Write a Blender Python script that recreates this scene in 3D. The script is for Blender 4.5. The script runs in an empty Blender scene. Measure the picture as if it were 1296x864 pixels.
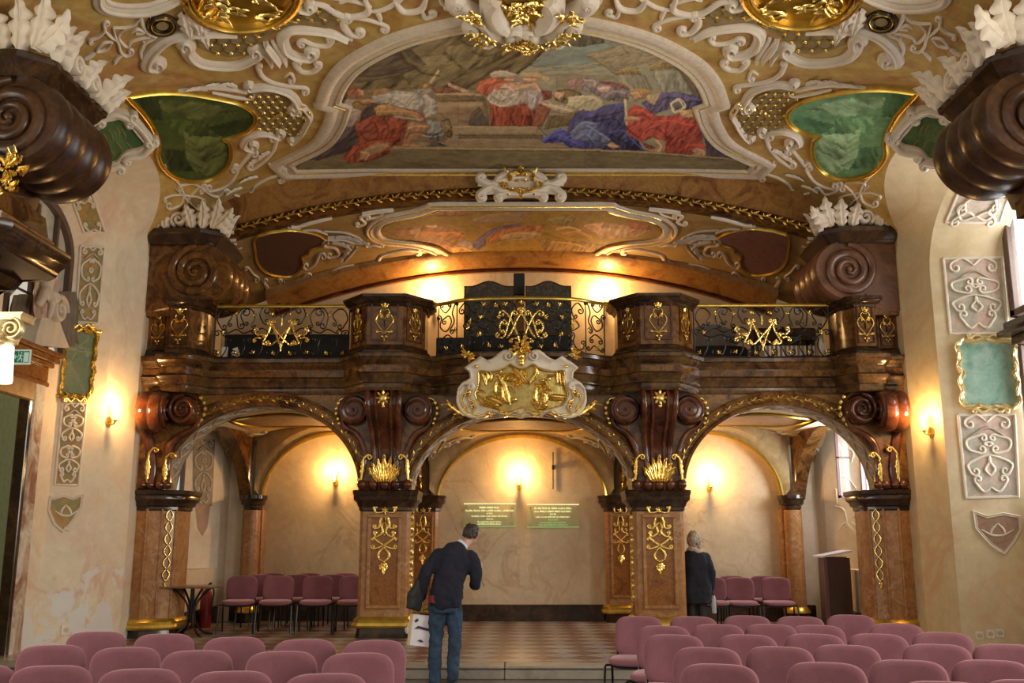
import bpy, math, random
import numpy as np
from math import sin, cos, pi, radians as R
from mathutils import Vector as V, Matrix, noise
from mathutils.bvhtree import BVHTree

random.seed(7)
C = bpy.context.scene.collection
F = 1242.0
EYE = V((0, 0, 1.55))
PITCH, YAW = R(11.5), R(0.5536)
CM = Matrix.Rotation(YAW, 3, 'Z') @ Matrix.Rotation(R(90) + PITCH, 3, 'X')
CMN = np.array(CM)

# ---------- camera helpers: turn a measured image point into a place on a known surface
def ray(px, py):
    return (CM @ V(((px - 648) / F, -(py - 432) / F, -1))).normalized()
def atY(px, py, y):
    d = ray(px, py); return EYE + d * ((y - EYE.y) / d.y)
def atX(px, py, x):
    d = ray(px, py); return EYE + d * ((x - EYE.x) / d.x)
def atZ(px, py, z):
    d = ray(px, py); return EYE + d * ((z - EYE.z) / d.z)
def proj(P):
    Q = (np.asarray(P) - np.array(EYE)) @ CMN
    return 648 - F * Q[:, 0] / Q[:, 2], 432 + F * Q[:, 1] / Q[:, 2]

# ---------- scene tree helpers
def tag(o, label=None, cat=None, group=None, kind=None):
    if label: o['label'] = label
    if cat: o['category'] = cat
    if group: o['group'] = group
    if kind: o['kind'] = kind
    return o
def empty(name, loc=(0, 0, 0), rz=0, label=None, cat=None, group=None, kind=None):
    o = bpy.data.objects.new(name, None); C.objects.link(o)
    o.location = loc or (0, 0, 0); o.rotation_euler = (0, 0, rz); o.empty_display_size = .1
    return tag(o, label, cat, group, kind)
def copy_tree(o, parent=None):
    c = o.copy(); C.objects.link(c); c.parent = parent
    if parent is not None: c.matrix_parent_inverse = o.matrix_parent_inverse.copy()
    for ch in list(o.children): copy_tree(ch, c)
    return c

# ---------- mesh builder
class MB:
    def __init__(s): s.v = []; s.f = []; s.m = []; s.uv = None
    def add(s, vs, fs, mi=0):
        b = len(s.v); s.v.extend([tuple(p) for p in vs])
        for f in fs: s.f.append(tuple(b + i for i in f)); s.m.append(mi)
        return s
    def box(s, x0, y0, z0, x1, y1, z1, b=0.0, mi=0):
        x0, x1 = min(x0, x1), max(x0, x1); y0, y1 = min(y0, y1), max(y0, y1); z0, z1 = min(z0, z1), max(z0, z1)
        if b <= 0:
            s.add([(x0,y0,z0),(x1,y0,z0),(x1,y1,z0),(x0,y1,z0),(x0,y0,z1),(x1,y0,z1),(x1,y1,z1),(x0,y1,z1)],
                  [(0,3,2,1),(4,5,6,7),(0,1,5,4),(1,2,6,5),(2,3,7,6),(3,0,4,7)], mi)
        else:
            b = min(b, (x1-x0)*.45, (y1-y0)*.45, (z1-z0)*.45)
            rings = []
            for (z, k) in ((z0, b), (z0+b, 0), (z1-b, 0), (z1, b)):
                a0, a1, c0, c1 = x0+k, x1-k, y0+k, y1-k
                q = b if k == 0 else b*.6
                rings.append([(a0+q,c0,z),(a1-q,c0,z),(a1,c0+q,z),(a1,c1-q,z),(a1-q,c1,z),(a0+q,c1,z),(a0,c1-q,z),(a0,c0+q,z)])
            s.rings(rings, True, True, True, mi)
        return s
    def rings(s, rings, closed=True, cap0=False, cap1=False, mi=0):
        n = len(rings[0]); vs = [p for r in rings for p in r]; fs = []
        for i in range(len(rings) - 1):
            for j in range(n if closed else n - 1):
                a = i*n + j; b = i*n + (j+1) % n
                fs.append((a, b, b + n, a + n))
        if cap0: fs.append(tuple(reversed(range(n))))
        if cap1: fs.append(tuple((len(rings)-1)*n + j for j in range(n)))
        return s.add(vs, fs, mi)
    def grid(s, P, mi=0, mask=None):
        nu, nv = len(P), len(P[0]); vs = [p for r in P for p in r]; fs = []
        for i in range(nu-1):
            for j in range(nv-1):
                if mask is None or mask(i, j): fs.append((i*nv+j, (i+1)*nv+j, (i+1)*nv+j+1, i*nv+j+1))
        return s.add(vs, fs, mi)
    def prism(s, poly, fn, d0, d1, mi=0):      # poly: 2D outline, fn(u, v, d) -> 3D
        n = len(poly)
        return s.rings([[fn(u, v, d0) for u, v in poly], [fn(u, v, d1) for u, v in poly]], True, True, True, mi)
    def tube(s, pts, r, n=8, mi=0, caps=True, flat=1.0):
        pts = [V(p) for p in pts]; m = len(pts)
        if m < 2: return s
        rr = r if hasattr(r, '__len__') else [r]*m
        T = [(pts[min(i+1, m-1)] - pts[max(i-1, 0)]).normalized() for i in range(m)]
        up = V((0, 0, 1)) if abs(T[0].z) < .9 else V((1, 0, 0))
        nrm = T[0].cross(up).normalized(); rings = []
        for i in range(m):
            nrm = (nrm - T[i]*nrm.dot(T[i])); nrm = nrm.normalized() if nrm.length > 1e-6 else T[i].orthogonal().normalized()
            bn = T[i].cross(nrm)
            rings.append([tuple(pts[i] + (nrm*cos(2*pi*k/n) + bn*sin(2*pi*k/n)*flat)*rr[i]) for k in range(n)])
        return s.rings(rings, True, caps, caps, mi)
    def lathe(s, prof, c=(0, 0, 0), n=20, M=None, mi=0, cap=True):   # prof: (r, z)
        c = V(c); rings = []
        for r, z in prof:
            ring = []
            for k in range(n):
                p = V((r*cos(2*pi*k/n), r*sin(2*pi*k/n), z))
                if M is not None: p = M @ p
                ring.append(tuple(c + p))
            rings.append(ring)
        return s.rings(rings, True, cap, cap, mi)
    def ribbon(s, pts, nrm, w, h, n=5, lift=0.0, mi=0):  # a raised, rounded band lying on a surface
        pts = [V(p) for p in pts]; m = len(pts)
        if m < 2: return s
        ww = w if hasattr(w, '__len__') else [w]*m
        hh = h if hasattr(h, '__len__') else [h]*m
        rings = []
        for i in range(m):
            t = (pts[min(i+1, m-1)] - pts[max(i-1, 0)]); nn = V(nrm[i] if isinstance(nrm, list) else nrm)
            t = t - nn*t.dot(nn)
            if t.length < 1e-9: t = nn.orthogonal()
            sd = nn.cross(t.normalized())
            ring = []
            for k in range(n + 1):
                a = pi*k/n
                ring.append(tuple(pts[i] + sd*(ww[i]*.5*cos(a)) + nn*(lift + hh[i]*(sin(a)**.8 if 0 < k < n else -.25))))
            rings.append(ring)
        return s.rings(rings, True, True, True, mi)
    def sweep(s, path, prof, closed=False, cap=True, mi=0):   # path in XY, prof: (out, z) ; out is to the right of travel
        m = len(path); P = [V((p[0], p[1])) for p in path]; offs = []
        for i in range(m):
            a = P[i] - P[i-1] if (closed or i > 0) else P[1] - P[0]
            b = P[(i+1) % m] - P[i] if (closed or i < m-1) else P[-1] - P[-2]
            a.normalize(); b.normalize()
            na, nb = V((a.y, -a.x)), V((b.y, -b.x))
            d = (na + nb); d = d.normalized() if d.length > 1e-6 else na
            offs.append(d / max(.35, d.dot(na)))
        rings = [[(P[i].x + offs[i].x*o, P[i].y + offs[i].y*o, z) for o, z in prof] for i in range(m)]
        if closed: rings.append(rings[0])
        k = cap and not closed
        return s.rings(rings, False, k, k, mi)
    def ball(s, c, r, sc=(1, 1, 1), n=10, mi=0, M=None):
        c = V(c); rings = []
        for i in range(n + 1):
            t = pi*i/n; rad = max(sin(t), 1e-3)
            ring = []
            for k in range(n + 2):
                a = 2*pi*k/(n+2); p = V((r*sc[0]*rad*cos(a), r*sc[1]*rad*sin(a), -r*sc[2]*cos(t)))
                if M is not None: p = M @ p
                ring.append(tuple(c + p))
            rings.append(ring)
        return s.rings(rings, True, False, False, mi)
    def bvh(s): return BVHTree.FromPolygons([V(p) for p in s.v], s.f)
    def build(s, name, mats, parent=None, smooth=35, label=None, cat=None, group=None, kind=None, colors=None):
        me = bpy.data.meshes.new(name); me.from_pydata(s.v, [], s.f); me.update()
        for m in (mats if isinstance(mats, (list, tuple)) else [mats]): me.materials.append(m)
        me.polygons.foreach_set('material_index', s.m)
        if colors is not None:
            ca = me.color_attributes.new('paint', 'FLOAT_COLOR', 'POINT')
            ca.data.foreach_set('color', np.asarray(colors, dtype=np.float32).ravel())
        if smooth:
            me.polygons.foreach_set('use_smooth', [True]*len(me.polygons))
            me.set_sharp_from_angle(angle=R(smooth))
        o = bpy.data.objects.new(name, me); C.objects.link(o)
        if parent is not None:
            o.parent = parent
            o.matrix_parent_inverse = Matrix.LocRotScale(parent.location, parent.rotation_euler, parent.scale).inverted() if parent.type == 'EMPTY' else Matrix.Identity(4)
        return tag(o, label, cat, group, kind)
def local(o):   # part was modelled in its parent's own space
    o.matrix_parent_inverse = Matrix.Identity(4); return o
def mirx(vs): return [(-x, y, z) for x, y, z in vs]
def mirrored(mb):
    q = MB(); q.v = mirx(mb.v); q.f = [tuple(reversed(f)) for f in mb.f]; q.m = list(mb.m); return q

# ---------- 2D curves
def spline(P, k=8, closed=False):
    P = [V((p[0], p[1], p[2] if len(p) > 2 else 0)) for p in P]; n = len(P); out = []
    if n < 3 and not closed: 
        return [P[0].lerp(P[-1], i/k) for i in range(k+1)] if n == 2 else P
    segs = n if closed else n - 1
    for i in range(segs):
        p0 = P[(i-1) % n] if (closed or i > 0) else P[0]*2 - P[1]
        p1, p2 = P[i % n], P[(i+1) % n]
        p3 = P[(i+2) % n] if (closed or i < n-2) else P[-1]*2 - P[-2]
        for j in range(k):
            t = j/k
            out.append(.5*((2*p1) + (p2-p0)*t + (2*p0-5*p1+4*p2-p3)*t*t + (3*p1-p0-3*p2+p3)*t**3))
    if not closed: out.append(P[-1])
    return out
def curl(p, t, r, side, turns=1.1, k=14, end=.22):
    """spiral that leaves p in direction t, turning to side (+1 left in x-right y-up)"""
    p = V((p[0], p[1])); t = V((t[0], t[1])).normalized()
    a = math.atan2(t.y, t.x) - side*pi/2; c = p + V((-t.y, t.x))*side*r; out = []
    for i in range(1, k+1):
        u = i/k; ang = a + side*2*pi*turns*u; rr = r*(1 - (1-end)*u**.8)
        out.append(V((c.x + rr*cos(ang), c.y + rr*sin(ang), 0)))
    return out
def scroll(P, r0=0, s0=1, r1=0, s1=1, turns=1.1, k=7):
    """spline through P with curls at its two ends"""
    L = spline(P, k)
    out = list(L)
    if r1: out = out + curl(out[-1], (out[-1]-out[-2]).to_2d(), r1, s1, turns)
    if r0:
        rv = curl(L[0], (L[0]-L[1]).to_2d(), r0, s0, turns); out = list(reversed(rv)) + out
    return out
def taper(n, w, a=.35, b=.35, e=.5):
    out = []
    for i in range(n):
        t = i/(n-1); f = min(1, (t+.02)/a if a > 0 else 1, (1.02-t)/b if b > 0 else 1)
        out.append(w*(e + (1-e)*f))
    return out
def inside(poly, x, y):
    x = np.asarray(x, float); y = np.asarray(y, float); r = np.zeros(x.shape, bool); n = len(poly)
    for i in range(n):
        x0, y0 = poly[i][0], poly[i][1]; x1, y1 = poly[(i+1) % n][0], poly[(i+1) % n][1]
        if y0 == y1: continue
        c = ((y0 > y) != (y1 > y)) & (x < (x1-x0)*(y-y0)/(y1-y0) + x0); r ^= c
    return r
def pip(poly, x, y): return bool(inside(poly, np.array([x]), np.array([y]))[0])

# ---------- materials
def _m(name):
    m = bpy.data.materials.new(name); m.use_nodes = True
    nt = m.node_tree; nt.nodes.clear()
    o = nt.nodes.new('ShaderNodeOutputMaterial'); b = nt.nodes.new('ShaderNodeBsdfPrincipled')
    nt.links.new(b.outputs[0], o.inputs[0]); return m, nt, b
def _tex(nt, scale, detail=5, rough=.6, dist=0.0, stretch=None, obj=True, rot=None):
    tc = nt.nodes.new('ShaderNodeTexCoord'); mp = nt.nodes.new('ShaderNodeMapping')
    nt.links.new(tc.outputs['Object'], mp.inputs[0])
    if stretch: mp.inputs['Scale'].default_value = stretch
    if rot: mp.inputs['Rotation'].default_value = rot
    n = nt.nodes.new('ShaderNodeTexNoise'); nt.links.new(mp.outputs[0], n.inputs['Vector'])
    n.inputs['Scale'].default_value = scale; n.inputs['Detail'].default_value = detail
    n.inputs['Roughness'].default_value = rough; n.inputs['Distortion'].default_value = dist
    return n
def _ramp(nt, src, stops):
    r = nt.nodes.new('ShaderNodeValToRGB'); nt.links.new(src, r.inputs[0]); e = r.color_ramp.elements
    while len(e) < len(stops): e.new(.5)
    for i, (p, c) in enumerate(stops): e[i].position = p; e[i].color = (*c, 1)
    return r
def _mix(nt, fac, a, b, mode='MIX'):
    x = nt.nodes.new('ShaderNodeMixRGB'); x.blend_type = mode
    for k, val in ((0, fac), (1, a), (2, b)):
        if isinstance(val, (int, float)): x.inputs[k].default_value = val
        elif isinstance(val, tuple): x.inputs[k].default_value = (*val, 1)
        else: nt.links.new(val, x.inputs[k])
    return x.outputs[0]
def _bump(nt, b, src, s, d=.02):
    u = nt.nodes.new('ShaderNodeBump'); u.inputs['Strength'].default_value = s; u.inputs['Distance'].default_value = d
    nt.links.new(src, u.inputs['Height']); nt.links.new(u.outputs[0], b.inputs['Normal'])
def plain(name, col, rough=.5, metal=0.0, var=.12, scale=12, bump=0.0, coat=0.0):
    m, nt, b = _m(name); n = _tex(nt, scale)
    lo = tuple(c*(1-var) for c in col); hi = tuple(min(1, c*(1+var)) for c in col)
    r = _ramp(nt, n.outputs[0], [(.3, lo), (.7, hi)]); nt.links.new(r.outputs[0], b.inputs['Base Color'])
    b.inputs['Roughness'].default_value = rough; b.inputs['Metallic'].default_value = metal
    b.inputs['Coat Weight'].default_value = coat
    if bump: _bump(nt, b, n.outputs[0], bump)
    return m
def marble(name, cols, scale=1.5, dist=1.5, vein=None, vscale=1.2, vwidth=.03, vamt=.5, rough=.3, bump=0.0, stretch=None, rot=None, fine=.25):
    """cloudy stone or painted plaster: a ramp over distorted noise, fine mottling, optional thin veins"""
    m, nt, b = _m(name)
    n = _tex(nt, scale, 6, .6, dist, stretch, rot=rot); k = len(cols)
    r = _ramp(nt, n.outputs[0], [(.28 + .44*i/(k-1), c) for i, c in enumerate(cols)])
    f = _tex(nt, scale*9, 5, .7); fr = _ramp(nt, f.outputs[0], [(.3, (1-fine,)*3), (.7, (1.0,)*3)])
    col = _mix(nt, 1.0, r.outputs[0], fr.outputs[0], 'MULTIPLY')
    if vein:
        vn = _tex(nt, vscale, 5, .55, 1.2, stretch, rot=rot)
        vr = _ramp(nt, vn.outputs[0], [(.5-vwidth, (0,)*3), (.5, (1,)*3), (.5+vwidth, (0,)*3)])
        v2 = _tex(nt, vscale*.7, 2); v3 = _ramp(nt, v2.outputs[0], [(.4, (0,)*3), (.62, (vamt,)*3)])
        fac = _mix(nt, 1.0, vr.outputs[0], v3.outputs[0], 'MULTIPLY')
        col = _mix(nt, fac, col, vein)
    nt.links.new(col, b.inputs['Base Color']); b.inputs['Roughness'].default_value = rough
    if bump: _bump(nt, b, f.outputs[0], bump)
    return m
def emit(name, col, st):
    m = bpy.data.materials.new(name); m.use_nodes = True; nt = m.node_tree; nt.nodes.clear()
    o = nt.nodes.new('ShaderNodeOutputMaterial'); e = nt.nodes.new('ShaderNodeEmission')
    e.inputs[0].default_value = (*col, 1); e.inputs[1].default_value = st; nt.links.new(e.outputs[0], o.inputs[0]); return m
def glass(name, col=(.9, .95, .93), rough=.03, alpha=.25):
    m, nt, b = _m(name); b.inputs['Base Color'].default_value = (*col, 1); b.inputs['Roughness'].default_value = rough
    b.inputs['Alpha'].default_value = alpha; b.inputs['Specular IOR Level'].default_value = .8
    return m
def painted(name, rough=.75, grain=.12):
    m, nt, b = _m(name); a = nt.nodes.new('ShaderNodeVertexColor'); a.layer_name = 'paint'
    f = _tex(nt, 9, 6, .7); fr = _ramp(nt, f.outputs[0], [(.3, (1-grain*2,)*3), (.7, (1+grain,)*3)])
    nt.links.new(_mix(nt, 1.0, a.outputs[0], fr.outputs[0], 'MULTIPLY'), b.inputs['Base Color'])
    b.inputs['Roughness'].default_value = rough; b.inputs['Specular IOR Level'].default_value = .2; _bump(nt, b, f.outputs[0], .1); return m

WOOD = marble('walnut_stucco_marble', [(.030,.012,.004),(.10,.040,.011),(.22,.10,.024),(.09,.032,.009)], 3.2, 1.4, rough=.17, fine=.45)
WOODR = marble('red_brown_polished_marble', [(.035,.011,.005),(.11,.030,.012),(.20,.070,.024)], 2.6, 1.5, rough=.14, fine=.4)
ENTM = marble('brown_entablature_marble', [(.028,.013,.006),(.075,.036,.013),(.16,.082,.026),(.05,.024,.010)], 2.4, 1.4, rough=.15, fine=.5)
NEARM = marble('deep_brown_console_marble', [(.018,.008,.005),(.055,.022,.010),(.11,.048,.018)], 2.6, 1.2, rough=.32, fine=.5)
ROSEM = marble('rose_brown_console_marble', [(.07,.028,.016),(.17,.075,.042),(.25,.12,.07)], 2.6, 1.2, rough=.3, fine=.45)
DARKM = marble('dark_brown_marble', [(.018,.009,.005),(.046,.022,.010),(.11,.055,.020)], 3, 1.2, rough=.16, fine=.5)
TAN = marble('tan_pier_marble', [(.34,.15,.045),(.47,.24,.09),(.38,.17,.06),(.54,.31,.14)], 1.8, 1.6, vein=(.62,.5,.38), vscale=2, vamt=.3, rough=.22, fine=.4)
ORANGE = marble('orange_brown_panel_marble', [(.20,.065,.015),(.36,.14,.03),(.27,.10,.03)], 2.8, 1.8, rough=.22, fine=.45)
FRIEZE = marble('brown_ochre_marbling', [(.12,.042,.008),(.32,.13,.025),(.42,.21,.045),(.24,.09,.018)], 2.2, 1.8, rough=.5, fine=.4)
PLAS = marble('cream_marbled_plaster', [(.58,.44,.23),(.68,.55,.33),(.72,.60,.38),(.64,.50,.29)], .8, 1.5, vein=(.62,.30,.17), vscale=.55, vwidth=.045, vamt=.55, rough=.6, fine=.16)
PLASP = marble('pink_marbled_plaster', [(.70,.59,.41),(.78,.68,.50),(.76,.60,.42),(.72,.64,.46)], .7, 2.2, vein=(.62,.30,.20), vscale=.6, vwidth=.05, vamt=.6, rough=.6, fine=.14)
def patchy(m):   # old white filler patches low on the wall, with shapes of their own
    nt = m.node_tree; b = [n for n in nt.nodes if n.type == 'BSDF_PRINCIPLED'][0]; src = b.inputs['Base Color'].links[0].from_socket
    ge = nt.nodes.new('ShaderNodeNewGeometry'); sp = nt.nodes.new('ShaderNodeSeparateXYZ'); nt.links.new(ge.outputs['Position'], sp.inputs[0])
    n = _tex(nt, 2.2, 4, .6, .6); a = nt.nodes.new('ShaderNodeMath'); a.operation = 'MULTIPLY_ADD'; nt.links.new(sp.outputs[2], a.inputs[0]); a.inputs[1].default_value = -.22; nt.links.new(n.outputs[0], a.inputs[2])
    r = _ramp(nt, a.outputs[0], [(.36, (0,)*3), (.40, (.85,)*3)]); nt.links.new(_mix(nt, r.outputs[0], src, (.70,.69,.66)), b.inputs['Base Color'])
patchy(PLASP)
PLASD = marble('ochre_vein_plaster', [(.58,.46,.29),(.67,.55,.36),(.72,.60,.42)], .9, 1.5, vein=(.42,.26,.12), vscale=.8, vwidth=.03, vamt=.55, rough=.6, fine=.18, rot=(0,.7,0))
OCHRE = marble('ochre_vault_plaster', [(.34,.14,.025),(.50,.31,.07),(.58,.40,.12),(.44,.22,.06),(.60,.46,.18)], .8, .7, rough=.75, fine=.3, vein=(.38,.15,.05), vscale=.7, vwidth=.07, vamt=.35)
OLIVE = marble('olive_vault_plaster', [(.20,.12,.03),(.33,.21,.06),(.42,.25,.07)], 1.3, 1.5, rough=.75, fine=.2)
STUC = plain('white_stucco', (.68,.60,.48), .55, var=.08, scale=8, bump=.1)
STUCG = plain('grey_stucco', (.46,.41,.34), .6, var=.12, scale=8)
GOLD = plain('gilding', (.84,.60,.18), .24, 1.0, var=.2, scale=25, bump=.25)
GOLDP = plain('pale_gilding', (.80,.66,.36), .35, .75, var=.15, scale=20, bump=.15)
SPAN = marble('ochre_brown_spandrel_marble', [(.07,.027,.008),(.20,.09,.02),(.34,.165,.04),(.15,.06,.014)], 2.6, 1.6, rough=.2, fine=.45)
IRON = plain('black_iron', (.012,.011,.012), .35, .3)
GREEND = marble('dark_green_panel_marbling', [(.035,.07,.015),(.07,.13,.03),(.12,.19,.05)], 1.6, 2, vein=(.22,.28,.10), vscale=1.2, vwidth=.05, vamt=.5, rough=.7)
GREENL = marble('sea_green_panel_marbling', [(.08,.20,.11),(.13,.30,.18),(.20,.38,.25)], 1.6, 2, vein=(.35,.5,.36), vscale=1.2, vwidth=.06, vamt=.55, rough=.7)
LATT = marble('lattice_ground', [(.26,.17,.06),(.36,.26,.11)], 3, 1, rough=.8)
# ================= camera, light =================
cam = bpy.data.cameras.new('camera'); co = bpy.data.objects.new('camera', cam); C.objects.link(co)
cam.sensor_width = 36; cam.lens = 36*F/1296; cam.clip_end = 200; cam.clip_start = .05
co.matrix_world = Matrix.Translation(EYE) @ CM.to_4x4()
sc = bpy.context.scene; sc.camera = co
sc.view_settings.view_transform = 'Standard'; sc.view_settings.look = 'None'
sc.view_settings.gamma = 1; sc.view_settings.use_curve_mapping = False; sc.view_settings.exposure = 0.0
w = bpy.data.worlds.new('sky'); sc.world = w; w.use_nodes = True
w.node_tree.nodes['Background'].inputs[0].default_value = (1.0, .89, .73, 1)
w.node_tree.nodes['Background'].inputs[1].default_value = .62
def area(name, loc, rot, sx, sy, power, col):
    l = bpy.data.lights.new(name, 'AREA'); l.shape = 'RECTANGLE'; l.size = sx; l.size_y = sy; l.energy = power; l.color = col
    o = bpy.data.objects.new(name, l); C.objects.link(o); o.location = loc; o.rotation_euler = rot; return o
def lamp(name, loc, power, col=(1, .56, .20), r=.05):
    l = bpy.data.lights.new(name, 'POINT'); l.energy = power; l.color = col; l.shadow_soft_size = r
    o = bpy.data.objects.new(name, l); C.objects.link(o); o.location = loc; return o

# ================= vault over the hall =================
W = 5.78; ZC = 7.45
def vaultz(x): return ZC - 1.25*(abs(x)/5.8)**4.6
def vaultx(z): return min(5.8, 5.8*(max(0, ZC - z)/1.25)**(1/4.6))
YC, HW, ZS, ZA = 12.52, 2.12, 5.9, 6.75          # side arch: centre, half width, spring, crown
def archz(y, hw=HW, zs=ZS, za=ZA):
    u = abs(y - YC)/hw
    return zs + (za - zs)*math.sqrt(max(0, 1 - u*u)) if u < 1 else zs
ys = [7.0 + .2*i for i in range(18)] + [YC - HW*cos(pi*i/40) for i in range(41)] + [14.66, 14.8, 15.0, 15.12]
ys = sorted(set(round(y, 4) for y in ys if y <= 10.4 or y >= YC-HW-.001))
P = []
for y in ys:
    zb = archz(y); xb = vaultx(zb); half = []
    for i in range(1, 45):
        t = i/44; x = xb*(1 - (1-t)**1.6); half.append((x, vaultz(x)))
    zz = vaultz(xb); half += [(xb, zz + (min(zb, zz)-zz)*k/6) for k in range(1, 7)]
    row = [(-x, y, z) for x, z in reversed(half)] + [(0, y, ZC)] + [(x, y, z) for x, z in half]
    P.append(row)
vault = MB().grid(P)
VB = vault.bvh()
vault.build('ceiling', OCHRE, kind='structure')
XS = vaultx(ZS)
def on(bvh, px, py, off=0.0, mir=False):
    h, nn, _, _ = bvh.ray_cast(EYE, ray(px, py))
    if h is None: return None, None
    if nn.dot(ray(px, py)) > 0: nn = -nn
    return h + nn*off, nn
# wall mass between the vault foot and the floor, with the splayed side bays
def strip(mb, c0, c1, n=1):
    mb.grid([[tuple(V(a).lerp(V(b), k/n)) for k in range(n+1)] for a, b in zip(c0, c1)])
def jamb(sx, x, hw, zs, za, yc=YC, zb=0.0):
    c = [(sx*x, yc - hw, zb), (sx*x, yc - hw, zb+1.2), (sx*x, yc-hw, zs-1.2)]
    c += [(sx*x, yc - hw*cos(pi*i/40), zs + (za-zs)*sin(pi*i/40)) for i in range(41)]
    c += [(sx*x, yc+hw, zs-1.2), (sx*x, yc+hw, zb+1.2), (sx*x, yc + hw, zb)]; return c
SIDEB = {}
for sx, nm in ((-1, 'left'), (1, 'right')):
    mb = MB(); pm = PLASP if sx < 0 else PLAS
    c0 = jamb(sx, XS, HW, ZS, ZA)
    # start of the band follows the vault surface itself
    c0 = [(sx*max(vaultx(z)+.0, 0) if z > ZS else p[0], p[1], z) for p in c0 for z in (p[2],)]
    c1 = jamb(sx, 6.02, 1.50, 5.40, 6.52)
    strip(mb, c0, c1, 3)
    b1 = MB(); strip(b1, c0, c1, 3)
    mb.build('wall_'+nm, pm, kind='structure')
    mb = MB(); WX = 6.92 if sx > 0 else 6.5; c2 = jamb(sx, WX, 1.02 if sx > 0 else 1.08, 5.5, 6.22); c1b = [tuple(p) for p in c1]
    strip(mb, c1b, c2, 3); strip(b1, c1b, c2, 3)
    SIDEB[sx] = b1.bvh()
    mb.build('wall_'+nm+'_reveal', PLASP if sx < 0 else PLAS, kind='structure')
    # pier faces either side of the bay
    mb = MB()
    for (ya, yb) in ((YC+HW, 15.1), (8.3, YC-HW)):
        mb.add([(sx*XS, ya, 0), (sx*XS, yb, 0), (sx*XS, yb, ZS+.02), (sx*XS, ya, ZS+.02)], [(0,1,2,3)])
    mb.build('wall_'+nm+'_pier', pm, kind='structure')
# floor
mb = MB(); mb.box(-7.4, -3, -.1, 7.4, 14.0, 0)
FLO = marble('worn_grey_floor', [(.12,.10,.09),(.20,.17,.15),(.28,.25,.22)], 1.5, 1, rough=.4)
mb.build('floor', FLO, kind='structure')
# raised chequered platform with stone step
YST = 11.75
def checker_mat():
    m, nt, b = _m('chequered_stone'); tc = nt.nodes.new('ShaderNodeTexCoord'); mp = nt.nodes.new('ShaderNodeMapping')
    mp.inputs['Rotation'].default_value = (0, 0, R(45)); nt.links.new(tc.outputs['Object'], mp.inputs[0])
    ck = nt.nodes.new('ShaderNodeTexChecker'); ck.inputs['Scale'].default_value = 2.7; nt.links.new(mp.outputs[0], ck.inputs[0])
    ck.inputs[1].default_value = (.38, .36, .35, 1); ck.inputs[2].default_value = (.20, .105, .085, 1)
    f = _tex(nt, 2.5, 6, .7, .5); fr = _ramp(nt, f.outputs[0], [(.3, (.6,)*3), (.7, (1.1,)*3)])
    nt.links.new(_mix(nt, 1.0, ck.outputs[0], fr.outputs[0], 'MULTIPLY'), b.inputs['Base Color'])
    b.inputs['Roughness'].default_value = .28; return m
CHK = checker_mat(); STEP = marble('step_stone', [(.22,.19,.15),(.36,.32,.26),(.42,.38,.32)], 2, 1, rough=.5)
mb = MB(); mb.box(-7.0, YST+.35, -.02, 7.0, 18.6, .15); mb.build('floor_platform', CHK, kind='structure')
mb = MB()
for x0, x1 in ((-7.0,-5.0),(-5.0,-3.3),(-3.3,-1.75),(-1.75,-.2),(-.2,1.35),(1.35,2.9),(2.9,5.0),(5.0,7.0)):
    mb.box(x0+.003, YST, 0, x1-.003, YST+.352, .118, .01); mb.box(x0+.003, YST-.03, .118, x1-.003, YST+.352, .152, .012)
mb.build('floor_step', STEP, kind='structure')

# daylight from the tall windows of the nearer bays, left and right
area('window_daylight_far_right', (7.3, 12.5, 3.9), (0, R(90), 0), 4.0, 1.8, 330, (.93,.95,1))
area('window_daylight_right', (7.0, 4.5, 3.6), (0, R(90), 0), 3.4, 5.0, 560, (1,.93,.82))
area('window_daylight_left', (-7.0, 5.0, 3.6), (0, R(-90), 0), 3.4, 5.0, 240, (1,.93,.82))
# ================= ornament primitives =================
def leaf(mb, base, d, nrm, L, Wd, lobes=4, bend=.5, thick=.25, n=14, mi=0):
    base = V(base); d = V(d).normalized(); nrm = V(nrm); nrm = (nrm - d*nrm.dot(d)).normalized(); sd = nrm.cross(d); rows = []
    for i in range(n+1):
        t = i/n; wv = Wd*(.28 + .72*sin(pi*min(1, t*1.02)**.8))*(1 - .9*t**5)*(.58 + .56*abs(sin(pi*lobes*t)))
        c = base + d*(L*sin(t*(.6+bend)*1.1)/max(.6, sin((.6+bend)*1.1) if (.6+bend)*1.1 < pi/2 else 1)) + nrm*(L*bend*.55*t*t + thick*Wd*.3)
        row = []
        for j in range(7):
            u = (j-3)/3; row.append(tuple(c + sd*(wv*.5*u) + nrm*(thick*Wd*(1-u*u)*(1-.5*t) - (.12*Wd if abs(u) < .1 else 0))))
        rows.append(row)
    mb.grid(rows, mi); return mb
def plane_map(o, ux, uz, nn):
    o, ux, uz, nn = V(o), V(ux), V(uz), V(nn)
    return (lambda u, v, d=0: tuple(o + ux*u + uz*v + nn*d)), nn
def lay(mb, fm, nn, paths, wd, h, mirror=False, tp=True, lift=0, n=5, mi=0):
    """lay 2D scroll paths on a plane map as raised bands"""
    for p in paths:
        for s in ((1, -1) if mirror else (1,)):
            q = [fm(s*a[0], a[1]) for a in p]
            mb.ribbon(q, nn, taper(len(q), wd) if tp else wd, h, n, lift, mi)
    return mb
def berries(mb, fm, pts, r, mirror=False, n=6):
    for p in pts:
        for s in ((1, -1) if mirror else (1,)):
            mb.ball(fm(s*p[0], p[1], r*.5), r, n=n)
    return mb
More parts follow.
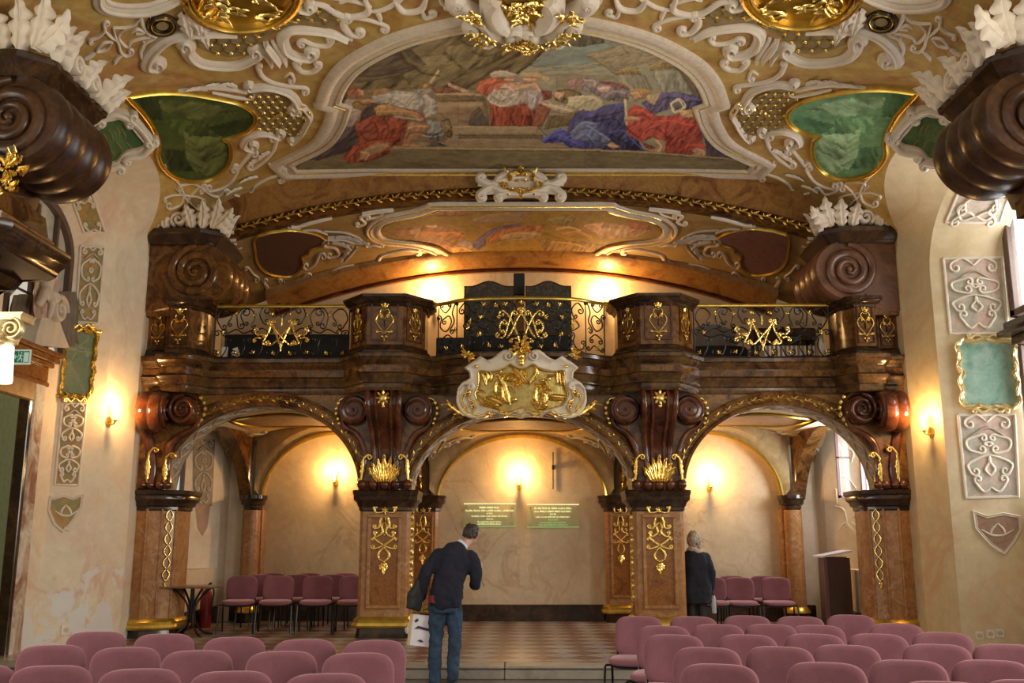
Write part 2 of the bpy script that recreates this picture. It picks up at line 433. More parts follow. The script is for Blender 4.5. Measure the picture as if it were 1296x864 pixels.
def drop_ornament(h=.85, w=.26):     # gilt strapwork pendant, origin at its top centre
    k = h/.85; q = w/.26
    P = [scroll([(.0,-.02),(.10,-.03),(.13,.03)], 0, 1, .02, 1), scroll([(.03,-.08),(.05,-.16),(.06,-.23),(.11,-.24)], .02, 1, .028, 1),
         scroll([(0,-.16),(.035,-.22),(.02,-.30),(.09,-.35),(.12,-.31)], 0, 1, .02, 1),
         scroll([(.12,-.37),(.05,-.43),(-.05,-.49),(-.12,-.51)], .02, -1, .03, -1),
         scroll([(0,-.49),(.05,-.56),(.06,-.63),(0,-.68)], 0, 1, 0, 1), [(0.0,-.02,0),(0,-.1,0),(0,-.18,0)]]
    return [[(a[0]*q, a[1]*k) for a in p] for p in P]
def drop(name, o, ux, uz, nn, parent, h=.85, w=.26, label=None):
    fm, n_ = plane_map(o, ux, uz, nn); mb = MB()
    lay(mb, fm, n_, drop_ornament(h, w), .030*w/.26+.008, .028, True)
    berries(mb, fm, [(0,-.01),(0,.03*h),(.12*w/.26,-.36*h/.85),(.0,-.33*h/.85)], .02, True)
    for a, l in ((0, .17), (.5, .11), (-.5, .11)):
        d = V(uz)*-cos(a) + V(ux)*sin(a); leaf(mb, fm(0, -.69*h/.85, .01), d, n_, l*h/.85, .05*w/.26+.01, 3, .25)
    for a in (0, .8, -.8): leaf(mb, fm(0, -.02, .01), V(uz)*cos(a) + V(ux)*sin(a), n_, .07, .04, 2, .3)
    return mb.build(name, GOLD, parent, label=label)
def vase_ornament(name, o, ux, uz, nn, parent, s=1.0):    # lyre shaped gilt mount on the parapet pedestals
    fm, n_ = plane_map(o, ux, uz, nn); mb = MB()
    P = [scroll([(0,-.18),(.07,-.10),(.13,.0),(.10,.09),(.05,.08)], 0, 1, .02, 1), scroll([(0,.02),(.03,.08),(.07,.13),(.05,.18),(0,.16)], 0, 1, .0, 1),
         scroll([(0,-.2),(.05,-.17),(.10,-.18)], 0, 1, .018, 1), [(0,.2,0),(0,.05,0),(0,-.08,0)]]
    P = [[(a[0]*s, a[1]*s) for a in p] for p in P]
    lay(mb, fm, n_, P, .024*s, .02, True); berries(mb, fm, [(0,.2*s),(0,-.27*s),(.03*s,-.24*s),(0,-.30*s)], .022*s, True)
    for a in (0, .7, -.7): leaf(mb, fm(0, .2*s, .01), V(uz)*cos(a) + V(ux)*sin(a), n_, .09*s, .05*s, 2, .3)
    return mb.build(name, GOLD, parent)
def shell(name, o, ux, uz, nn, parent, h=.42, w=.36, mat=None, n=7):   # upright gilt palmette
    fm, n_ = plane_map(o, ux, uz, nn); mb = MB()
    for i in range(n):
        a = (i-(n-1)/2)/((n-1)/2)
        leaf(mb, fm(a*w*.25, 0, .02), V(uz)*cos(a*.55) + V(ux)*sin(a*.55), n_, h*(1-.38*abs(a)), w*.24, 3, .35, .35)
    for s in (1, -1): mb.tube([fm(s*p[0], p[1], .03) for p in scroll([(0,.02),(w*.25,.02),(w*.42,.1)], 0, 1, .03, 1)], .016, 6)
    return mb.build(name, mat or GOLD, parent)
def gilt_strip(name, o, ux, uz, nn, parent, h=1.0, w=.09):
    fm, n_ = plane_map(o, ux, uz, nn); mb = MB(); k = int(h/.16)
    for i in range(k):
        z = -i*h/k
        mb.ribbon([fm(w*.45*sin(pi*t/8)*(1 if i % 2 else -1), z - h/k*t/8) for t in range(9)], n_, taper(9, .028), .02)
        mb.ribbon([fm(-w*.45*sin(pi*t/8)*(1 if i % 2 else -1), z - h/k*t/8) for t in range(9)], n_, taper(9, .02), .02)
        mb.ball(fm(0, z, .01), .018, n=5)
    leaf(mb, fm(0, -h, .01), -V(uz), n_, .12, .05, 2, .2)
    return mb.build(name, GOLD, parent)
def leaf_swag(name, pts, nrm, parent, size=.12, mat=None, step=1):   # gilt foliage running along a line
    mb = MB(); m = len(pts); pts = [V(p) for p in pts]
    for i in range(0, m-1, step):
        t = (pts[min(i+1, m-1)] - pts[max(i-1, 0)]).normalized(); nn = V(nrm[i] if isinstance(nrm, list) else nrm); sd = nn.cross(t)
        s = 1 if (i//step) % 2 else -1
        leaf(mb, pts[i], t*.8 + sd*s*.5, nn, size, size*.32, 3, .4, .3, n=7)
        if (i//step) % 2: leaf(mb, pts[i], -t*.5 + sd*s*.8, nn, size*.5, size*.25, 2, .4, .3, n=6)
    mb.ribbon(pts, nrm, size*.16, size*.14, 4)
    return mb.build(name, mat or GOLD, parent)
UX, UZ, NY = (1,0,0), (0,0,1), (0,-1,0)

# ================= lower arcade: piers =================
def moulded(plan, prof): return MB().sweep(plan, prof, True)
def frame_bar(mb, fm, x0, x1, z0, z1, wd, h):   # raised rectangular moulding
    for a, b, c, d in ((x0,z0,x1,z0+wd),(x0,z1-wd,x1,z1),(x0,z0+wd,x0+wd,z1-wd),(x1-wd,z0+wd,x1,z1-wd)):
        n = 4
        q = [(a,b),(c,b),(c,d),(a,d)]
        mb.rings([[fm(u, v, -.01) for u, v in q], [fm(u, v, h*.6) for u, v in q],
                  [fm(u + (wd*.22 if u == a else -wd*.22), v + (wd*.22 if v == b else -wd*.22), h) for u, v in q]], True, False, True)
def pier(x0, x1, y0, y1, z0, z1, label, name='pier', cap=.3, proj_=.11, panel=True, gold=True, sides=(), group=None, ch=.05):
    r = empty(name, ((x0+x1)/2, y0, z0), label=label, cat='pier', group=group, kind='thing')
    plan = [(x0+ch, y0), (x1-ch, y0), (x1, y0+ch), (x1, y1), (x0, y1), (x0, y0+ch)]
    zb = z0 + .20
    moulded(plan, [(-.05,z0+.0),(.02,z0),(.02,z0+.02),(0,z0+.16)]).build('plinth', DARKM, r)
    moulded(plan, [(.0,zb-.06),(.07,zb-.05),(.085,zb-.02),(.07,zb+.02),(.05,zb+.03),(.055,zb+.06),(.03,zb+.09),(0,zb+.11)]).build('base_moulding', GOLDP if not gold else BRASS, r)
    sh = MB(); sh.sweep(plan, [(0,zb),(0,z1-cap+.02)], True)
    xm = (x0+x1)/2; w_ = (x1-x0)
    fm, _ = plane_map((xm, y0, 0), UX, UZ, NY)
    if panel: frame_bar(sh, fm, -w_*.34, w_*.34, z0+.42, z1-cap-.06, w_*.075, .035)
    sh.build('shaft', TAN, r)
    if panel: MB().box(xm-w_*.27, y0-.006, z0+.48, xm+w_*.27, y0+.02, z1-cap-.12).build('panel', ORANGE, r)
    c0 = z1 - cap
    moulded(plan, [(0,c0-.02),(.02,c0),(.02,c0+.04),(proj_*.35,c0+.06),(proj_*.5,c0+.11),(proj_*.9,c0+.15),(proj_*.95,c0+.20),(proj_*.9,c0+.21),(proj_,c0+.23),(proj_*1.1,z1-.02),(proj_,z1),(-.1,z1)]).build('capital', DARKM, r)
    if gold: drop('gilt_pendant', (xm, y0-.004, c0-.0), UX, UZ, NY, r, .95, min(.34, w_*.44))
    for s in sides:
        xx = x1 if s > 0 else x0
        gilt_strip('gilt_strip', (xx + s*.004, y0+.26, c0-.02), (0,s,0), UZ, (s,0,0), r, 1.35, .12)
    return r
BRASS = plain('gilt_base', (.62,.42,.08), .32, .85, var=.2, scale=10)
PX = 2.06
pier(-PX-.38, -PX+.38, 15.0, 15.6, .15, 2.31, 'tan marble pier with gilt pendant left of the central arch, behind the man', sides=(1,))
pier(PX-.38, PX+.38, 15.0, 15.6, .15, 2.31, 'tan marble pier with gilt pendant right of the central arch, beside the woman', sides=(-1,))
def side_pier(sx, label):
    r = empty('wall_pier', (sx*5.5, 15.0, .15), label=label, cat='pier', kind='thing')
    pl = [(-5.80,14.95),(-5.62,14.90),(-5.42,14.98),(-5.25,15.10),(-5.20,15.25),(-5.20,15.6),(-5.80,15.6)]
    def S(prof): 
        m = MB().sweep(pl, prof, True); return mirrored(m) if sx > 0 else m
    S([(-.05,.15),(.02,.15),(0,.28)]).build('plinth', DARKM, r)
    S([(0,.26),(.07,.27),(.085,.30),(.07,.34),(.05,.35),(.055,.38),(.03,.41),(0,.43)]).build('base_moulding', BRASS, r)
    sh = S([(0,.38),(0,2.05)])
    for x, y in ((-5.62,14.90),(-5.42,14.98),(-5.25,15.10)): sh.tube([(sx*-x if False else (-sx*x), y-.0, .42), (-sx*x, y, 2.03)], .022, 8)
    sh.build('shaft', TAN, r)
    S([(0,2.0),(.02,2.02),(.02,2.06),(.05,2.08),(.06,2.13),(.10,2.17),(.105,2.22),(.10,2.23),(.12,2.25),(.125,2.30),(.11,2.31),(-.1,2.31)]).build('capital', DARKM, r)
    d = V((-sx*.17, .12, 0)).normalized(); n_ = V((-sx*.12, -.17, 0)).normalized()
    gilt_strip('gilt_strip', V((sx*5.33, 15.03, 2.02)) + n_*.01, d, UZ, n_, r, 1.05, .11)
    return r
side_pier(-1, 'tan marble wall pier with gilt base under the left end of the gallery')
side_pier(1, 'tan marble wall pier with gilt strip under the right end of the gallery')
# rear pilasters on the back wall
def back_pier(sx, label):
    x0, x1 = (1.50, 2.04) if sx > 0 else (-2.04, -1.50)
    r = pier(x0, x1, 17.9, 18.25, .15, 2.36, label, name='pilaster', cap=.27, proj_=.12)
    return r
back_pier(-1, 'rear pilaster with gilt pendant left of the glass plaques')
back_pier(1, 'rear pilaster with gilt pendant right of the glass plaques')
def back_col(sx, label):
    r = empty('column', (sx*4.86, 17.85, .15), label=label, cat='column', kind='thing'); 
    c = (sx*4.86, 17.95, 0)
    MB().lathe([(.2,.15),(.2,.3)], c, 16).build('plinth', DARKM, r)
    MB().lathe([(.19,.3),(.23,.32),(.22,.36),(.19,.4),(.17,.42)], c, 20).build('base_moulding', BRASS, r)
    m = MB(); m.lathe([(.15,.4),(.15,2.12)], c, 24); m.box(c[0]-.19, 17.98, .4, c[0]+.19, 18.22, 2.12, .02); m.build('shaft', TAN, r)
    MB().lathe([(.15,2.1),(.17,2.13),(.17,2.17),(.21,2.2),(.22,2.26),(.25,2.3),(.25,2.36),(.1,2.37)], c, 24).build('capital', DARKM, r)
back_col(-1, 'slim rear column with dark capital beside the stacked chairs on the left')
back_col(1, 'slim rear column with dark capital beside the lectern on the right')

# ================= arcade wall, soffits, vaults =================
ARC = [(-5.45, -2.45, 3.60), (-1.68, 1.68, 3.52), (2.45, 5.45, 3.60)]
def arcz(x, a, zs=2.31):
    c, h = (a[0]+a[1])/2, (a[1]-a[0])/2; return zs + (a[2]-zs)*math.sqrt(max(0, 1-((x-c)/h)**2))
front = MB(); segs = []
for a in ARC:
    c, h = (a[0]+a[1])/2, (a[1]-a[0])/2
    xs = [c - h*cos(pi*i/48) for i in range(49)]
    front.grid([[(x, 15.0, arcz(x, a)), (x, 15.0, 3.80)] for x in xs])
    front.grid([[(x, 15.6, 3.80), (x, 15.6, arcz(x, a))] for x in xs])
for x0, x1 in ((-5.80,-5.45),(-2.45,-1.68),(1.68,2.45),(5.45,5.80)): front.box(x0, 15.0, 2.31, x1, 15.6, 3.80)
arcade = empty('gallery_arcade', (0, 15.0, 2.31), label='brown marbled three-arched arcade wall carrying the organ gallery', cat='arcade', kind='thing')
front.build('spandrel_wall', SPAN, arcade, smooth=0)
SOFF = marble('painted_soffit', [(.20,.15,.10),(.36,.30,.22),(.27,.20,.13)], 2.5, 2, rough=.7)
for a in ARC:
    c, h = (a[0]+a[1])/2, (a[1]-a[0])/2
    pts = [(c - h*cos(pi*i/48), 0, 2.31 + (a[2]-2.31)*sin(pi*i/48)) for i in range(49)]
    mb = MB(); mb.grid([[(p[0], 15.0, p[2]), (p[0], 15.6, p[2])] for p in pts]); mb.build('arch_soffit', SOFF, arcade)
    # archivolt
    mb = MB(); rings = []
    for i in range(49):
        t = pi*i/48; n_ = V((-cos(t)*(a[2]-2.31), 0, sin(t)*h)).normalized(); p = V(pts[i])
        rings.append([tuple(p + n_*o + V((0, 15.0-d, 0))) for o, d in ((-.015,0),(-.015,.07),(.03,.085),(.055,.06),(.15,.05),(.18,.075),(.205,.06),(.21,0))])
    mb.rings(rings, False); mb.build('archivolt', WOOD, arcade)
    lp = []
    for i in range(3, 46):
        t = pi*i/48; n_ = V((-cos(t)*(a[2]-2.31), 0, sin(t)*h)).normalized(); lp.append(V(pts[i]) + n_*.10 + V((0, 14.945, 0)))
    leaf_swag('gilt_garland', lp, (0,-1,0), arcade, .095, step=1)
    # white scrolls on the soffit
    mb = MB()
    for i in range(2, 46, 4):
        for s in (1, -1):
            q = []; nl = []
            for a_, b_, _z in scroll([(.1,.05*s),(.45,.6*s),(.8,.35*s)], .16, -s, .22, -s):
                t = pi*(i + 4*a_)/48; yy = 15.3 + .26*b_
                q.append((c - h*cos(t)*.995, yy, 2.31 + (a[2]-2.31)*sin(t)-.004)); nl.append(V((cos(t)*(a[2]-2.31), 0, -sin(t)*h)).normalized())
            mb.ribbon(q, nl, taper(len(q), .03), .015, 4)
    mb.build('soffit_scrollwork', STUCG, arcade)
for sx in (-1, 1):       # transverse ribs between the front piers and the rear pilasters
    mb = MB(); xm = sx*PX; rows = []
    for i in range(25):
        t = pi*i/24; y = 16.75 - 1.2*cos(t); z = 2.31 + .95*sin(t); rows.append([(xm-.3, y, z), (xm+.3, y, z)])
    mb.grid(rows)
    mb.build('transverse_rib', WOOD, arcade)
    for yy in (16.2, 17.0): gilt_strip('gilt_strip', (sx*(PX-.31), yy, 3.15), (0,1,0), UZ, (-sx,0,0), arcade, .6, .22)
    mb = MB()
    for k in (-.3, .3):
        mb.grid([[(xm+k, 16.75-1.2*cos(pi*i/24), 2.31+.95*sin(pi*i/24)), (xm+k, 16.75-1.2*cos(pi*i/24), 3.8)] for i in range(25)])
    mb.build('transverse_rib_side', WOOD, arcade)
BAYS = [(-5.44, -2.40, 3.62), (-1.70, 1.70, 3.54), (2.40, 5.44, 3.62)]
RIBS = [(-4.72, -2.02, 3.50), (-1.52, 1.52, 3.44), (2.02, 4.72, 3.50)]
VAULTM = marble('painted_bay_vault', [(.30,.20,.09),(.50,.36,.16),(.40,.26,.10)], 1.5, 2, rough=.7)
DARKP = marble('dark_painted_oval', [(.10,.055,.035),(.20,.12,.07),(.28,.16,.07),(.15,.09,.08)], 1.6, 3, rough=.7)
def bayz(u, v, zc, zs=2.31): return zs + (zc-zs)*math.sqrt(max(0, 1 - min(1, abs(u))**2*min(1, abs(v))**2))
for bi, (x0, x1, zc) in enumerate(BAYS):
    xm, hw_ = (x0+x1)/2, (x1-x0)/2; y0, y1 = 15.58, 18.2; N = 40
    q = [math.sin(pi/2*(2*i/N-1)) for i in range(N+1)]
    mb = MB(); mb.grid([[(xm+hw_*u, (y0+y1)/2 + (y1-y0)/2*v, bayz(u, v, zc)) for v in q] for u in q])
    mb.build('bay_vault', VAULTM, arcade)
    ov = MB(); ring = []
    for r_ in (0.02, .25, .5, .75, 1): ring.append([(xm+hw_*.72*r_*cos(t), 16.9+.80*r_*sin(t), bayz(.72*r_*cos(t), (.80*r_*sin(t))/1.31, zc)-.02) for t in [2*pi*k/48 for k in range(48)]])
    ov.rings(ring, True, True); ov.build('vault_painting', DARKP, arcade)
    fr = MB(); pts = ring[-1] + [ring[-1][0]]
    fr.tube([(p[0], p[1], p[2]-.01) for p in pts], .022, 6); fr.build('vault_painting_frame', BRASS, arcade)
    # yellow rib and dark line where the vault meets the back wall, white scrolls in the corners
    ra, rb, rz = RIBS[bi]; rc, rh = (ra+rb)/2, (rb-ra)/2
    e = MB(); ep = [(rc - rh*cos(pi*i/40), 18.02, 2.31+(rz-2.31)*sin(pi*i/40)) for i in range(41)]
    e2 = MB(); e2.grid([[(p[0], 18.2, p[2]), (p[0], 18.02, p[2]), (p[0]+(p[0]-rc)*.10, 17.95, min(3.60, p[2]+.16)), (p[0]+(p[0]-rc)*.12, 18.05, 3.75)] for p in ep]); e2.build('lunette_band', VAULTM, arcade)
    e.tube(ep, .035, 6); e.build('wall_rib', BRASS, arcade)
    s_ = MB()
    for su in (-1, 1):
        for sv in (1,):
            for P in (scroll([(.86,.9),(.72,.78),(.62,.9)], .05, 1, .06, -1), scroll([(.93,.55),(.82,.66),(.9,.82)], .05, -1, .05, -1), scroll([(.55,.80),(.66,.70),(.80,.72)], .04, 1, .05, 1), scroll([(.35,.95),(.45,.86),(.55,.95)], .04, 1, .04, 1)):
                pp = [(xm+su*hw_*a[0], 16.89+1.31*sv*min(.99, a[1]), bayz(a[0], a[1], zc)-.006) for a in P]
                s_.ribbon(pp, (0,0,-1), .04, .025, 4)
    s_.build('vault_scrollwork', STUCG, arcade)

# ================= back wall and side walls under and over the gallery =================
bw = MB(); bw.box(-5.78, 18.31, .15, 5.78, 18.45, 7.0); bw.box(-5.45, 18.2, .15, 5.45, 18.32, 3.77); bw.box(-5.78, 18.2, 4.33, 5.78, 18.32, 7.0); bw.build('wall_back', PLASD, kind='structure')
for x0, x1 in ((-4.68,-2.04),(-1.50,1.50),(2.04,4.68)):
    pass
mb = MB()
for x0, x1 in ((-5.4,-5.06),(-4.66,-2.06),(-1.48,1.48),(2.06,4.66),(5.06,5.4)): mb.box(x0, 18.13, .15, x1, 18.22, .44, .01)
mb.build('baseboard_back', DARKM, kind='structure')
SIDEW = marble('pale_side_plaster', [(.62,.52,.36),(.70,.60,.44),(.74,.64,.48)], .8, 1.5, vein=(.6,.4,.25), vscale=.6, vamt=.4, rough=.6, fine=.15)
for sx, nm in ((-1,'left'),(1,'right')):
    mb = MB()
    def seg(a, b, z0=0.15, z1=3.9): mb.add([(sx*a[0],a[1],z0),(sx*b[0],b[1],z0),(sx*b[0],b[1],z1),(sx*a[0],a[1],z1)], [(0,1,2,3)])
    seg((5.0,18.2),(5.35,18.1)); seg((5.35,18.1),(5.42,17.85)); seg((5.42,17.85),(5.88,17.15),1.09); seg((5.42,17.85),(5.42,15.6),.15,1.09)
    seg((5.82,15.6),(5.88,15.9),1.09); seg((5.88,15.9),(5.88,17.15),1.09,2.25); seg((5.88,15.9),(5.88,17.15),3.4,3.9)
    mb.add([(sx*5.42,17.85,1.09),(sx*5.88,17.15,1.09),(sx*5.88,15.9,1.09),(sx*5.42,15.6,1.09)], [(0,1,2,3)])
    mb.add([(sx*4.9,15.6,3.5),(sx*6.3,15.6,3.5),(sx*6.3,18.2,3.5),(sx*4.9,18.2,3.5)], [(0,1,2,3)])
    mb.build('wall_gallery_'+nm, SIDEW, kind='structure')
    mb = MB(); mb.box(sx*5.36, 15.6, .15, sx*5.43, 17.9, .44, .01); mb.build('baseboard_'+nm, DARKM, kind='structure')
    # low arch along the room from front pier to rear column
    mb = MB(); rows = []
    for i in range(25):
        t = pi*i/24; y = 16.78 - 1.18*cos(t); z = 2.31 + 1.2*sin(t); k = .56*(1-i/24); rows.append([(sx*(5.12+k), y, z), (sx*(4.90+k), y, z)])
    mb.grid(rows); mb.grid([[(sx*(4.90+.56*(1-i/24)), 16.78-1.18*cos(pi*i/24), 2.31+1.2*sin(pi*i/24)), (sx*(4.90+.56*(1-i/24)), 16.78-1.18*cos(pi*i/24), 3.8)] for i in range(25)])
    mb.build('side_rib', WOOD, arcade)
    # upper gallery side walls
    mb = MB(); mb.box(sx*5.70, 16.1, 4.33, sx*5.78, 18.19, 7.0); mb.build('wall_upper_'+nm, SIDEW, kind='structure')

# ================= entablature and gallery floor =================
HALF = [(-5.80,14.80),(-5.52,14.80),(-5.42,14.62),(-5.08,14.62),(-4.90,14.85),(-4.86,15.0),(-2.72,15.0),(-2.64,14.88),(-2.34,14.48),(-1.80,14.48),(-1.46,14.86),(-1.36,14.96),(-1.22,14.88),(-1.0,14.68),(-.6,14.54),(-.2,14.50)]
PLAN = HALF + [(-x, y) for x, y in reversed(HALF)]
ent = empty('gallery_entablature', (0, 15.0, 3.75), label='dark brown moulded entablature stepping forward under the gallery railing', cat='entablature', kind='thing')
mb = MB(); mb.sweep(PLAN, [(-.3,3.76),(.0,3.76),(.02,3.79),(.02,3.86),(.05,3.88),(.06,3.93),(.10,3.97),(.11,4.0),(.05,4.03),(.04,4.14),(.05,4.16),(.09,4.19),(.12,4.24),(.15,4.25),(.16,4.30),(.14,4.32),(-.3,4.32)])
mb.build('cornice', ENTM, ent)
mb = MB(); pl = PLAN + [(5.8,18.3),(-5.8,18.3)]
mb.prism(pl, lambda u, v, d: (u, v, d), 3.78, 4.31); mb.build('gallery_floor', WOOD, ent, smooth=0)
mb = MB(); mb.sweep([(x, y-.012) for x, y in PLAN], [(.045,4.035),(.045,4.13)]); mb.build('frieze', WOOD, ent)

# ================= parapet pedestals =================
def pedestal(xm, pl, label, z0=4.31, z1=5.22, golds=()):
    r = empty('parapet_pedestal', (xm, 14.8, z0), label=label, cat='pedestal', kind='thing')
    moulded(pl, [(-.05,z0),(.07,z0),(.08,z0+.05),(.05,z0+.08),(.03,z0+.13),(0,z0+.15)]).build('base', DARKM, r)
    moulded(pl, [(0,z0+.1),(0,z1-.12)]).build('die', WOOD, r)
    moulded(pl, [(0,z1-.17),(.02,z1-.15),(.03,z1-.12),(.08,z1-.09),(.10,z1-.05),(.12,z1-.04),(.13,z1),(-.35,z1+.03)]).build('cap', DARKM, r)
    for o, ux, nn, s in golds:
        # bordered facet and gilt mount
        fm, n_ = plane_map(o, ux, UZ, nn); mb = MB(); frame_bar(mb, fm, -s[1], s[1], -.30, .30, .025, .012); mb.build('facet_moulding', WOODR, r)
        vase_ornament('gilt_mount', o, ux, UZ, nn, r, s[0])
    return r
def ped_plan(c): return [(c-.58,14.88),(c-.27,14.50),(c+.27,14.50),(c+.58,14.88),(c+.58,15.35),(c-.58,15.35)]
for sx, lab in ((-1,'dark brown parapet pedestal with gilt lyres between left railing and centre bow'), (1,'dark brown parapet pedestal with gilt lyres between centre bow and right railing')):
    c = sx*2.07; g = [((c, 14.49, 4.82), UX, NY, (1.0, .21))]
    for s in (-1, 1):
        d = V((.31, s*.38, 0)).normalized(); n_ = V((s*.38, -.31, 0)).normalized()
        g.append((tuple(V((c+s*.425, 14.69, 4.82)) + n_*.01), tuple(d), tuple(n_), (.85, .16)))
    pedestal(c, ped_plan(c), lab, golds=g)
for sx, lab in ((-1,'dark brown corner pedestal at the left end of the gallery railing'), (1,'dark brown corner pedestal at the right end of the gallery railing')):
    pl = [(-5.80,14.86),(-5.50,14.86),(-5.40,14.68),(-5.10,14.68),(-4.93,14.92),(-4.90,15.35),(-5.80,15.35)]
    g = [((sx*5.25, 14.67, 4.80), UX, NY, (.95, .13)), ((sx*5.64, 14.85, 4.78), UX, NY, (.8, .11))]
    if sx > 0: pl = [(-x, y) for x, y in reversed(pl)]
    pedestal(sx*5.35, pl, lab, golds=g)

# ================= consoles =================
def spiral2(c, r0, turns, side=1, a0=0, end=.12, k=16):
    n = int(k*turns*1.6); return [(c[0] + r0*(1-(1-end)*i/n)*cos(a0+side*2*pi*turns*i/n), c[1] + r0*(1-(1-end)*i/n)*sin(a0+side*2*pi*turns*i/n)) for i in range(n+1)]
def mid_console(xm, label):
    r = empty('scroll_console', (xm, 14.95, 2.31), label=label, cat='console', kind='thing')
    fm, n_ = plane_map((xm, 15.0, 0), UX, UZ, NY)
    prof = spline([(.10,2.33),(.16,2.44),(.10,2.60),(.09,2.85),(.13,3.05),(.24,3.22),(.40,3.36),(.50,3.52),(.50,3.68),(.42,3.78)], 5)
    W2 = lambda z: .19 + .09*max(0, (z-2.6))/1.1
    mb = MB(); mb.grid([[(xm - W2(p[1]), 15.0, p[1]), (xm - W2(p[1]), 15-p[0], p[1]), (xm + W2(p[1]), 15-p[0], p[1]), (xm + W2(p[1]), 15.0, p[1])] for p in prof])
    mb.build('body', WOODR, r)
    for k in (-.86, -.42, .42, .86):
        mb = MB(); q = [(xm + k*W2(p[1]), 15-p[0], p[1]) for p in prof]; nl = []
        for i in range(len(q)):
            t = V(q[min(i+1, len(q)-1)]) - V(q[max(i-1, 0)]); nl.append(V((1,0,0)).cross(t).normalized()*-1 if V((1,0,0)).cross(t).y > 0 else V((1,0,0)).cross(t).normalized())
        mb.ribbon(q, nl, .085 if abs(k) > .5 else .06, .05, 6); mb.build('rib', WOODR, r)
    # side wings with volutes
    for s in (-1, 1):
        out = [(s*.12,2.33),(s*.38,2.33),(s*.36,2.6),(s*.30,2.9),(s*.36,3.1),(s*.52,3.22),(s*.66,3.36),(s*.72,3.52),(s*.66,3.70),(s*.52,3.78),(s*.12,3.78)]
        if s < 0: out = out[::-1]
        mb = MB(); mb.prism(out, fm, 0.0, .10); mb.build('wing', WOOD, r)
        c = (s*.49, 3.50); mb = MB()
        mb.lathe([(.22,0),(.23,.1),(.2,.17),(.05,.19)], (xm+c[0], 14.92, c[1]), 24, Matrix.Rotation(R(90), 3, 'X'))
        sp = spiral2(c, .215, 2.3, -s, pi/2)
        mb.ribbon([fm(a, b, .21) for a, b in sp], n_, taper(len(sp), .075, .05, .6, .35), .06, 6, lift=0)
        mb.ball(fm(c[0], c[1], .25), .035, n=8)
        sp = [fm(a[0], a[1], .10) for a in spline([(s*.70,3.45),(s*.64,3.27),(s*.46,3.16),(s*.36,3.0),(s*.31,2.8),(s*.34,2.5)], 6)]
        mb.ribbon(sp, n_, taper(len(sp), .09), .05, 5); mb.build('volute', WOODR, r)
        gl = MB(); pts = [(s*.74,3.62),(s*.77,3.54),(s*.77,3.46),(s*.74,3.38),(s*.72,3.31)]
        for i, p in enumerate(pts): gl.ball(fm(p[0], p[1], .12), .035-.003*i, (1,.7,1.2), n=6)
        lay(gl, fm, n_, [scroll([(s*.62,3.70),(s*.70,3.68),(s*.76,3.62)], .03, s, 0, 1)], .04, .03, lift=.1)
        gl.build('gilt_bead_drop', GOLD, r)
        gl = MB(); lay(gl, fm, n_, [scroll([(s*.35,2.45),(s*.335,2.6),(s*.33,2.75),(s*.28,2.82)], .03, s, .05, s)], .055, .04, lift=.12)
        leaf(gl, fm(s*.34, 2.45, .12), UZ, n_, .3, .07, 4, .2); gl.build('gilt_leaf', GOLD, r)
    ro = MB()
    for x in (-.34, -.17, 0, .17, .34): ro.ball((xm+x, 14.86, 2.385), .078, (1,1.1,.95), n=10)
    ro.tube([(xm-.36,14.9,2.38),(xm+.36,14.9,2.38)], .06, 10); ro.build('scroll_roll', WOODR, r)
    shell('gilt_shell', (xm, 14.82, 2.42), UX, UZ, NY, r, .44, .40)
    mk = MB(); fm2, _ = plane_map((xm, 14.50, 3.62), UX, UZ, NY)
    mk.ball((xm, 14.47, 3.64), .06, (1,.6,1.2), n=8)
    for a in range(8): leaf(mk, (xm, 14.47, 3.64), V((sin(a*pi/4),0,cos(a*pi/4))), NY, .12, .06, 2, .3, n=6)
    mk.ball((xm, 14.5, 3.52), .035, n=6); mk.build('gilt_mask', GOLD, r)
mid_console(-PX, 'carved red-brown double scroll console above the left central pier')
mid_console(PX, 'carved red-brown double scroll console above the right central pier')
def ribbed_scroll(mb, outline, c, fm, d0, d1, ribs, amp=.05, n=5, pts_full=None):
    """extrude an outline along d with rounded ribs swelling about c"""
    rings = []; N = ribs*n
    for i in range(N+1):
        t = i/N; k = 1 + amp*(abs(sin(pi*ribs*t))**.7) - (.0)
        rings.append([fm(c[0] + (p[0]-c[0])*k, c[1] + (p[1]-c[1])*k, d0 + (d1-d0)*t) for p in outline])
    mb.rings(rings, True, True, True)
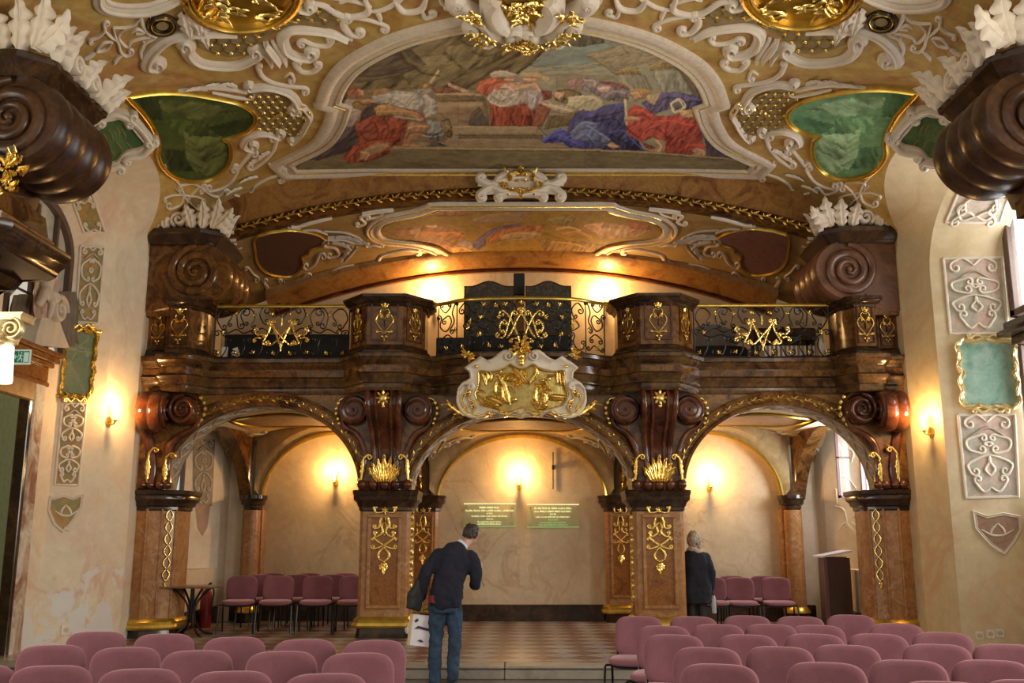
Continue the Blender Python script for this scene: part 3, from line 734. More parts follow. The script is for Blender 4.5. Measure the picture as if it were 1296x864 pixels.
def corner_console(sx, label):
    r = empty('scroll_console', (sx*5.5, 14.9, 2.31), label=label, cat='console', kind='thing')
    circ = [(14.68 + .30*cos(a), 3.46 + .30*sin(a)) for a in [2*pi*k/28 for k in range(28)]]
    mb = MB(); ribbed_scroll(mb, circ, (14.68, 3.46), lambda u, v, d: (sx*d, u, v), 5.72, 5.38, 2, .06)
    sp = spiral2((14.68, 3.46), .27, 2.2, 1, pi/2)
    mb.ribbon([(sx*5.375, a, b) for a, b in sp], (-sx,0,0), taper(len(sp), .08, .05, .6, .35), .05, 6)
    mb.build('ribbed_roll', WOODR, r)
    mb = MB(); out = [(5.80,2.33),(5.28,2.33),(5.34,2.6),(5.36,2.9),(5.24,3.12),(5.02,3.26),(4.90,3.42),(4.88,3.60),(4.98,3.74),(5.1,3.80),(5.80,3.80)]
    mb.prism(out if sx < 0 else out[::-1], lambda u, v, d: (sx*u, d, v), 15.0, 14.86); mb.build('body', WOOD, r)
    mb = MB(); cx = 5.12
    mb.lathe([(.23,0),(.24,.08),(.2,.16),(.05,.18)], (sx*cx, 14.88, 3.50), 24, Matrix.Rotation(R(90), 3, 'X'))
    sp = spiral2((cx, 3.50), .22, 2.3, -1 if True else 1, pi/2)
    mb.ribbon([(sx*a, 14.70, b) for a, b in sp], NY, taper(len(sp), .075, .05, .6, .35), .05, 6)
    q = spline([(4.89,3.44),(4.98,3.24),(5.22,3.10),(5.34,2.92),(5.33,2.65),(5.30,2.40)], 6)
    mb.ribbon([(sx*a[0], 14.85, a[1]) for a in q], NY, taper(len(q), .1), .05, 5)
    q = spline([(5.70,3.2),(5.62,2.9),(5.58,2.6),(5.6,2.4)], 6)
    mb.ribbon([(sx*a[0], 14.85, a[1]) for a in q], NY, .16, .07, 6); mb.build('volute', WOODR, r)
    gl = MB()
    for i, (x, z) in enumerate(((4.90,3.70),(4.85,3.62),(4.83,3.53),(4.84,3.44),(4.88,3.36),(4.93,3.29))): gl.ball((sx*x, 14.84, z), .034, (1,.7,1.2), n=6)
    gl.build('gilt_bead_drop', GOLD, r)
    gl = MB()
    for x, h_ in ((5.62,.5),(5.36,.42)):
        q = scroll([(x,2.42),(x,2.6),(x,2.42+h_*.8),(x-.06,2.42+h_)], 0, 1, .05, -1)
        q2 = scroll([(x,2.42),(x,2.6),(x,2.42+h_*.8),(x-.06,2.42+h_)], 0, 1, .05, 1)
        gl.ribbon([(sx*a[0], 14.80, a[1]) for a in q2], NY, taper(len(q2), .05), .035)
        leaf(gl, (sx*x, 14.80, 2.42), UZ, NY, h_*.8, .09, 5, .2)
    gl.build('gilt_leaf', GOLD, r)
    ro = MB()
    for x in (5.70,5.58,5.44,5.33): ro.ball((sx*x, 14.84, 2.38), .07, n=8)
    ro.build('scroll_roll', WOODR, r)
corner_console(-1, 'carved scroll console under the left end of the gallery')
corner_console(1, 'carved scroll console under the right end of the gallery')

def vault_console(sx, y0, y1, label, zt=6.32, post=True):
    """great volute console under the vault, with a moulded slab"""
    r = empty('vault_console', (sx*5.5, y0, 5.0), label=label, cat='console', kind='thing')
    c = (5.06, 5.66); out = [(5.80,6.10),(4.95,6.10)]
    out += [(c[0] + .44*cos(a), c[1] + .44*sin(a)) for a in [R(100 + 10*k) for k in range(0, 19)]]   # leading face bulges to the room
    out = [(5.80,6.10),(5.0,6.10)] + [(c[0] - .50*sin(a), c[1] + .46*cos(a)) for a in [R(10*k) for k in range(1, 21)]] + [(5.30,5.28),(5.36,5.10),(5.80,5.02)]
    mb = MB(); fm = lambda u, v, d: (sx*u, d, v)
    o2 = out if sx < 0 else out
    ribbed_scroll(mb, o2, (5.3, 5.72), fm, y0+.08, y1-.08, 4, .07, 6)
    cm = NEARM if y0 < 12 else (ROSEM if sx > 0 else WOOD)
    mb.build('ribbed_volute', cm, r)
    mb = MB(); sp = spiral2(c, .40, 2.6, 1, pi*.5); 
    mb.ribbon([(sx*(c[0] + (c[0]-a)), y0+.08, b) for a, b in sp], NY, taper(len(sp), .13, .05, .6, .4), .06, 7)
    mb.ball((sx*c[0], y0+.06, c[1]), .05, n=8); mb.build('volute_spiral', cm, r)
    mb = MB(); pl = [(-5.80,y0),(-5.0,y0),(-4.78,y0+.18),(-4.78,y1-.1),(-5.80,y1)]
    if sx > 0: pl = [(-x, y) for x, y in reversed(pl)]
    mb.sweep(pl, [(-.3,6.08),(-.02,6.08),(0,6.12),(.02,6.14),(.05,6.2),(.09,6.24),(.10,6.30),(.08,zt),(-.5,zt)], True)
    mb.build('slab', DARKM, r)
    if post:
        mb = MB(); pl = [(-5.80,y0+.12),(-5.42,y0+.12),(-5.34,y0+.3),(-5.34,y1-.2),(-5.80,y1-.2)]
        if sx > 0: pl = [(-x, y) for x, y in reversed(pl)]
        mb.sweep(pl, [(0,4.95),(0,5.15)], True); mb.build('neck', WOOD, r)
    return r
vault_console(-1, 14.6, 16.0, 'great dark volute console above the left end of the gallery railing')
vault_console(1, 14.6, 16.0, 'great dark volute console above the right end of the gallery railing')
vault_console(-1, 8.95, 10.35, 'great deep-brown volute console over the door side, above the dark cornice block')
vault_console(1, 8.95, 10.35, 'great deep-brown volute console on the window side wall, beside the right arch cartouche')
# ================= brown band, gilt garland and vault over the gallery =================
def zl(x): return 7.0 - .60*(abs(x)/4.5)**2.3
def zg(x, t): return (6.98 - .17*t) - (.56 + .06*t)*(abs(x)/4.3)**2.2
XX = [-5.76 + 11.52*i/72 for i in range(73)]
arch = empty('gallery_arch', (0, 15.1, 6.9), label='broad brown marbled arch band between hall vault and gallery vault', cat='arch', kind='thing')
XB = [x for x in XX if abs(x) < 5.5]
mb = MB(); mb.grid([[(x, 15.10, min(zl(x)+.13, vaultz(x))), (x, 15.06, vaultz(x)+.02)] for x in XB]); mb.build('marbled_band', FRIEZE, arch)
XG = [x for x in XX if abs(x) < 5.3]
mb = MB(); mb.grid([[(x, 15.30, zl(x)-.02), (x, 15.05, zl(x)-.02), (x, 15.02, zl(x)), (x, 15.07, zl(x)+.02), (x, 15.08, zl(x)+.12), (x, 15.03, zl(x)+.14), (x, 15.05, zl(x)+.16), (x, 15.10, zl(x)+.17)] for x in XG]); mb.build('garland_moulding', WOOD, arch)
gp = [V((x, 15.03, zl(x)+.07)) for x in [-5.1 + 10.2*i/110 for i in range(111)]]
leaf_swag('gilt_garland', gp, (0,-1,-.15), arch, .12, step=1)
GT = 8
mb = MB(); GP = [[(x, 15.25 + 2.75*k/GT, zg(x, k/GT)) for k in range(GT+1)] for x in XX]; mb.grid(GP); GB = mb.bvh()
mb.build('ceiling_gallery', OLIVE, kind='structure')
def zr(x): return 6.60 - .66*(abs(x)/4.1)**2.1
mb = MB(); XR = [-4.7 + 9.4*i/60 for i in range(61)]
mb.grid([[(x, 17.45, zg(x, .8)+.0), (x, 17.48, zr(x)+.22), (x, 17.60, zr(x)+.16), (x, 17.85, zr(x)+.06), (x, 18.0, zr(x)+.03), (x, 18.02, zr(x)), (x, 18.19, zr(x))] for x in XR]); mb.build('rear_arch_rib', FRIEZE, arch)
mb = MB(); mb.tube([(x, 18.0, zr(x)-.0) for x in XR], .035, 6); mb.build('rear_arch_moulding', WOODR, arch)

# ================= pictures painted as soft-edged patches of pigment =================
rng = np.random.RandomState(5)
def vnoise(x, y, seed):
    r = np.random.RandomState(seed).rand(64, 64); xi = np.floor(x).astype(int); yi = np.floor(y).astype(int); fx = x-xi; fy = y-yi
    fx = fx*fx*(3-2*fx); fy = fy*fy*(3-2*fy); g = lambda a, b: r[a % 64, b % 64]
    return (g(xi,yi)*(1-fx)+g(xi+1,yi)*fx)*(1-fy) + (g(xi,yi+1)*(1-fx)+g(xi+1,yi+1)*fx)*fy - .5
def srgb(c): c = np.array(c)/255.; return np.where(c <= .04045, c/12.92, ((c+.055)/1.055)**2.4)
def segdist(P, x, y, closed=False):
    d = np.full(x.shape, 1e9); Q = list(P) + ([P[0]] if closed else [])
    for a, b in zip(Q, Q[1:]):
        ex, ey = b[0]-a[0], b[1]-a[1]; l2 = ex*ex + ey*ey + 1e-9; t = np.clip(((x-a[0])*ex + (y-a[1])*ey)/l2, 0, 1)
        d = np.minimum(d, np.hypot(x - a[0] - t*ex, y - a[1] - t*ey))
    return d
def pigment1(x, y, layers, base, warp, sd, ds=1):
    wx = x + warp*(vnoise(x/3., y/3., 1) + vnoise(x/1.1, y/1.1, 2)*.6); wy = y + warp*(vnoise(x/3., y/3., 3) + vnoise(x/1.1, y/1.1, 4)*.6)
    jr = np.random.RandomState(sd); wx = wx + jr.uniform(-.35, .35, len(x)); wy = wy + jr.uniform(-.3, .3, len(x))
    col = np.zeros((len(x), 3)) + srgb(base)
    col *= (1 + .35*vnoise(x/9., y/5., 6) + .25*vnoise(x/2.5, y/1.5, 7))[:, None]
    for i, L in enumerate(layers):
        if L[0] == 's':                      # a brush stroke: points, width, colour, strength
            pts = [(q.x, q.y) for q in spline(L[1], 5)] if len(L[1]) > 2 else L[1]
            x0, x1 = min(p[0] for p in pts)-L[2]-2, max(p[0] for p in pts)+L[2]+2; y0, y1 = min(p[1] for p in pts)-L[2]-2, max(p[1] for p in pts)+L[2]+2
            m = np.where((wx > x0) & (wx < x1) & (wy > y0) & (wy < y1))[0]
            if len(m) == 0: continue
            d = segdist(pts, wx[m], wy[m]); a = np.clip(1.25 - d/(L[2]*.5), 0, 1)*(L[4] if len(L) > 4 else .8); cc = srgb(L[3])
            col[m] = col[m]*(1-a)[:, None] + cc[None, :]*a[:, None]; continue
        poly, c = L[0], srgb(L[1]); fold = L[2] if len(L) > 2 else .3; ang = L[3] if len(L) > 3 else .6; fr = L[4] if len(L) > 4 else 2.2
        m = inside(poly, wx, wy)
        if not m.any(): continue
        lum = c.mean(); c = c*(1-.30*ds) + (np.array([.24,.185,.12])*.20 + lum*.10)*ds
        cx, cy = np.mean([p[0] for p in poly]), np.mean([p[1] for p in poly]); sx_ = max(4, np.ptp([p[0] for p in poly])); sy_ = max(4, np.ptp([p[1] for p in poly]))
        ac = wx*cos(ang) + wy*sin(ang) + 3.5*vnoise(x/9., y/9., 30+i); al = -wx*sin(ang) + wy*cos(ang)
        form = -.55*((x-cx)/sx_)*fold*1.2 - .6*((y-cy)/sy_)*fold*1.6
        q1 = vnoise(ac/(fr*.9), al/(fr*3.6), 20+i); q2 = vnoise(ac/(fr*.42), al/(fr*2.0), 60+i)
        k = 1 + form + fold*(2.3*q1 + 1.3*q2)
        k = 1 + (k-1)*1.25; mm = np.where(m)[0]
        if ds: dd = segdist(poly, wx[mm], wy[mm], True); k[mm] = k[mm]*(1 - .38*np.clip(1 - dd/1.6, 0, 1))
        col[m] = c[None, :]*np.clip(k, .28, 2.1)[m][:, None]
    return col
def pigment(x, y, layers, base, gain=1.6, warp=1.6, ds=1):
    return np.clip(sum(pigment1(x, y, layers, base, warp, sd, ds) for sd in range(5))/5*gain, 0, 1)
def fresco(name, bvh, outline, layers, base, parent, nu, nv, gain, off=.012, pad=0, warp=1.6, ds=1):
    xs = [p[0] for p in outline]; yy = [p[1] for p in outline]; x0, x1, y0, y1 = min(xs)-pad, max(xs)+pad, min(yy)-pad, max(yy)+pad
    pts = []; px = []; ok = []
    for i in range(nu+1):
        for j in range(nv+1):
            u, v = x0+(x1-x0)*i/nu, y0+(y1-y0)*j/nv; h, n_ = on(bvh, u, v, off)
            ok.append(h is not None); pts.append(tuple(h) if h is not None else (0,0,0)); px.append((u, v))
    px = np.array(px); ins = inside(outline, px[:,0], px[:,1]) & np.array(ok); fs = []
    for i in range(nu):
        for j in range(nv):
            q = (i*(nv+1)+j, (i+1)*(nv+1)+j, (i+1)*(nv+1)+j+1, i*(nv+1)+j+1)
            if ins[q[0]] and ins[q[1]] and ins[q[2]] and ins[q[3]]: fs.append(q)
    used = sorted(set(k for f in fs for k in f)); idx = {k: i for i, k in enumerate(used)}
    mb = MB(); mb.add([pts[k] for k in used], [tuple(idx[k] for k in f) for f in fs])
    pu = px[used]; rgb = pigment(pu[:,0], pu[:,1], layers, base, gain, warp, ds); col = np.ones((len(used), 4)); col[:, :3] = rgb
    return mb.build(name, PAINT, parent, colors=col)
PAINT = painted('fresco_pigment')
def frame_on(name, bvh, outline, wd, h, mats, parent, closed=True, smoothk=0, off=0, prof=None):
    """moulded picture frame that follows a closed outline on the vault; prof: (side, lift)"""
    O = outline if not smoothk else [(p.x, p.y) for p in spline(outline, smoothk, closed)]
    P3 = []; N3 = []
    for p in O:
        a, b = on(bvh, p[0], p[1], off)
        if a is not None: P3.append(a); N3.append(b)
    m = len(P3); rings = []
    for i in range(m):
        if closed: t1 = (P3[i]-P3[i-1]).normalized(); t2 = (P3[(i+1) % m]-P3[i]).normalized()
        else: t1 = (P3[i]-P3[max(i-1,0)]).normalized(); t2 = (P3[min(i+1,m-1)]-P3[i]).normalized(); t1 = t2 if i == 0 else t1; t2 = t1 if i == m-1 else t2
        s1, s2 = N3[i].cross(t1), N3[i].cross(t2); d = s1 + s2; d = d.normalized() if d.length > 1e-5 else s1; d = d/max(.5, d.dot(s1))
        rings.append([tuple(P3[i] + d*(u*wd) + N3[i]*(v*h)) for u, v in (prof or ((-.5,-.3),(-.5,.5),(-.4,.8),(-.25,.55),(0,.45),(.15,.9),(.3,1),(.45,.7),(.5,-.3)))])
    if closed: rings.append(rings[0])
    mb = MB(); mb.rings(rings, False, not closed, not closed); return mb.build(name, mats, parent)
def mp(P): return [(1320-x, y) + tuple(r) for x, y, *r in P]
def symm(P): return P + [(1320-x, y) for x, y in reversed(P)]

# --- main fresco of the hall
MF = [(660,222),(500,221),(374,220),(372,214),(401,186),(419,168),(428,150),(432,138),(437,112),(452,94),(475,76),(505,60),(545,47),(590,38),(660,34)]
MFo = [(x, y) for x, y in MF]
OUT = MF + [(1322-x, y) for x, y in reversed(MF[1:-1])]
mfr = empty('ceiling_fresco', (0, 12.6, 7.4), label='large framed vault fresco with robed figures, curtain and columns above the gallery', cat='painting', kind='thing')
T1 = lambda pts: [(420+a/5.573, 60+b/5.573) for a, b in pts]
T2 = lambda pts: [(580+a/5.573, 60+b/5.573) for a, b in pts]
T3 = lambda pts: [(740+a/5.573, 60+b/5.573) for a, b in pts]
SKIN = (176,130,95)
ML = [
 # sky, wall, architecture
 ([(640,60),(700,45),(760,36),(930,36),(930,190),(640,190)], (138,134,108), .1, 1.5, 9),
 (T2([(500,120),(640,30),(680,-60),(1003,-60),(1300,60),(1150,130),(900,110),(700,140)]), (120,134,120), .12, 1.5, 8),
 (T3([(0,40),(250,-30),(420,-60),(900,60),(900,220),(500,90),(200,150),(60,90)]), (142,128,96), .22, 1.2, 1.6),
 (T3([(560,60),(700,90),(900,260),(1000,700),(1000,900),(860,600),(760,300),(640,160)]), (84,74,62), .25, .4, 4),
 (T3([(200,180),(400,180),(450,300),(300,330),(240,250)]), (128,124,100), .22, 0, 2.5), (T3([(460,150),(660,150),(780,330),(560,330)]), (132,130,106), .25, 0.1, 2.8),
 (T3([(200,150),(380,130),(400,180),(215,185)]), (140,116,66), .35, 0, .9), (T3([(450,110),(640,80),(670,130),(470,160)]), (140,116,66), .35, 0, .9),
 (T3([(-200,180),(200,190),(240,290),(-200,300)]), (134,124,92), .1, 1.5, 3),
 # curtain
 ([(425,140),(440,105),(480,72),(540,47),(600,38),(700,38),(690,62),(672,80),(655,92),(625,96),(606,112),(560,108),(500,112),(440,120)], (92,78,44), .5, .95, 5.5),
 ([(560,58),(600,50),(640,60),(625,78),(590,88),(575,75)], (112,98,58), .35, .8, 4),([(500,74),(560,66),(590,90),(560,108),(520,110)], (116,102,62), .35, 1.1, 4), ([(440,116),(470,78),(520,60),(540,80),(500,96),(450,104)], (74,60,44), .35, 1.2, 5),
 ([(700,40),(760,40),(766,52),(735,58),(712,54)], (86,80,58), .35, .2, 3),
 # altar, steps
 (T1([(740,310),(1010,310),(1010,560),(740,560),(730,420)]), (150,124,88), .12, 1.57, 6), (T2([(0,310),(170,320),(210,545),(0,560)]), (140,116,84), .15, 1.57, 5),
 (T1([(730,330),(1010,325),(1010,375),(740,375)]), (118,98,62), .25, 1.57, 1.2), (T2([(0,330),(180,335),(185,370),(0,370)]), (112,92,60), .2, 1.57, 1.2), (T2([(70,540),(90,460),(150,400),(215,540)]), (82,72,62), .2),
 (T1([(840,545),(1003,545),(1003,700),(400,700),(480,650),(800,660)]), (156,132,94), .1, 1.57, 3), (T2([(0,545),(570,545),(615,610),(800,700),(0,700)]), (152,128,92), .1, 1.57, 3),
 (T2([(0,605),(600,605),(600,632),(0,632)]), (120,98,64), .15, 1.57, 1), (T2([(0,550),(560,550),(550,600),(0,605)]), (164,140,102), .06),
 # plinth band along the bottom
 ([(374,198),(495,185),(660,185),(1322-495,188),(1322-374,205),(950,222),(374,222)], (112,98,62), .15, 1.57, 4), ([(420,185),(660,184),(905,192),(905,196),(660,189),(420,190)], (150,130,86), .1, 1.57, 2),
 (T1([(-280,760),(160,540),(200,700),(-100,790)]), (66,54,64), .3, 1, 4), (T3([(830,460),(1000,480),(1400,800),(860,760)]), (54,48,66), .3, .4, 5),
 # left: boy in white
 (T1([(0,600),(20,470),(110,350),(200,360),(210,470),(150,540)]), (168,154,138), .25, .9, 2), (T1([(110,330),(115,285),(180,270),(235,300),(215,340),(160,350)]), (150,84,56), .25), (T1([(180,285),(232,292),(225,330),(190,330)]), (184,130,98), .15),
 # priest in white bending
 (T1([(280,330),(400,290),(560,300),(680,320),(750,380),(740,470),(660,490),(640,430),(480,490),(300,400)]), (166,160,146), .28, .9, 2.2), (T1([(280,330),(290,285),(370,272),(440,290),(340,330)]), (156,116,66), .25), (T1([(560,300),(680,260),(720,300),(640,330)]), (150,140,124), .3), (T1([(620,250),(690,240),(710,270),(640,280)]), (170,120,60), .3),
 (T1([(680,240),(750,140),(765,155),(705,245)]), (204,184,124), .1), (T1([(700,280),(850,270),(920,310),(740,315)]), (122,64,44), .3), (T1([(815,235),(990,300),(920,310),(815,260)]), (188,152,122), .15),
 # seated man in red
 (T1([(200,460),(250,390),(400,380),(420,440),(320,480),(230,550),(200,500)]), (58,44,56), .3), (T1([(135,390),(180,350),(290,355),(300,385),(200,430),(150,420)]), (140,106,56), .3), (T1([(205,360),(290,355),(295,385),(230,395)]), (176,130,92), .15),
 (T1([(300,430),(340,390),(430,385),(440,420),(610,435),(660,470),(650,510),(590,480),(400,455),(320,475)]), (174,128,66), .25, .4, 2), (T1([(440,405),(620,435),(655,500),(610,500),(580,460),(440,440)]), SKIN, .2),
 (T1([(160,520),(300,470),(480,480),(560,510),(520,570),(500,680),(300,700),(190,680)]), (140,52,28), .42, .8, 2.4), (T1([(80,760),(160,680),(330,630),(450,640),(400,740),(260,800),(110,810)]), (150,54,26), .4, .5, 2.2),
 (T1([(530,530),(560,510),(690,530),(690,570),(600,640),(540,690),(490,690),(520,600)]), (164,116,76), .22), (T1([(200,720),(330,650),(420,670),(380,710),(250,770),(190,790)]), (168,128,84), .22),
 (T1([(660,500),(770,510),(790,570),(770,640),(640,620),(690,560)]), (140,140,130), .3), (T1([(650,600),(780,590),(740,660),(830,690),(660,690),(720,650)]), (84,80,72), .3), (T1([(760,520),(800,495),(850,560),(850,620),(800,640)]), (126,104,66), .45, .3, 1.2),
 # priest in red holding the child
 (T2([(190,330),(210,300),(230,545),(590,550),(660,420),(600,380),(300,400)]), (150,52,24), .38, .1, 2.2), (T2([(510,545),(590,550),(655,425),(560,400)]), (138,70,38), .3), (T2([(120,300),(150,225),(260,195),(400,240),(300,300),(180,330)]), (184,86,52), .28, .6, 2.2),
 (T2([(220,190),(250,155),(340,150),(430,185),(420,200),(300,200),(240,210)]), (176,156,130), .2), (T2([(240,185),(280,160),(380,175),(350,200)]), (190,168,142), .1), (T2([(330,205),(390,195),(410,235),(350,240)]), SKIN, .2),
 (T2([(195,345),(250,285),(420,290),(500,300),(490,380),(330,415),(230,390)]), (176,162,140), .28, .5, 2), (T2([(290,250),(400,235),(560,235),(590,330),(560,330),(520,270),(400,300)]), (190,150,118), .2), (T2([(480,290),(590,280),(600,370),(520,440),(490,410)]), (162,148,140), .28),
 (T2([(420,200),(440,165),(560,155),(660,210),(620,240),(560,200)]), (186,160,104), .08), (T2([(450,210),(560,195),(570,225),(470,240)]), (190,140,100), .2), (T2([(590,290),(660,300),(660,350),(600,370)]), (128,50,28), .3),
 # kneeling mother in blue
 (T2([(640,470),(760,470),(880,430),(1003,390),(1003,500),(800,540),(600,570)]), (102,84,40), .35), (T2([(780,340),(880,320),(1003,340),(1003,440),(860,440),(760,400)]), (184,172,132), .2), (T2([(560,375),(650,385),(780,400),(860,430),(760,460),(640,420)]), (176,158,124), .25),
 (T2([(665,330),(700,290),(780,285),(880,320),(780,345),(740,380),(690,370)]), (110,88,48), .35), (T2([(670,320),(700,300),(750,310),(740,345),(690,350)]), (196,156,112), .12),
 (T3([(-120,560),(-60,440),(60,410),(280,380),(280,520),(360,620),(420,720),(0,710),(-120,690)]), (36,44,100), .5, .5, 2.6), (T2([(580,640),(720,560),(800,600),(930,690),(780,700),(740,660),(610,670)]), (52,56,140), .45, 1, 2.2),
 (T2([(780,590),(880,515),(960,520),(1003,600),(900,650),(800,640)]), (100,110,140), .3, .9, 2.4), (T3([(0,520),(80,560),(190,650),(150,670),(0,620)]), (92,104,140), .3, .6, 2.4), (T3([(150,680),(190,655),(250,690),(200,710)]), SKIN, .15), (T3([(0,330),(60,320),(160,390),(60,440),(0,440)]), (170,160,124), .2),
 # woman behind
 (T3([(-20,210),(60,200),(120,240),(330,280),(300,380),(140,360),(60,310),(-20,300)]), (122,112,112), .35, .5, 2.2), (T3([(80,270),(190,250),(170,310),(110,310)]), (190,150,130), .15), (T3([(-120,220),(-40,200),(0,230),(-60,290),(-120,290)]), (160,120,104), .25), (T3([(100,225),(260,240),(330,280),(200,270)]), (138,84,76), .25),
 # seated apostle with book
 (T3([(400,380),(540,310),(640,300),(860,350),(900,450),(840,470),(700,440),(600,420),(480,470)]), (64,58,98), .4, .4, 2.4), (T3([(430,320),(540,310),(490,400),(440,370)]), (180,150,104), .15), (T3([(320,320),(350,280),(440,285),(470,305),(420,350),(350,370)]), (150,110,58), .3), (T3([(320,310),(380,295),(400,330),(350,360)]), (190,140,100), .12),
 (T3([(300,440),(350,390),(430,420),(500,470),(600,470),(700,450),(830,520),(830,660),(860,700),(740,750),(570,740),(500,620),(400,660),(290,600)]), (164,46,34), .38, .8, 2.6), (T3([(470,620),(570,650),(570,735),(420,725),(510,690)]), (172,132,88), .2), (T3([(750,715),(800,695),(860,720),(860,760),(790,755)]), (160,120,80), .2), (T3([(500,690),(400,660),(430,700),(480,710)]), (126,34,26), .3),
 (T3([(275,350),(295,350),(305,540),(290,540)]), (206,190,150), .08), (T3([(280,480),(380,480),(370,510),(280,510)]), SKIN, .2), (T3([(660,440),(800,415),(820,440),(740,490),(690,480)]), (184,146,90), .2), (T3([(760,480),(850,460),(780,495)]), (120,116,84), .2),
 (T3([(600,385),(670,350),(710,415),(630,450)]), (206,190,150), .05), (T3([(615,392),(665,368),(693,412),(637,437)]), (92,84,76), .3),
]
SS = lambda T, pts, w_, c, al=.75: ('s', T(pts), w_, c, al)
DK, SK2, HL = (48,36,34), (206,158,118), (214,198,164)
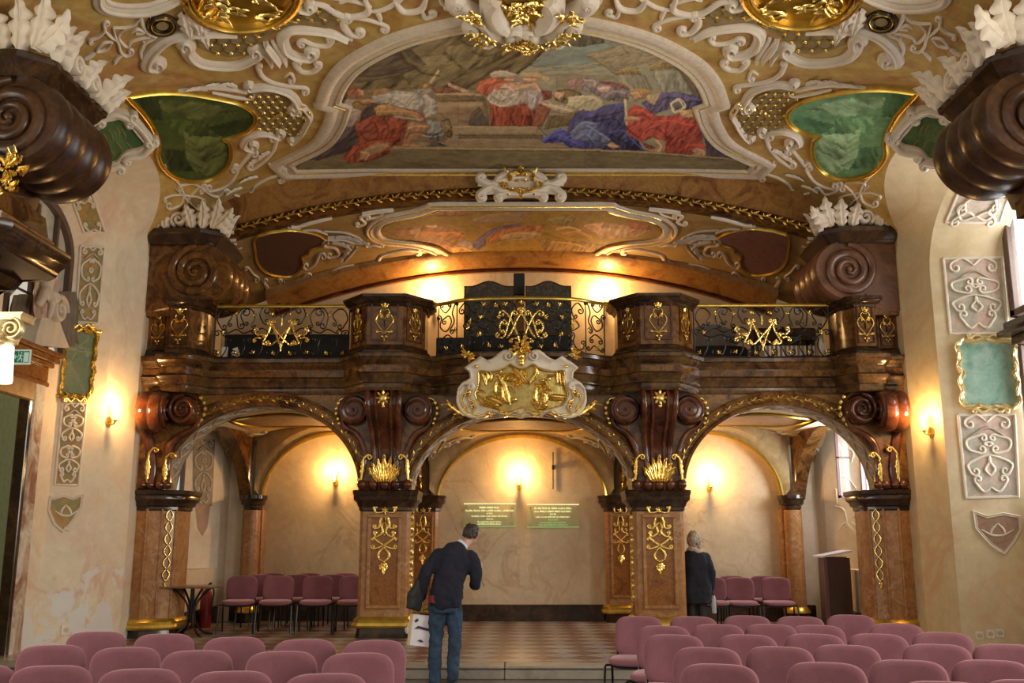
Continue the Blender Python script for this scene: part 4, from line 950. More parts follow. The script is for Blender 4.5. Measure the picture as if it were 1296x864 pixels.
ML += [
 # curtain folds, architecture lines
 SS(T1, [(180,190),(330,190),(470,150),(600,120)], 3, (52,42,36), .7), SS(T1, [(200,215),(350,200),(480,175)], 2, (120,108,66), .6), SS(T1, [(500,20),(560,90),(660,130),(780,120),(1003,90)], 4, (120,108,64), .6), SS(T1, [(560,110),(640,170),(760,190)], 3, (58,48,30), .7), SS(T1, [(860,230),(940,190),(1040,140)], 3, (128,116,70), .6), SS(T1, [(480,0),(500,70),(540,110)], 5, (56,44,38), .6),
 SS(T2, [(0,100),(120,80),(260,20),(400,-40)], 4, (128,114,68), .55), SS(T2, [(0,190),(120,150),(300,60),(460,-20)], 5, (58,50,30), .6), SS(T2, [(60,270),(180,200),(330,90),(560,-20)], 4, (60,50,30), .65), SS(T2, [(100,20),(180,50),(260,40)], 3, (60,50,40), .6), SS(T2, [(250,130),(380,90),(520,40),(600,10)], 3, (112,98,54), .6), SS(T2, [(20,-60),(100,-20),(220,-60)], 4, (60,52,34), .6),
 SS(T2, [(480,150),(680,125),(860,120),(1003,95)], 1.6, (168,158,120), .8), SS(T2, [(560,165),(700,150),(880,140),(1003,118)], 1.4, (98,92,66), .7), SS(T2, [(620,190),(800,175),(1003,160)], 1.2, (106,98,70), .5), SS(T2, [(650,30),(720,50),(790,35),(830,-10)], 1.2, (170,150,96), .7),
 SS(T3, [(20,45),(200,20),(420,-20)], 1.5, (170,150,100), .8), SS(T3, [(30,50),(130,115),(210,175)], 2, (110,94,60), .8), SS(T3, [(60,70),(260,40),(500,20)], 1.2, (104,92,62), .6), SS(T3, [(100,95),(300,70),(560,50)], 1.3, (166,148,104), .6), SS(T3, [(140,125),(330,105),(440,90)], 1.2, (104,92,62), .6), SS(T3, [(0,150),(150,140)], 1.5, (166,150,108), .6), SS(T3, [(270,-10),(310,40)], 3, (104,84,50), .6),
 SS(T3, [(250,190),(300,250),(330,290)], 4, (166,160,130), .5), SS(T3, [(420,190),(470,290)], 4, (84,78,62), .6), SS(T3, [(500,150),(560,300)], 5, (164,160,134), .55), SS(T3, [(660,140),(760,300)], 5, (88,82,66), .6), SS(T3, [(690,150),(780,290)], 1.5, (134,120,84), .7), SS(T3, [(220,165),(300,140),(390,150)], 2, (180,154,92), .7), SS(T3, [(460,125),(560,90),(670,110)], 2, (180,154,92), .7), SS(T3, [(215,180),(300,165),(400,178)], 1.2, (88,70,40), .7), SS(T3, [(475,150),(570,125),(680,140)], 1.2, (88,70,40), .7),
 # altar and step mouldings
 SS(T1, [(730,318),(1003,312)], 1.6, (190,166,122), .8), SS(T1, [(750,345),(1003,340)], 1.2, (86,70,46), .8), SS(T1, [(750,368),(1003,362)], 1.4, (80,66,44), .7), SS(T1, [(760,400),(1003,395)], 6, (172,146,112), .6), SS(T1, [(770,460),(1003,455)], 5, (112,88,66), .5), SS(T2, [(0,320),(175,325)], 1.6, (190,166,122), .8), SS(T2, [(0,365),(180,370)], 1.4, (80,66,44), .7), SS(T2, [(0,385),(160,390)], 5, (172,146,112), .6), SS(T2, [(0,430),(130,435)], 4, (110,88,66), .5), SS(T2, [(170,330),(200,430),(214,540)], 2.5, (86,74,50), .7),
 SS(T1, [(860,550),(1003,548)], 1.5, (190,168,124), .8), SS(T1, [(870,610),(1003,612)], 1.5, (92,76,50), .8), SS(T1, [(870,630),(1003,632)], 1.5, (92,76,50), .6), SS(T1, [(440,700),(1003,702)], 1.6, (178,156,112), .8), SS(T1, [(430,712),(1003,716)], 1.3, (84,70,44), .8), SS(T2, [(0,552),(565,552)], 1.5, (190,168,124), .8), SS(T2, [(0,612),(600,616)], 1.5, (92,76,50), .8), SS(T2, [(0,630),(590,633)], 1.4, (92,76,50), .7), SS(T2, [(0,705),(1003,712)], 1.6, (178,156,112), .8), SS(T2, [(0,718),(1003,724)], 1.3, (84,70,44), .8), SS(T3, [(0,712),(500,735),(1003,775)], 1.6, (172,150,106), .8), SS(T3, [(0,725),(500,748),(1003,788)], 1.3, (84,70,44), .8), SS(T2, [(560,552),(620,610)], 2, (92,80,48), .8),
 ([(377,217),(500,212),(660,211),(822,212),(945,217),(945,222),(377,222)], (70,56,30), .1),
 # left group: faces, arms, folds
 SS(T1, [(190,290),(210,300),(222,330)], 2.5, SK2, .8), SS(T1, [(120,290),(170,280),(150,320)], 2.5, (110,58,36), .8), SS(T1, [(215,370),(260,362),(290,372)], 2.5, SK2, .8), SS(T1, [(150,385),(180,372),(220,400)], 3, (92,66,32), .7), SS(T1, [(225,395),(300,385),(340,375)], 2, (58,38,30), .8),
 SS(T1, [(330,330),(420,320),(560,330)], 2.5, (196,192,178), .6), SS(T1, [(400,350),(480,380),(560,440)], 2.5, (112,108,106), .6), SS(T1, [(600,320),(650,360),(640,440)], 2.5, (104,102,104), .7), SS(T1, [(660,330),(700,370),(690,450)], 2.5, (200,194,180), .6), SS(T1, [(700,330),(735,380),(720,440)], 2, (110,104,100), .6), SS(T1, [(440,480),(540,490),(620,500)], 2, (190,182,160), .7), SS(T1, [(560,340),(600,300)], 2, (110,106,104), .7),
 SS(T1, [(320,440),(380,440),(500,440),(600,455)], 2, (196,150,90), .7), SS(T1, [(330,480),(420,470),(520,470)], 2, (70,42,24), .7), SS(T1, [(580,470),(620,500),(650,490)], 3, (200,150,110), .8), SS(T1, [(610,450),(640,470),(655,505)], 1.5, (84,46,34), .8), SS(T1, [(430,400),(500,420),(590,440)], 1.3, (90,52,32), .8), SS(T1, [(310,420),(340,400),(380,410)], 3, (208,172,90), .7),
 SS(T1, [(230,560),(300,520),(330,600),(380,560)], 3, (84,28,18), .7), SS(T1, [(360,490),(400,560),(380,640)], 3, (90,30,18), .7), SS(T1, [(300,500),(340,570),(330,640)], 2.5, (196,92,48), .6), SS(T1, [(420,490),(470,540),(440,620)], 2.5, (192,88,46), .6), SS(T1, [(200,580),(240,640),(330,640),(480,650)], 2.5, (82,26,18), .7), SS(T1, [(120,740),(200,690),(330,650),(440,640)], 2.5, (196,82,42), .6), SS(T1, [(240,790),(330,770),(400,720)], 3, (88,28,18), .6), SS(T1, [(540,560),(600,545),(680,550)], 3, (208,166,118), .7), SS(T1, [(520,640),(560,590),(640,590)], 2, (96,56,34), .7), SS(T1, [(500,680),(560,680),(620,690)], 2.5, (196,146,98), .7), SS(T1, [(210,730),(260,740),(240,780)], 3, (214,172,120), .7), SS(T1, [(280,700),(350,680),(400,690)], 2.5, (206,168,118), .6),
 SS(T1, [(640,610),(720,620),(790,600)], 2, (190,190,180), .6), SS(T1, [(690,640),(740,600),(750,650)], 2.5, (46,44,40), .8), SS(T1, [(780,510),(820,500),(840,560),(800,600),(840,630)], 2.5, (70,56,32), .8), SS(T1, [(800,540),(840,570)], 2, (176,150,96), .7), SS(T1, [(700,470),(760,455),(790,480)], 2.5, (96,88,60), .7), SS(T1, [(200,520),(240,440),(290,410)], 2.5, (36,26,34), .7), SS(T1, [(60,520),(110,450),(180,430)], 2.5, (196,184,170), .6), SS(T1, [(50,580),(120,520),(190,470)], 2.5, (110,98,96), .6),
 # centre group
 SS(T2, [(230,180),(300,160),(400,180)], 2.5, (206,190,166), .8), SS(T2, [(260,200),(330,210),(400,230)], 1.6, (96,66,50), .7), SS(T2, [(330,215),(390,220)], 2.5, SK2, .8), SS(T2, [(130,295),(170,250),(260,220)], 3, (214,116,76), .7), SS(T2, [(180,320),(220,260),(300,230)], 2.5, (112,40,22), .7), SS(T2, [(300,270),(350,270),(390,300)], 3, (214,190,166), .8), SS(T2, [(340,300),(450,270),(540,250),(580,300)], 3, (216,168,134), .75), SS(T2, [(400,250),(520,240)], 1.2, (100,62,46), .7), SS(T2, [(560,250),(590,300),(570,330)], 1.4, (110,70,52), .7), SS(T2, [(460,215),(540,215)], 2.5, (216,168,130), .8),
 SS(T2, [(210,360),(260,390),(330,400),(410,340)], 2.5, (206,196,176), .7), SS(T2, [(230,330),(300,370),(360,330)], 2.5, (106,96,84), .7), SS(T2, [(280,300),(330,340),(420,320)], 2, (214,202,182), .6), SS(T2, [(500,320),(540,350),(520,420)], 2.5, (204,194,190), .6), SS(T2, [(560,330),(560,380),(530,420)], 2, (104,94,96), .7),
 SS(T2, [(240,420),(250,480),(240,540)], 3, (92,30,16), .7), SS(T2, [(300,420),(330,480),(310,540)], 3, (196,84,44), .6), SS(T2, [(380,420),(370,480),(400,540)], 3, (90,30,16), .7), SS(T2, [(440,410),(470,460),(450,540)], 3, (190,80,42), .6), SS(T2, [(500,440),(520,500),(510,540)], 2.5, (80,28,16), .7), SS(T2, [(560,440),(600,470),(560,530)], 2.5, (176,104,64), .6), SS(T2, [(330,530),(360,500),(420,460)], 2, (84,28,16), .6), SS(T2, [(600,300),(630,340)], 3, (84,30,22), .7),
 SS(T2, [(690,310),(720,320),(710,345)], 3, (220,182,140), .8), SS(T2, [(700,295),(780,290),(860,310)], 2, (72,54,30), .8), SS(T2, [(745,350),(770,375),(740,385)], 2.5, (64,48,28), .7), SS(T2, [(780,345),(860,335),(960,345)], 3, (208,194,152), .6), SS(T2, [(840,420),(900,380),(960,360)], 2.5, (122,108,78), .7), SS(T2, [(600,385),(700,410),(800,440)], 2.5, (206,188,150), .7), SS(T2, [(640,430),(740,460),(860,440)], 2, (104,88,56), .7), SS(T2, [(570,380),(620,370),(660,395)], 2, (208,164,124), .8),
 SS(T3, [(0,460),(120,430),(270,400)], 3, (70,80,138), .7), SS(T3, [(0,495),(140,470),(270,440)], 3, (20,24,60), .7), SS(T3, [(60,520),(200,490),(250,540)], 3, (24,26,66), .7), SS(T3, [(180,590),(280,580),(340,650),(400,700)], 2.5, (96,100,150), .65), SS(T3, [(160,600),(250,640),(340,700)], 3, (24,22,56), .7), SS(T2, [(780,530),(860,470),(1003,440)], 3, (74,84,150), .7), SS(T2, [(810,580),(880,520),(970,530)], 3, (150,158,180), .6), SS(T2, [(860,570),(940,560),(1003,620)], 2.5, (66,72,110), .7), SS(T2, [(830,630),(900,600),(960,660)], 2.5, (136,146,176), .6), SS(T2, [(600,640),(660,600),(740,565)], 2.5, (116,122,190), .7), SS(T2, [(620,655),(700,640),(800,690)], 2.5, (28,30,86), .7), SS(T2, [(700,600),(780,640),(880,690)], 2, (108,114,180), .6), SS(T3, [(20,540),(100,590),(170,640)], 2.5, (150,158,180), .6), SS(T3, [(170,680),(230,690)], 2.5, (212,170,126), .8),
 SS(T3, [(0,225),(60,225),(70,260)], 2.5, (204,166,140), .7), SS(T3, [(100,280),(160,275)], 2.5, (216,180,154), .8), SS(T3, [(140,340),(200,300),(280,310)], 2.5, (168,160,158), .6), SS(T3, [(160,365),(240,340),(300,350)], 2.5, (78,68,70), .7), SS(T3, [(110,235),(220,250),(310,290)], 2, (86,48,46), .7), SS(T3, [(0,250),(40,290),(80,320)], 2, (86,70,74), .7),
 SS(T3, [(330,315),(370,310),(390,335)], 2.5, (214,166,122), .8), SS(T3, [(340,290),(400,285),(460,300)], 2.5, (186,142,74), .7), SS(T3, [(380,350),(420,345),(440,320)], 2, (92,62,34), .7), SS(T3, [(520,330),(600,320),(720,340),(840,370)], 3, (96,88,132), .6), SS(T3, [(520,400),(560,350),(640,350)], 3, (34,28,60), .7), SS(T3, [(700,380),(780,370),(870,400)], 3, (32,28,58), .7), SS(T3, [(730,350),(800,360),(860,380)], 2, (100,92,138), .5), SS(T3, [(400,390),(440,410),(480,440)], 2.5, (80,80,128), .6),
 SS(T3, [(320,450),(380,430),(470,470)], 3, (206,86,66), .65), SS(T3, [(340,470),(420,470),(470,500)], 2.5, (100,26,22), .7), SS(T3, [(410,560),(470,520),(600,510),(760,540)], 3, (210,88,66), .65), SS(T3, [(430,590),(500,560),(560,600)], 2.5, (104,26,22), .7), SS(T3, [(590,520),(570,600),(600,680)], 3, (98,24,22), .7), SS(T3, [(680,500),(720,560),(700,640)], 3, (206,84,62), .6), SS(T3, [(780,540),(720,600),(640,650),(600,700)], 3, (98,24,22), .7), SS(T3, [(660,720),(740,680),(840,680)], 2.5, (204,84,62), .6), SS(T3, [(300,560),(340,600),(400,640)], 3, (100,26,22), .7), SS(T3, [(320,520),(360,580),(420,620)], 2.5, (196,72,54), .6), SS(T3, [(510,650),(540,690),(520,720)], 3, (220,184,140), .7), SS(T3, [(480,620),(520,640)], 2, (88,44,32), .7), SS(T3, [(800,710),(840,720),(840,750)], 2.5, (204,160,112), .7),
 SS(T3, [(605,387),(670,352),(708,412),(632,448),(605,387)], 1.5, (222,208,170), .9), SS(T3, [(690,440),(740,460),(760,480)], 2, (206,164,112), .8), SS(T3, [(700,470),(760,450)], 1.2, (92,60,40), .7), SS(T3, [(290,490),(340,485),(380,495)], 2.5, (206,160,116), .8), SS(T3, [(770,490),(850,465)], 1.5, (170,166,130), .7), SS(T3, [(850,480),(900,560),(940,700)], 5, (38,34,52), .6), SS(T1, [(30,680),(120,620),(160,560)], 5, (44,36,44), .6),
]
fresco('fresco', VB, OUT, ML, (120,104,76), mfr, 640, 230, 1.5, off=.02, warp=1.1)
MATF = marble('creamy_frame_stucco', [(.60,.50,.36),(.70,.60,.46),(.64,.54,.42)], 2, 1, rough=.5)
OUTF = MF[:0] + [(660,218),(480,217),(366,219),(355,208),(402,184),(421,160),(429,136),(414,131),(424,106),(442,84),(470,66),(505,50),(550,37),(600,28),(660,25)]
OUTC = OUTF + [(1322-x, y) for x, y in reversed(OUTF[1:-1])]
def densify(P, k=4, closed=True):
    out = []; n = len(P)
    for i in range(n if closed else n-1):
        a, b = P[i], P[(i+1) % n]
        for j in range(k): out.append((a[0]+(b[0]-a[0])*j/k, a[1]+(b[1]-a[1])*j/k))
    return out
def path_px(P, k=5, corners=()):
    """spline between corner points so that the corners stay sharp"""
    cs = sorted(corners); out = []; n = len(P)
    for a, b in zip(cs, cs[1:] + [cs[0]+n]):
        seg = [P[i % n] for i in range(a, b+1)]
        out += [(q.x, q.y) for q in spline(seg, k)][:-1]
    return out
nF = len(OUTC); cr = [0, 2, 3, 6, 7]; cr = cr + [nF-7, nF-6, nF-3, nF-2]
FP = path_px(OUTC, 5, cr)
frame_on('frame', VB, FP, .34, .07, MATF, mfr)
gpx = []
for p in FP:
    dx, dy = p[0]-661, p[1]-130; s_ = 1 + 7/math.hypot(dx, dy*1.6); gpx.append((661+dx*s_, 130+dy*s_))
frame_on('gilt_fillet', VB, gpx, .045, .05, GOLD, mfr)
gpx = []
for p in FP:
    dx, dy = p[0]-661, p[1]-130; s_ = 1 - 9/math.hypot(dx, dy*1.6); gpx.append((661+dx*s_, 130+dy*s_))
frame_on('gilt_inner_fillet', VB, gpx, .03, .05, BRASS, mfr)

# --- gallery vault fresco
GL_ = [(660,256),(600,257),(566,260),(548,268),(525,274),(500,279),(486,285),(480,292),(484,299),(500,303),(530,306),(552,311),(566,319),(574,324),(660,325)]
GO = GL_ + [(1320-x, y) for x, y in reversed(GL_[1:-1])]
U = lambda pts: [(470+a/6.82, 255+b/6.82) for a, b in pts]
GLY = [
 (U([(100,250),(350,200),(560,180),(780,250),(820,330),(680,440),(500,380),(330,330)]), (134,78,34), .4, .9, 3), (U([(330,240),(400,215),(420,240),(350,280)]), (176,148,110), .2), (U([(470,200),(560,190),(570,215),(480,215)]), (206,176,140), .15), (U([(420,240),(780,250),(820,290),(660,330),(420,300)]), (156,86,42), .3, .9, 3),
 (U([(780,320),(850,330),(890,390),(840,420),(740,360)]), (122,110,112), .3), (U([(660,380),(860,400),(900,430),(700,440)]), (158,112,44), .3),
 (U([(870,340),(930,300),(1010,240),(1130,200),(1296,180),(1296,200),(1100,235),(990,300),(990,370),(930,410),(880,390)]), (72,62,112), .4, .8, 2.5), (U([(1000,300),(1120,230),(1296,200),(1500,190),(1450,250),(1150,300),(1010,350)]), (150,84,42), .35),
 (U([(1100,280),(1400,240),(1500,280),(1300,330),(1120,330)]), (150,128,88), .2), (U([(520,80),(700,60),(830,80),(830,110),(600,120)]), (148,94,56), .35), (U([(850,130),(1100,90),(1400,70),(1296,170),(900,180)]), (138,112,78), .12),
 (U([(1500,130),(1700,100),(1780,150),(1740,210),(1560,190)]), (118,102,50), .3), ([(735,283),(762,280),(800,284),(828,290),(800,300),(760,300)], (168,120,82), .4, .8, 2), ([(745,288),(790,286),(800,296),(760,298)], (186,150,116), .3), ([(680,300),(740,305),(800,312),(760,320),(690,318)], (106,76,30), .4), ([(790,278),(820,282),(826,290),(800,288)], (150,70,44), .3),
]
GLY += [SS(U, P, w_, c, al) for P, w_, c, al in (
 ([(330,270),(480,260),(640,280)], 2, (196,120,70), .7), ([(380,320),(520,330),(660,360)], 2, (96,52,24), .7), ([(560,270),(700,260),(800,290)], 2, (206,130,76), .6), ([(640,330),(720,360),(800,420)], 2, (92,52,30), .7), ([(700,400),(780,390),(860,420)], 2, (206,150,70), .6), ([(480,200),(520,210),(560,205)], 2, (214,176,140), .8), ([(420,230),(400,270),(380,300)], 2, (206,180,140), .6), ([(900,380),(940,330),(1010,270),(1120,215)], 2, (112,104,150), .7), ([(930,390),(970,360),(980,320)], 1.5, (40,34,70), .7), ([(1020,330),(1120,270),(1260,220)], 2, (190,110,62), .6), ([(1040,350),(1150,320),(1300,300)], 1.5, (84,50,26), .7), ([(1150,290),(1250,260),(1400,270)], 2, (184,164,122), .6), ([(520,100),(640,70),(760,80)], 1.5, (196,140,96), .6), ([(560,115),(700,110),(820,100)], 1.5, (92,60,34), .6), ([(880,150),(1000,110),(1200,90)], 2, (176,152,116), .5), ([(150,260),(250,230),(330,230)], 2, (70,44,30), .6), ([(300,290),(420,380),(540,420)], 2, (98,66,30), .5), ([(980,420),(1150,430),(1400,400)], 2, (92,72,28), .6), ([(1480,260),(1600,300),(1700,330)], 2, (90,60,30), .6), ([(1520,150),(1620,130),(1720,150)], 2, (154,130,74), .6), ([(1600,230),(1700,210),(1800,240)], 2.5, (206,170,130), .7), ([(1650,270),(1780,250),(1900,300)], 2.5, (196,130,84), .7), ([(1700,300),(1800,290),(1880,330)], 1.5, (84,50,30), .7), ([(1900,240),(2000,250),(2080,300)], 2.5, (190,120,80), .6), ([(1560,340),(1700,350),(1840,380)], 2, (184,146,86), .5), ([(1840,200),(1920,190),(1980,220)], 2, (200,170,136), .7))]
gfr = empty('gallery_fresco', (0, 16.4, 6.9), label='smaller curved vault fresco over the organ gallery behind the gilt garland', cat='painting', kind='thing')
fresco('fresco', GB, GO, GLY, (130,104,50), gfr, 300, 70, 1.5, off=.02, warp=1.0)
GF = [(660,252),(600,252),(560,254),(545,262),(522,269),(492,275),(477,283),(472,292),(479,301),(498,306),(528,309),(549,314),(562,322),(572,328),(660,329)]
GFo = GF + [(1320-x, y) for x, y in reversed(GF[1:-1])]
frame_on('frame', GB, path_px(GFo, 5, [0, 3, 13, len(GFo)-13, len(GFo)-3]), .26, .06, MATF, gfr)
gi = [(660+(x-660)*.972, 290+(y-290)*.86) for x, y in path_px(GFo, 5, [0, 3, 13, len(GFo)-13, len(GFo)-3])]
frame_on('gilt_inner_fillet', GB, gi, .035, .06, GOLD, gfr)
gi = [(660+(x-660)*1.022, 290+(y-290)*1.10) for x, y in path_px(GFo, 5, [0, 3, 13, len(GFo)-13, len(GFo)-3])]
gi = [p for p in gi if on(GB, *p)[0] is not None]
frame_on('gilt_fillet', GB, gi, .035, .05, GOLD, gfr)
# ================= stucco on the vaults: traced scrolls laid on the real surface =================
def px_path(P, k=7, r0=0, s0=1, r1=0, s1=1, turns=1.1):
    return [(q[0], q[1]) for q in scroll(P, r0, s0, r1, s1, turns, k)]
def band(mb, bvh, P, w, h=.04, mir=False, tp=(.3,.3,.45), off=-.004):
    q = []; nn = []
    for p in P:
        a, b = on(bvh, p[0], p[1], off)
        if a is None: continue
        if q and (a - q[-1]).length > .9: continue
        q.append(a); nn.append(b)
    if len(q) < 3: return
    mb.ribbon(q, nn, taper(len(q), w, *tp), h, 6)
def stucco(name, bvh, items, parent=None, mat=None, leaves=(), ws=.80):
    for it in items:
        mb = MB(); P, w = it[0], it[1]; o = it[2] if len(it) > 2 else {}
        P2 = px_path(P, **{k: v for k, v in o.items() if k in ('r0','s0','r1','s1','turns','k')}); h = o.get('h', .045)
        band(mb, bvh, P2, w*ws, h*.75)
        if w >= .13: band(mb, bvh, P2, w*ws*.34, h*1.05)
        if mb.v: mb.build(name, mat or STUC, parent)
    for (x, y, dx, dy, L, wd) in leaves:
        a, n_ = on(bvh, x, y, 0); b, _ = on(bvh, x+dx, y+dy, 0)
        if a is None or b is None: continue
        leaf(MB_ := MB(), a, (b-a), n_, L, wd, 4, .35, .3); MB_.build('acanthus_leaf', mat or STUC, parent)
# green heart shaped panels
HEART = [(160,120),(200,115),(236,116),(268,121),(300,128),(320,139),(323,151),(313,163),(297,170),(284,174),(291,181),(291,198),(283,213),(268,224),(246,228),(222,223),(206,211),(199,196),(200,182),(194,164),(182,144)]
HN = len(HEART)
HC = path_px(HEART, 4, [0, 9, 17+0*HN])
HC = path_px(HEART, 4, [0, 9])
def patch_on(name, bvh, outline, mat, parent, off, nu=40, nv=36, mir=False):
    xs = [p[0] for p in outline]; yy = [p[1] for p in outline]; x0, x1, y0, y1 = min(xs), max(xs), min(yy), max(yy)
    cx, cy = sum(xs)/len(xs), sum(yy)/len(yy)
    rings = []
    for r_ in [.02, .15, .3, .45, .6, .75, .88, 1.0]:
        ring = []
        for p in outline:
            h, n_ = on(bvh, cx+(p[0]-cx)*r_, cy+(p[1]-cy)*r_, off)
            ring.append(tuple(h) if h is not None else ring[-1])
        rings.append(ring)
    mb = MB().rings(rings, True, True)
    if mir: mb = mirrored(mb)
    return mb.build(name, mat, parent)
def mirror_build(sx, fn):   # builds with fn() on the left and flips every new mesh for the right
    before = set(bpy.data.objects); fn()
    if sx > 0:
        for o in set(bpy.data.objects) - before:
            if o.type == 'MESH':
                me = o.data
                for v in me.vertices: v.co.x = -v.co.x
                me.flip_normals()
GREENS = {-1: GREEND, 1: GREENL}
for sx, lab in ((-1,'dark green painted heart-shaped panel in the left vault spandrel'), (1,'sea green painted heart-shaped panel in the right vault spandrel')):
    r = empty('heart_panel', (sx*4.6, 12.6, 6.8), label=lab, cat='panel', kind='thing')
    def f():
        c1, c2, c3 = ((60,72,34), (84,92,50), (40,50,24)) if sx < 0 else ((92,128,90), (126,156,118), (70,104,72))
        fresco('painted_panel', VB, HC, [([(190,125),(260,128),(300,140),(250,150),(210,140)], c2, .35, 1.3, 5), ([(205,150),(262,152),(285,165),(262,178),(225,170)], c1, .4, .4, 4), ([(240,170),(280,172),(290,200),(262,222),(236,200)], c2, .4, .9, 5), ([(205,185),(235,190),(246,215),(215,214)], c3, .35, .3, 4), ([(262,160),(318,146),(312,160),(280,172)], c3, .3, 1, 5), ([(230,160),(244,175),(258,205),(250,222),(236,200)], c2, .3, 2, 4), ([(168,122),(200,120),(205,150),(192,150)], c3, .3, .2, 5)], c1, r, 110, 90, 1.35, off=.02, warp=3, ds=0)
        frame_on('gilt_frame', VB, HC, .07, .06, BRASS, r)
    mirror_build(sx, f)
# small green cartouches on the arch crowns, with white frames
hp_, _ = on(VB, 150, 146)
cn_ = V((.42,-.62,-.66)).normalized(); t1_ = cn_.orthogonal().normalized(); t2_ = cn_.cross(t1_); hp_ = hp_ + cn_*.05
CBM = MB().add([tuple(hp_ + t1_*a*3 + t2_*b*3) for a, b in ((-1,-1),(1,-1),(1,1),(-1,1))], [(0,1,2,3)]); CB = CBM.bvh()
CAR = [(107,172),(120,164),(127,153),(140,150),(152,149),(166,158),(175,168),(184,180),(176,188),(160,192),(150,202),(136,204),(120,200),(108,196),(113,185)]
for sx, lab in ((-1,'small dark green cartouche with white rocaille frame over the left side arch'), (1,'small dark green cartouche with white rocaille frame over the right side arch')):
    r = empty('arch_cartouche', (sx*5.2, 11.8, 6.6), label=lab, cat='cartouche', kind='thing')
    cc = path_px(CAR, 4, [0])
    def f():
        patch_on('backing', CB, [(145+(x-145)*1.15, 178+(y-178)*1.2) for x, y in cc], STUC, r, .0)
        patch_on('painted_panel', CB, cc, GREEND, r, .05)
        frame_on('rocaille_frame', CB, [(145+(x-145)*1.13, 178+(y-178)*1.2) for x, y in cc], .15, .11, STUC, r)
        mb = MB()
        for P, o in (([(105,175),(112,158),(124,150)], dict(r0=5,s0=1,r1=5,s1=1)), ([(128,148),(146,143),(164,150)], dict(r0=4,s0=1,r1=5,s1=1)), ([(165,150),(180,165),(190,180)], dict(r0=5,s0=1,r1=5,s1=-1)), ([(190,184),(178,195),(160,198)], dict(r0=5,s0=-1,r1=4,s1=-1)), ([(150,208),(130,211),(108,203)], dict(r0=5,s0=1,r1=6,s1=1)), ([(104,198),(100,188),(104,178)], dict(r0=4,s0=-1,r1=5,s1=1))):
            band(mb, CB, px_path(P, **o), .10, .13)
        mb.build('rocaille_scrolls', STUC, r)
        mb = MB()
        for P in ([(136,162),(142,176)], [(145,158),(150,172)], [(130,166),(134,182)], [(152,160),(158,176)], [(146,178),(154,192)], [(158,178),(166,188)], [(136,186),(144,196)], [(126,176),(132,190)]):
            P = [P[0], ((P[0][0]+P[1][0])/2+2, (P[0][1]+P[1][1])/2), P[1]]; band(mb, CB, px_path(P), .022, .006, off=.052)
        mb.build('painted_foliage', plain('olive_gold_paint', (.17,.13,.035), .6), r)
    mirror_build(sx, f)
# gilt ovals at the top of the picture
for sx, lab in ((-1,'gilded oval relief on the vault left of the top cartouche'), (1,'gilded oval relief on the vault right of the top cartouche')):
    r = empty('oval_relief', (sx*2.9, 10, 7.4), label=lab, cat='relief', kind='thing')
    def f():
        ov = [(305+72*cos(t), -14+46*sin(t)) for t in [2*pi*k/64 for k in range(64)]]
        patch_on('gilt_field', VB, ov, GOLDF, r, .03)
        frame_on('gilt_frame', VB, ov, .16, .10, GOLD, r); frame_on('gilt_bead', VB, [(305+(x-305)*.93, -14+(y+14)*.92) for x, y in ov], .04, .13, BRASS, r)
        mb = MB(); rr = random.Random(3)
        for i in range(46):
            x, y = 305 + rr.uniform(-48, 48), rr.uniform(-40, 20); a = rr.uniform(-.6, .6)
            q, n_ = on(VB, x, y, .04); q2, _ = on(VB, x+9*cos(a), y+9*sin(a), .04)
            leaf(mb, q, q2-q, n_, rr.uniform(.12,.3), rr.uniform(.05,.1), 3, .3, .35, n=7)
        for P in ([(250,5),(258,-8),(268,-6),(272,4),(262,14),(252,12)], [(255,14),(262,22),(272,14),(276,6)]): band(mb, VB, px_path(P), .06, .06, off=.03)
        mb.build('gilt_figures', GOLD, r)
    GOLDF = plain('burnished_ochre_gold', (.50,.30,.04), .32, .8, var=.3, scale=4)
    mirror_build(sx, f)
# ventilation or lamp rings
for sx, lab in ((-1,'round recessed ceiling vent ring at the upper left of the vault'), (1,'round recessed ceiling vent ring at the upper right of the vault')):
    r = empty('ceiling_vent', (sx*3.9, 10.6, 7.3), label=lab, cat='vent', kind='thing')
    def f():
        for rad, w_, m, nm in ((16, .07, DARKM, 'outer_ring'), (13, .05, BRASS, 'ring'), (10.5, .04, IRON, 'inner_ring')):
            frame_on(nm, VB, [(205+rad*cos(t), 30+rad*.68*sin(t)) for t in [2*pi*k/32 for k in range(32)]], w_, .05, m, r)
        patch_on('grille_disc', VB, [(205+8.5*cos(t), 30+8.5*.66*sin(t)) for t in [2*pi*k/24 for k in range(24)]], LATT, r, .03)
    mirror_build(sx, f)
# honeycomb lattices
def lattice(name, bvh, outline, cell, parent, mat=None):
    patch_on('ground', bvh, outline, LATT, parent, .012)
    xs = [p[0] for p in outline]; yy = [p[1] for p in outline]; mb = MB(); bd = MB(); cy = cell*.62; row = 0; y = min(yy)
    while y < max(yy)+cy:
        x = min(xs) + (cell*.5 if row % 2 else 0)
        while x < max(xs)+cell:
            hx = [(x + cell*.5*cos(pi/6+pi/3*k)*1.12, y + cy*.62*sin(pi/6+pi/3*k)) for k in range(7)]
            for a, b in zip(hx, hx[1:]):
                if pip(outline, *a) and pip(outline, *b):
                    A, n_ = on(bvh, a[0], a[1], .012); B, _ = on(bvh, b[0], b[1], .012)
                    if A is not None and B is not None: mb.ribbon([A, (A+B)/2, B], n_, .022, .018, 3)
            if pip(outline, *hx[1]):
                A, n_ = on(bvh, hx[1][0], hx[1][1], .02)
                if A is not None: bd.ball(A, .03, n=4)
            x += cell
        y += cy; row += 1
    mb.build('honeycomb', plain('lattice_olive', (.26,.19,.06), .5, .4), parent); bd.build('gilt_beads', GOLD, parent)
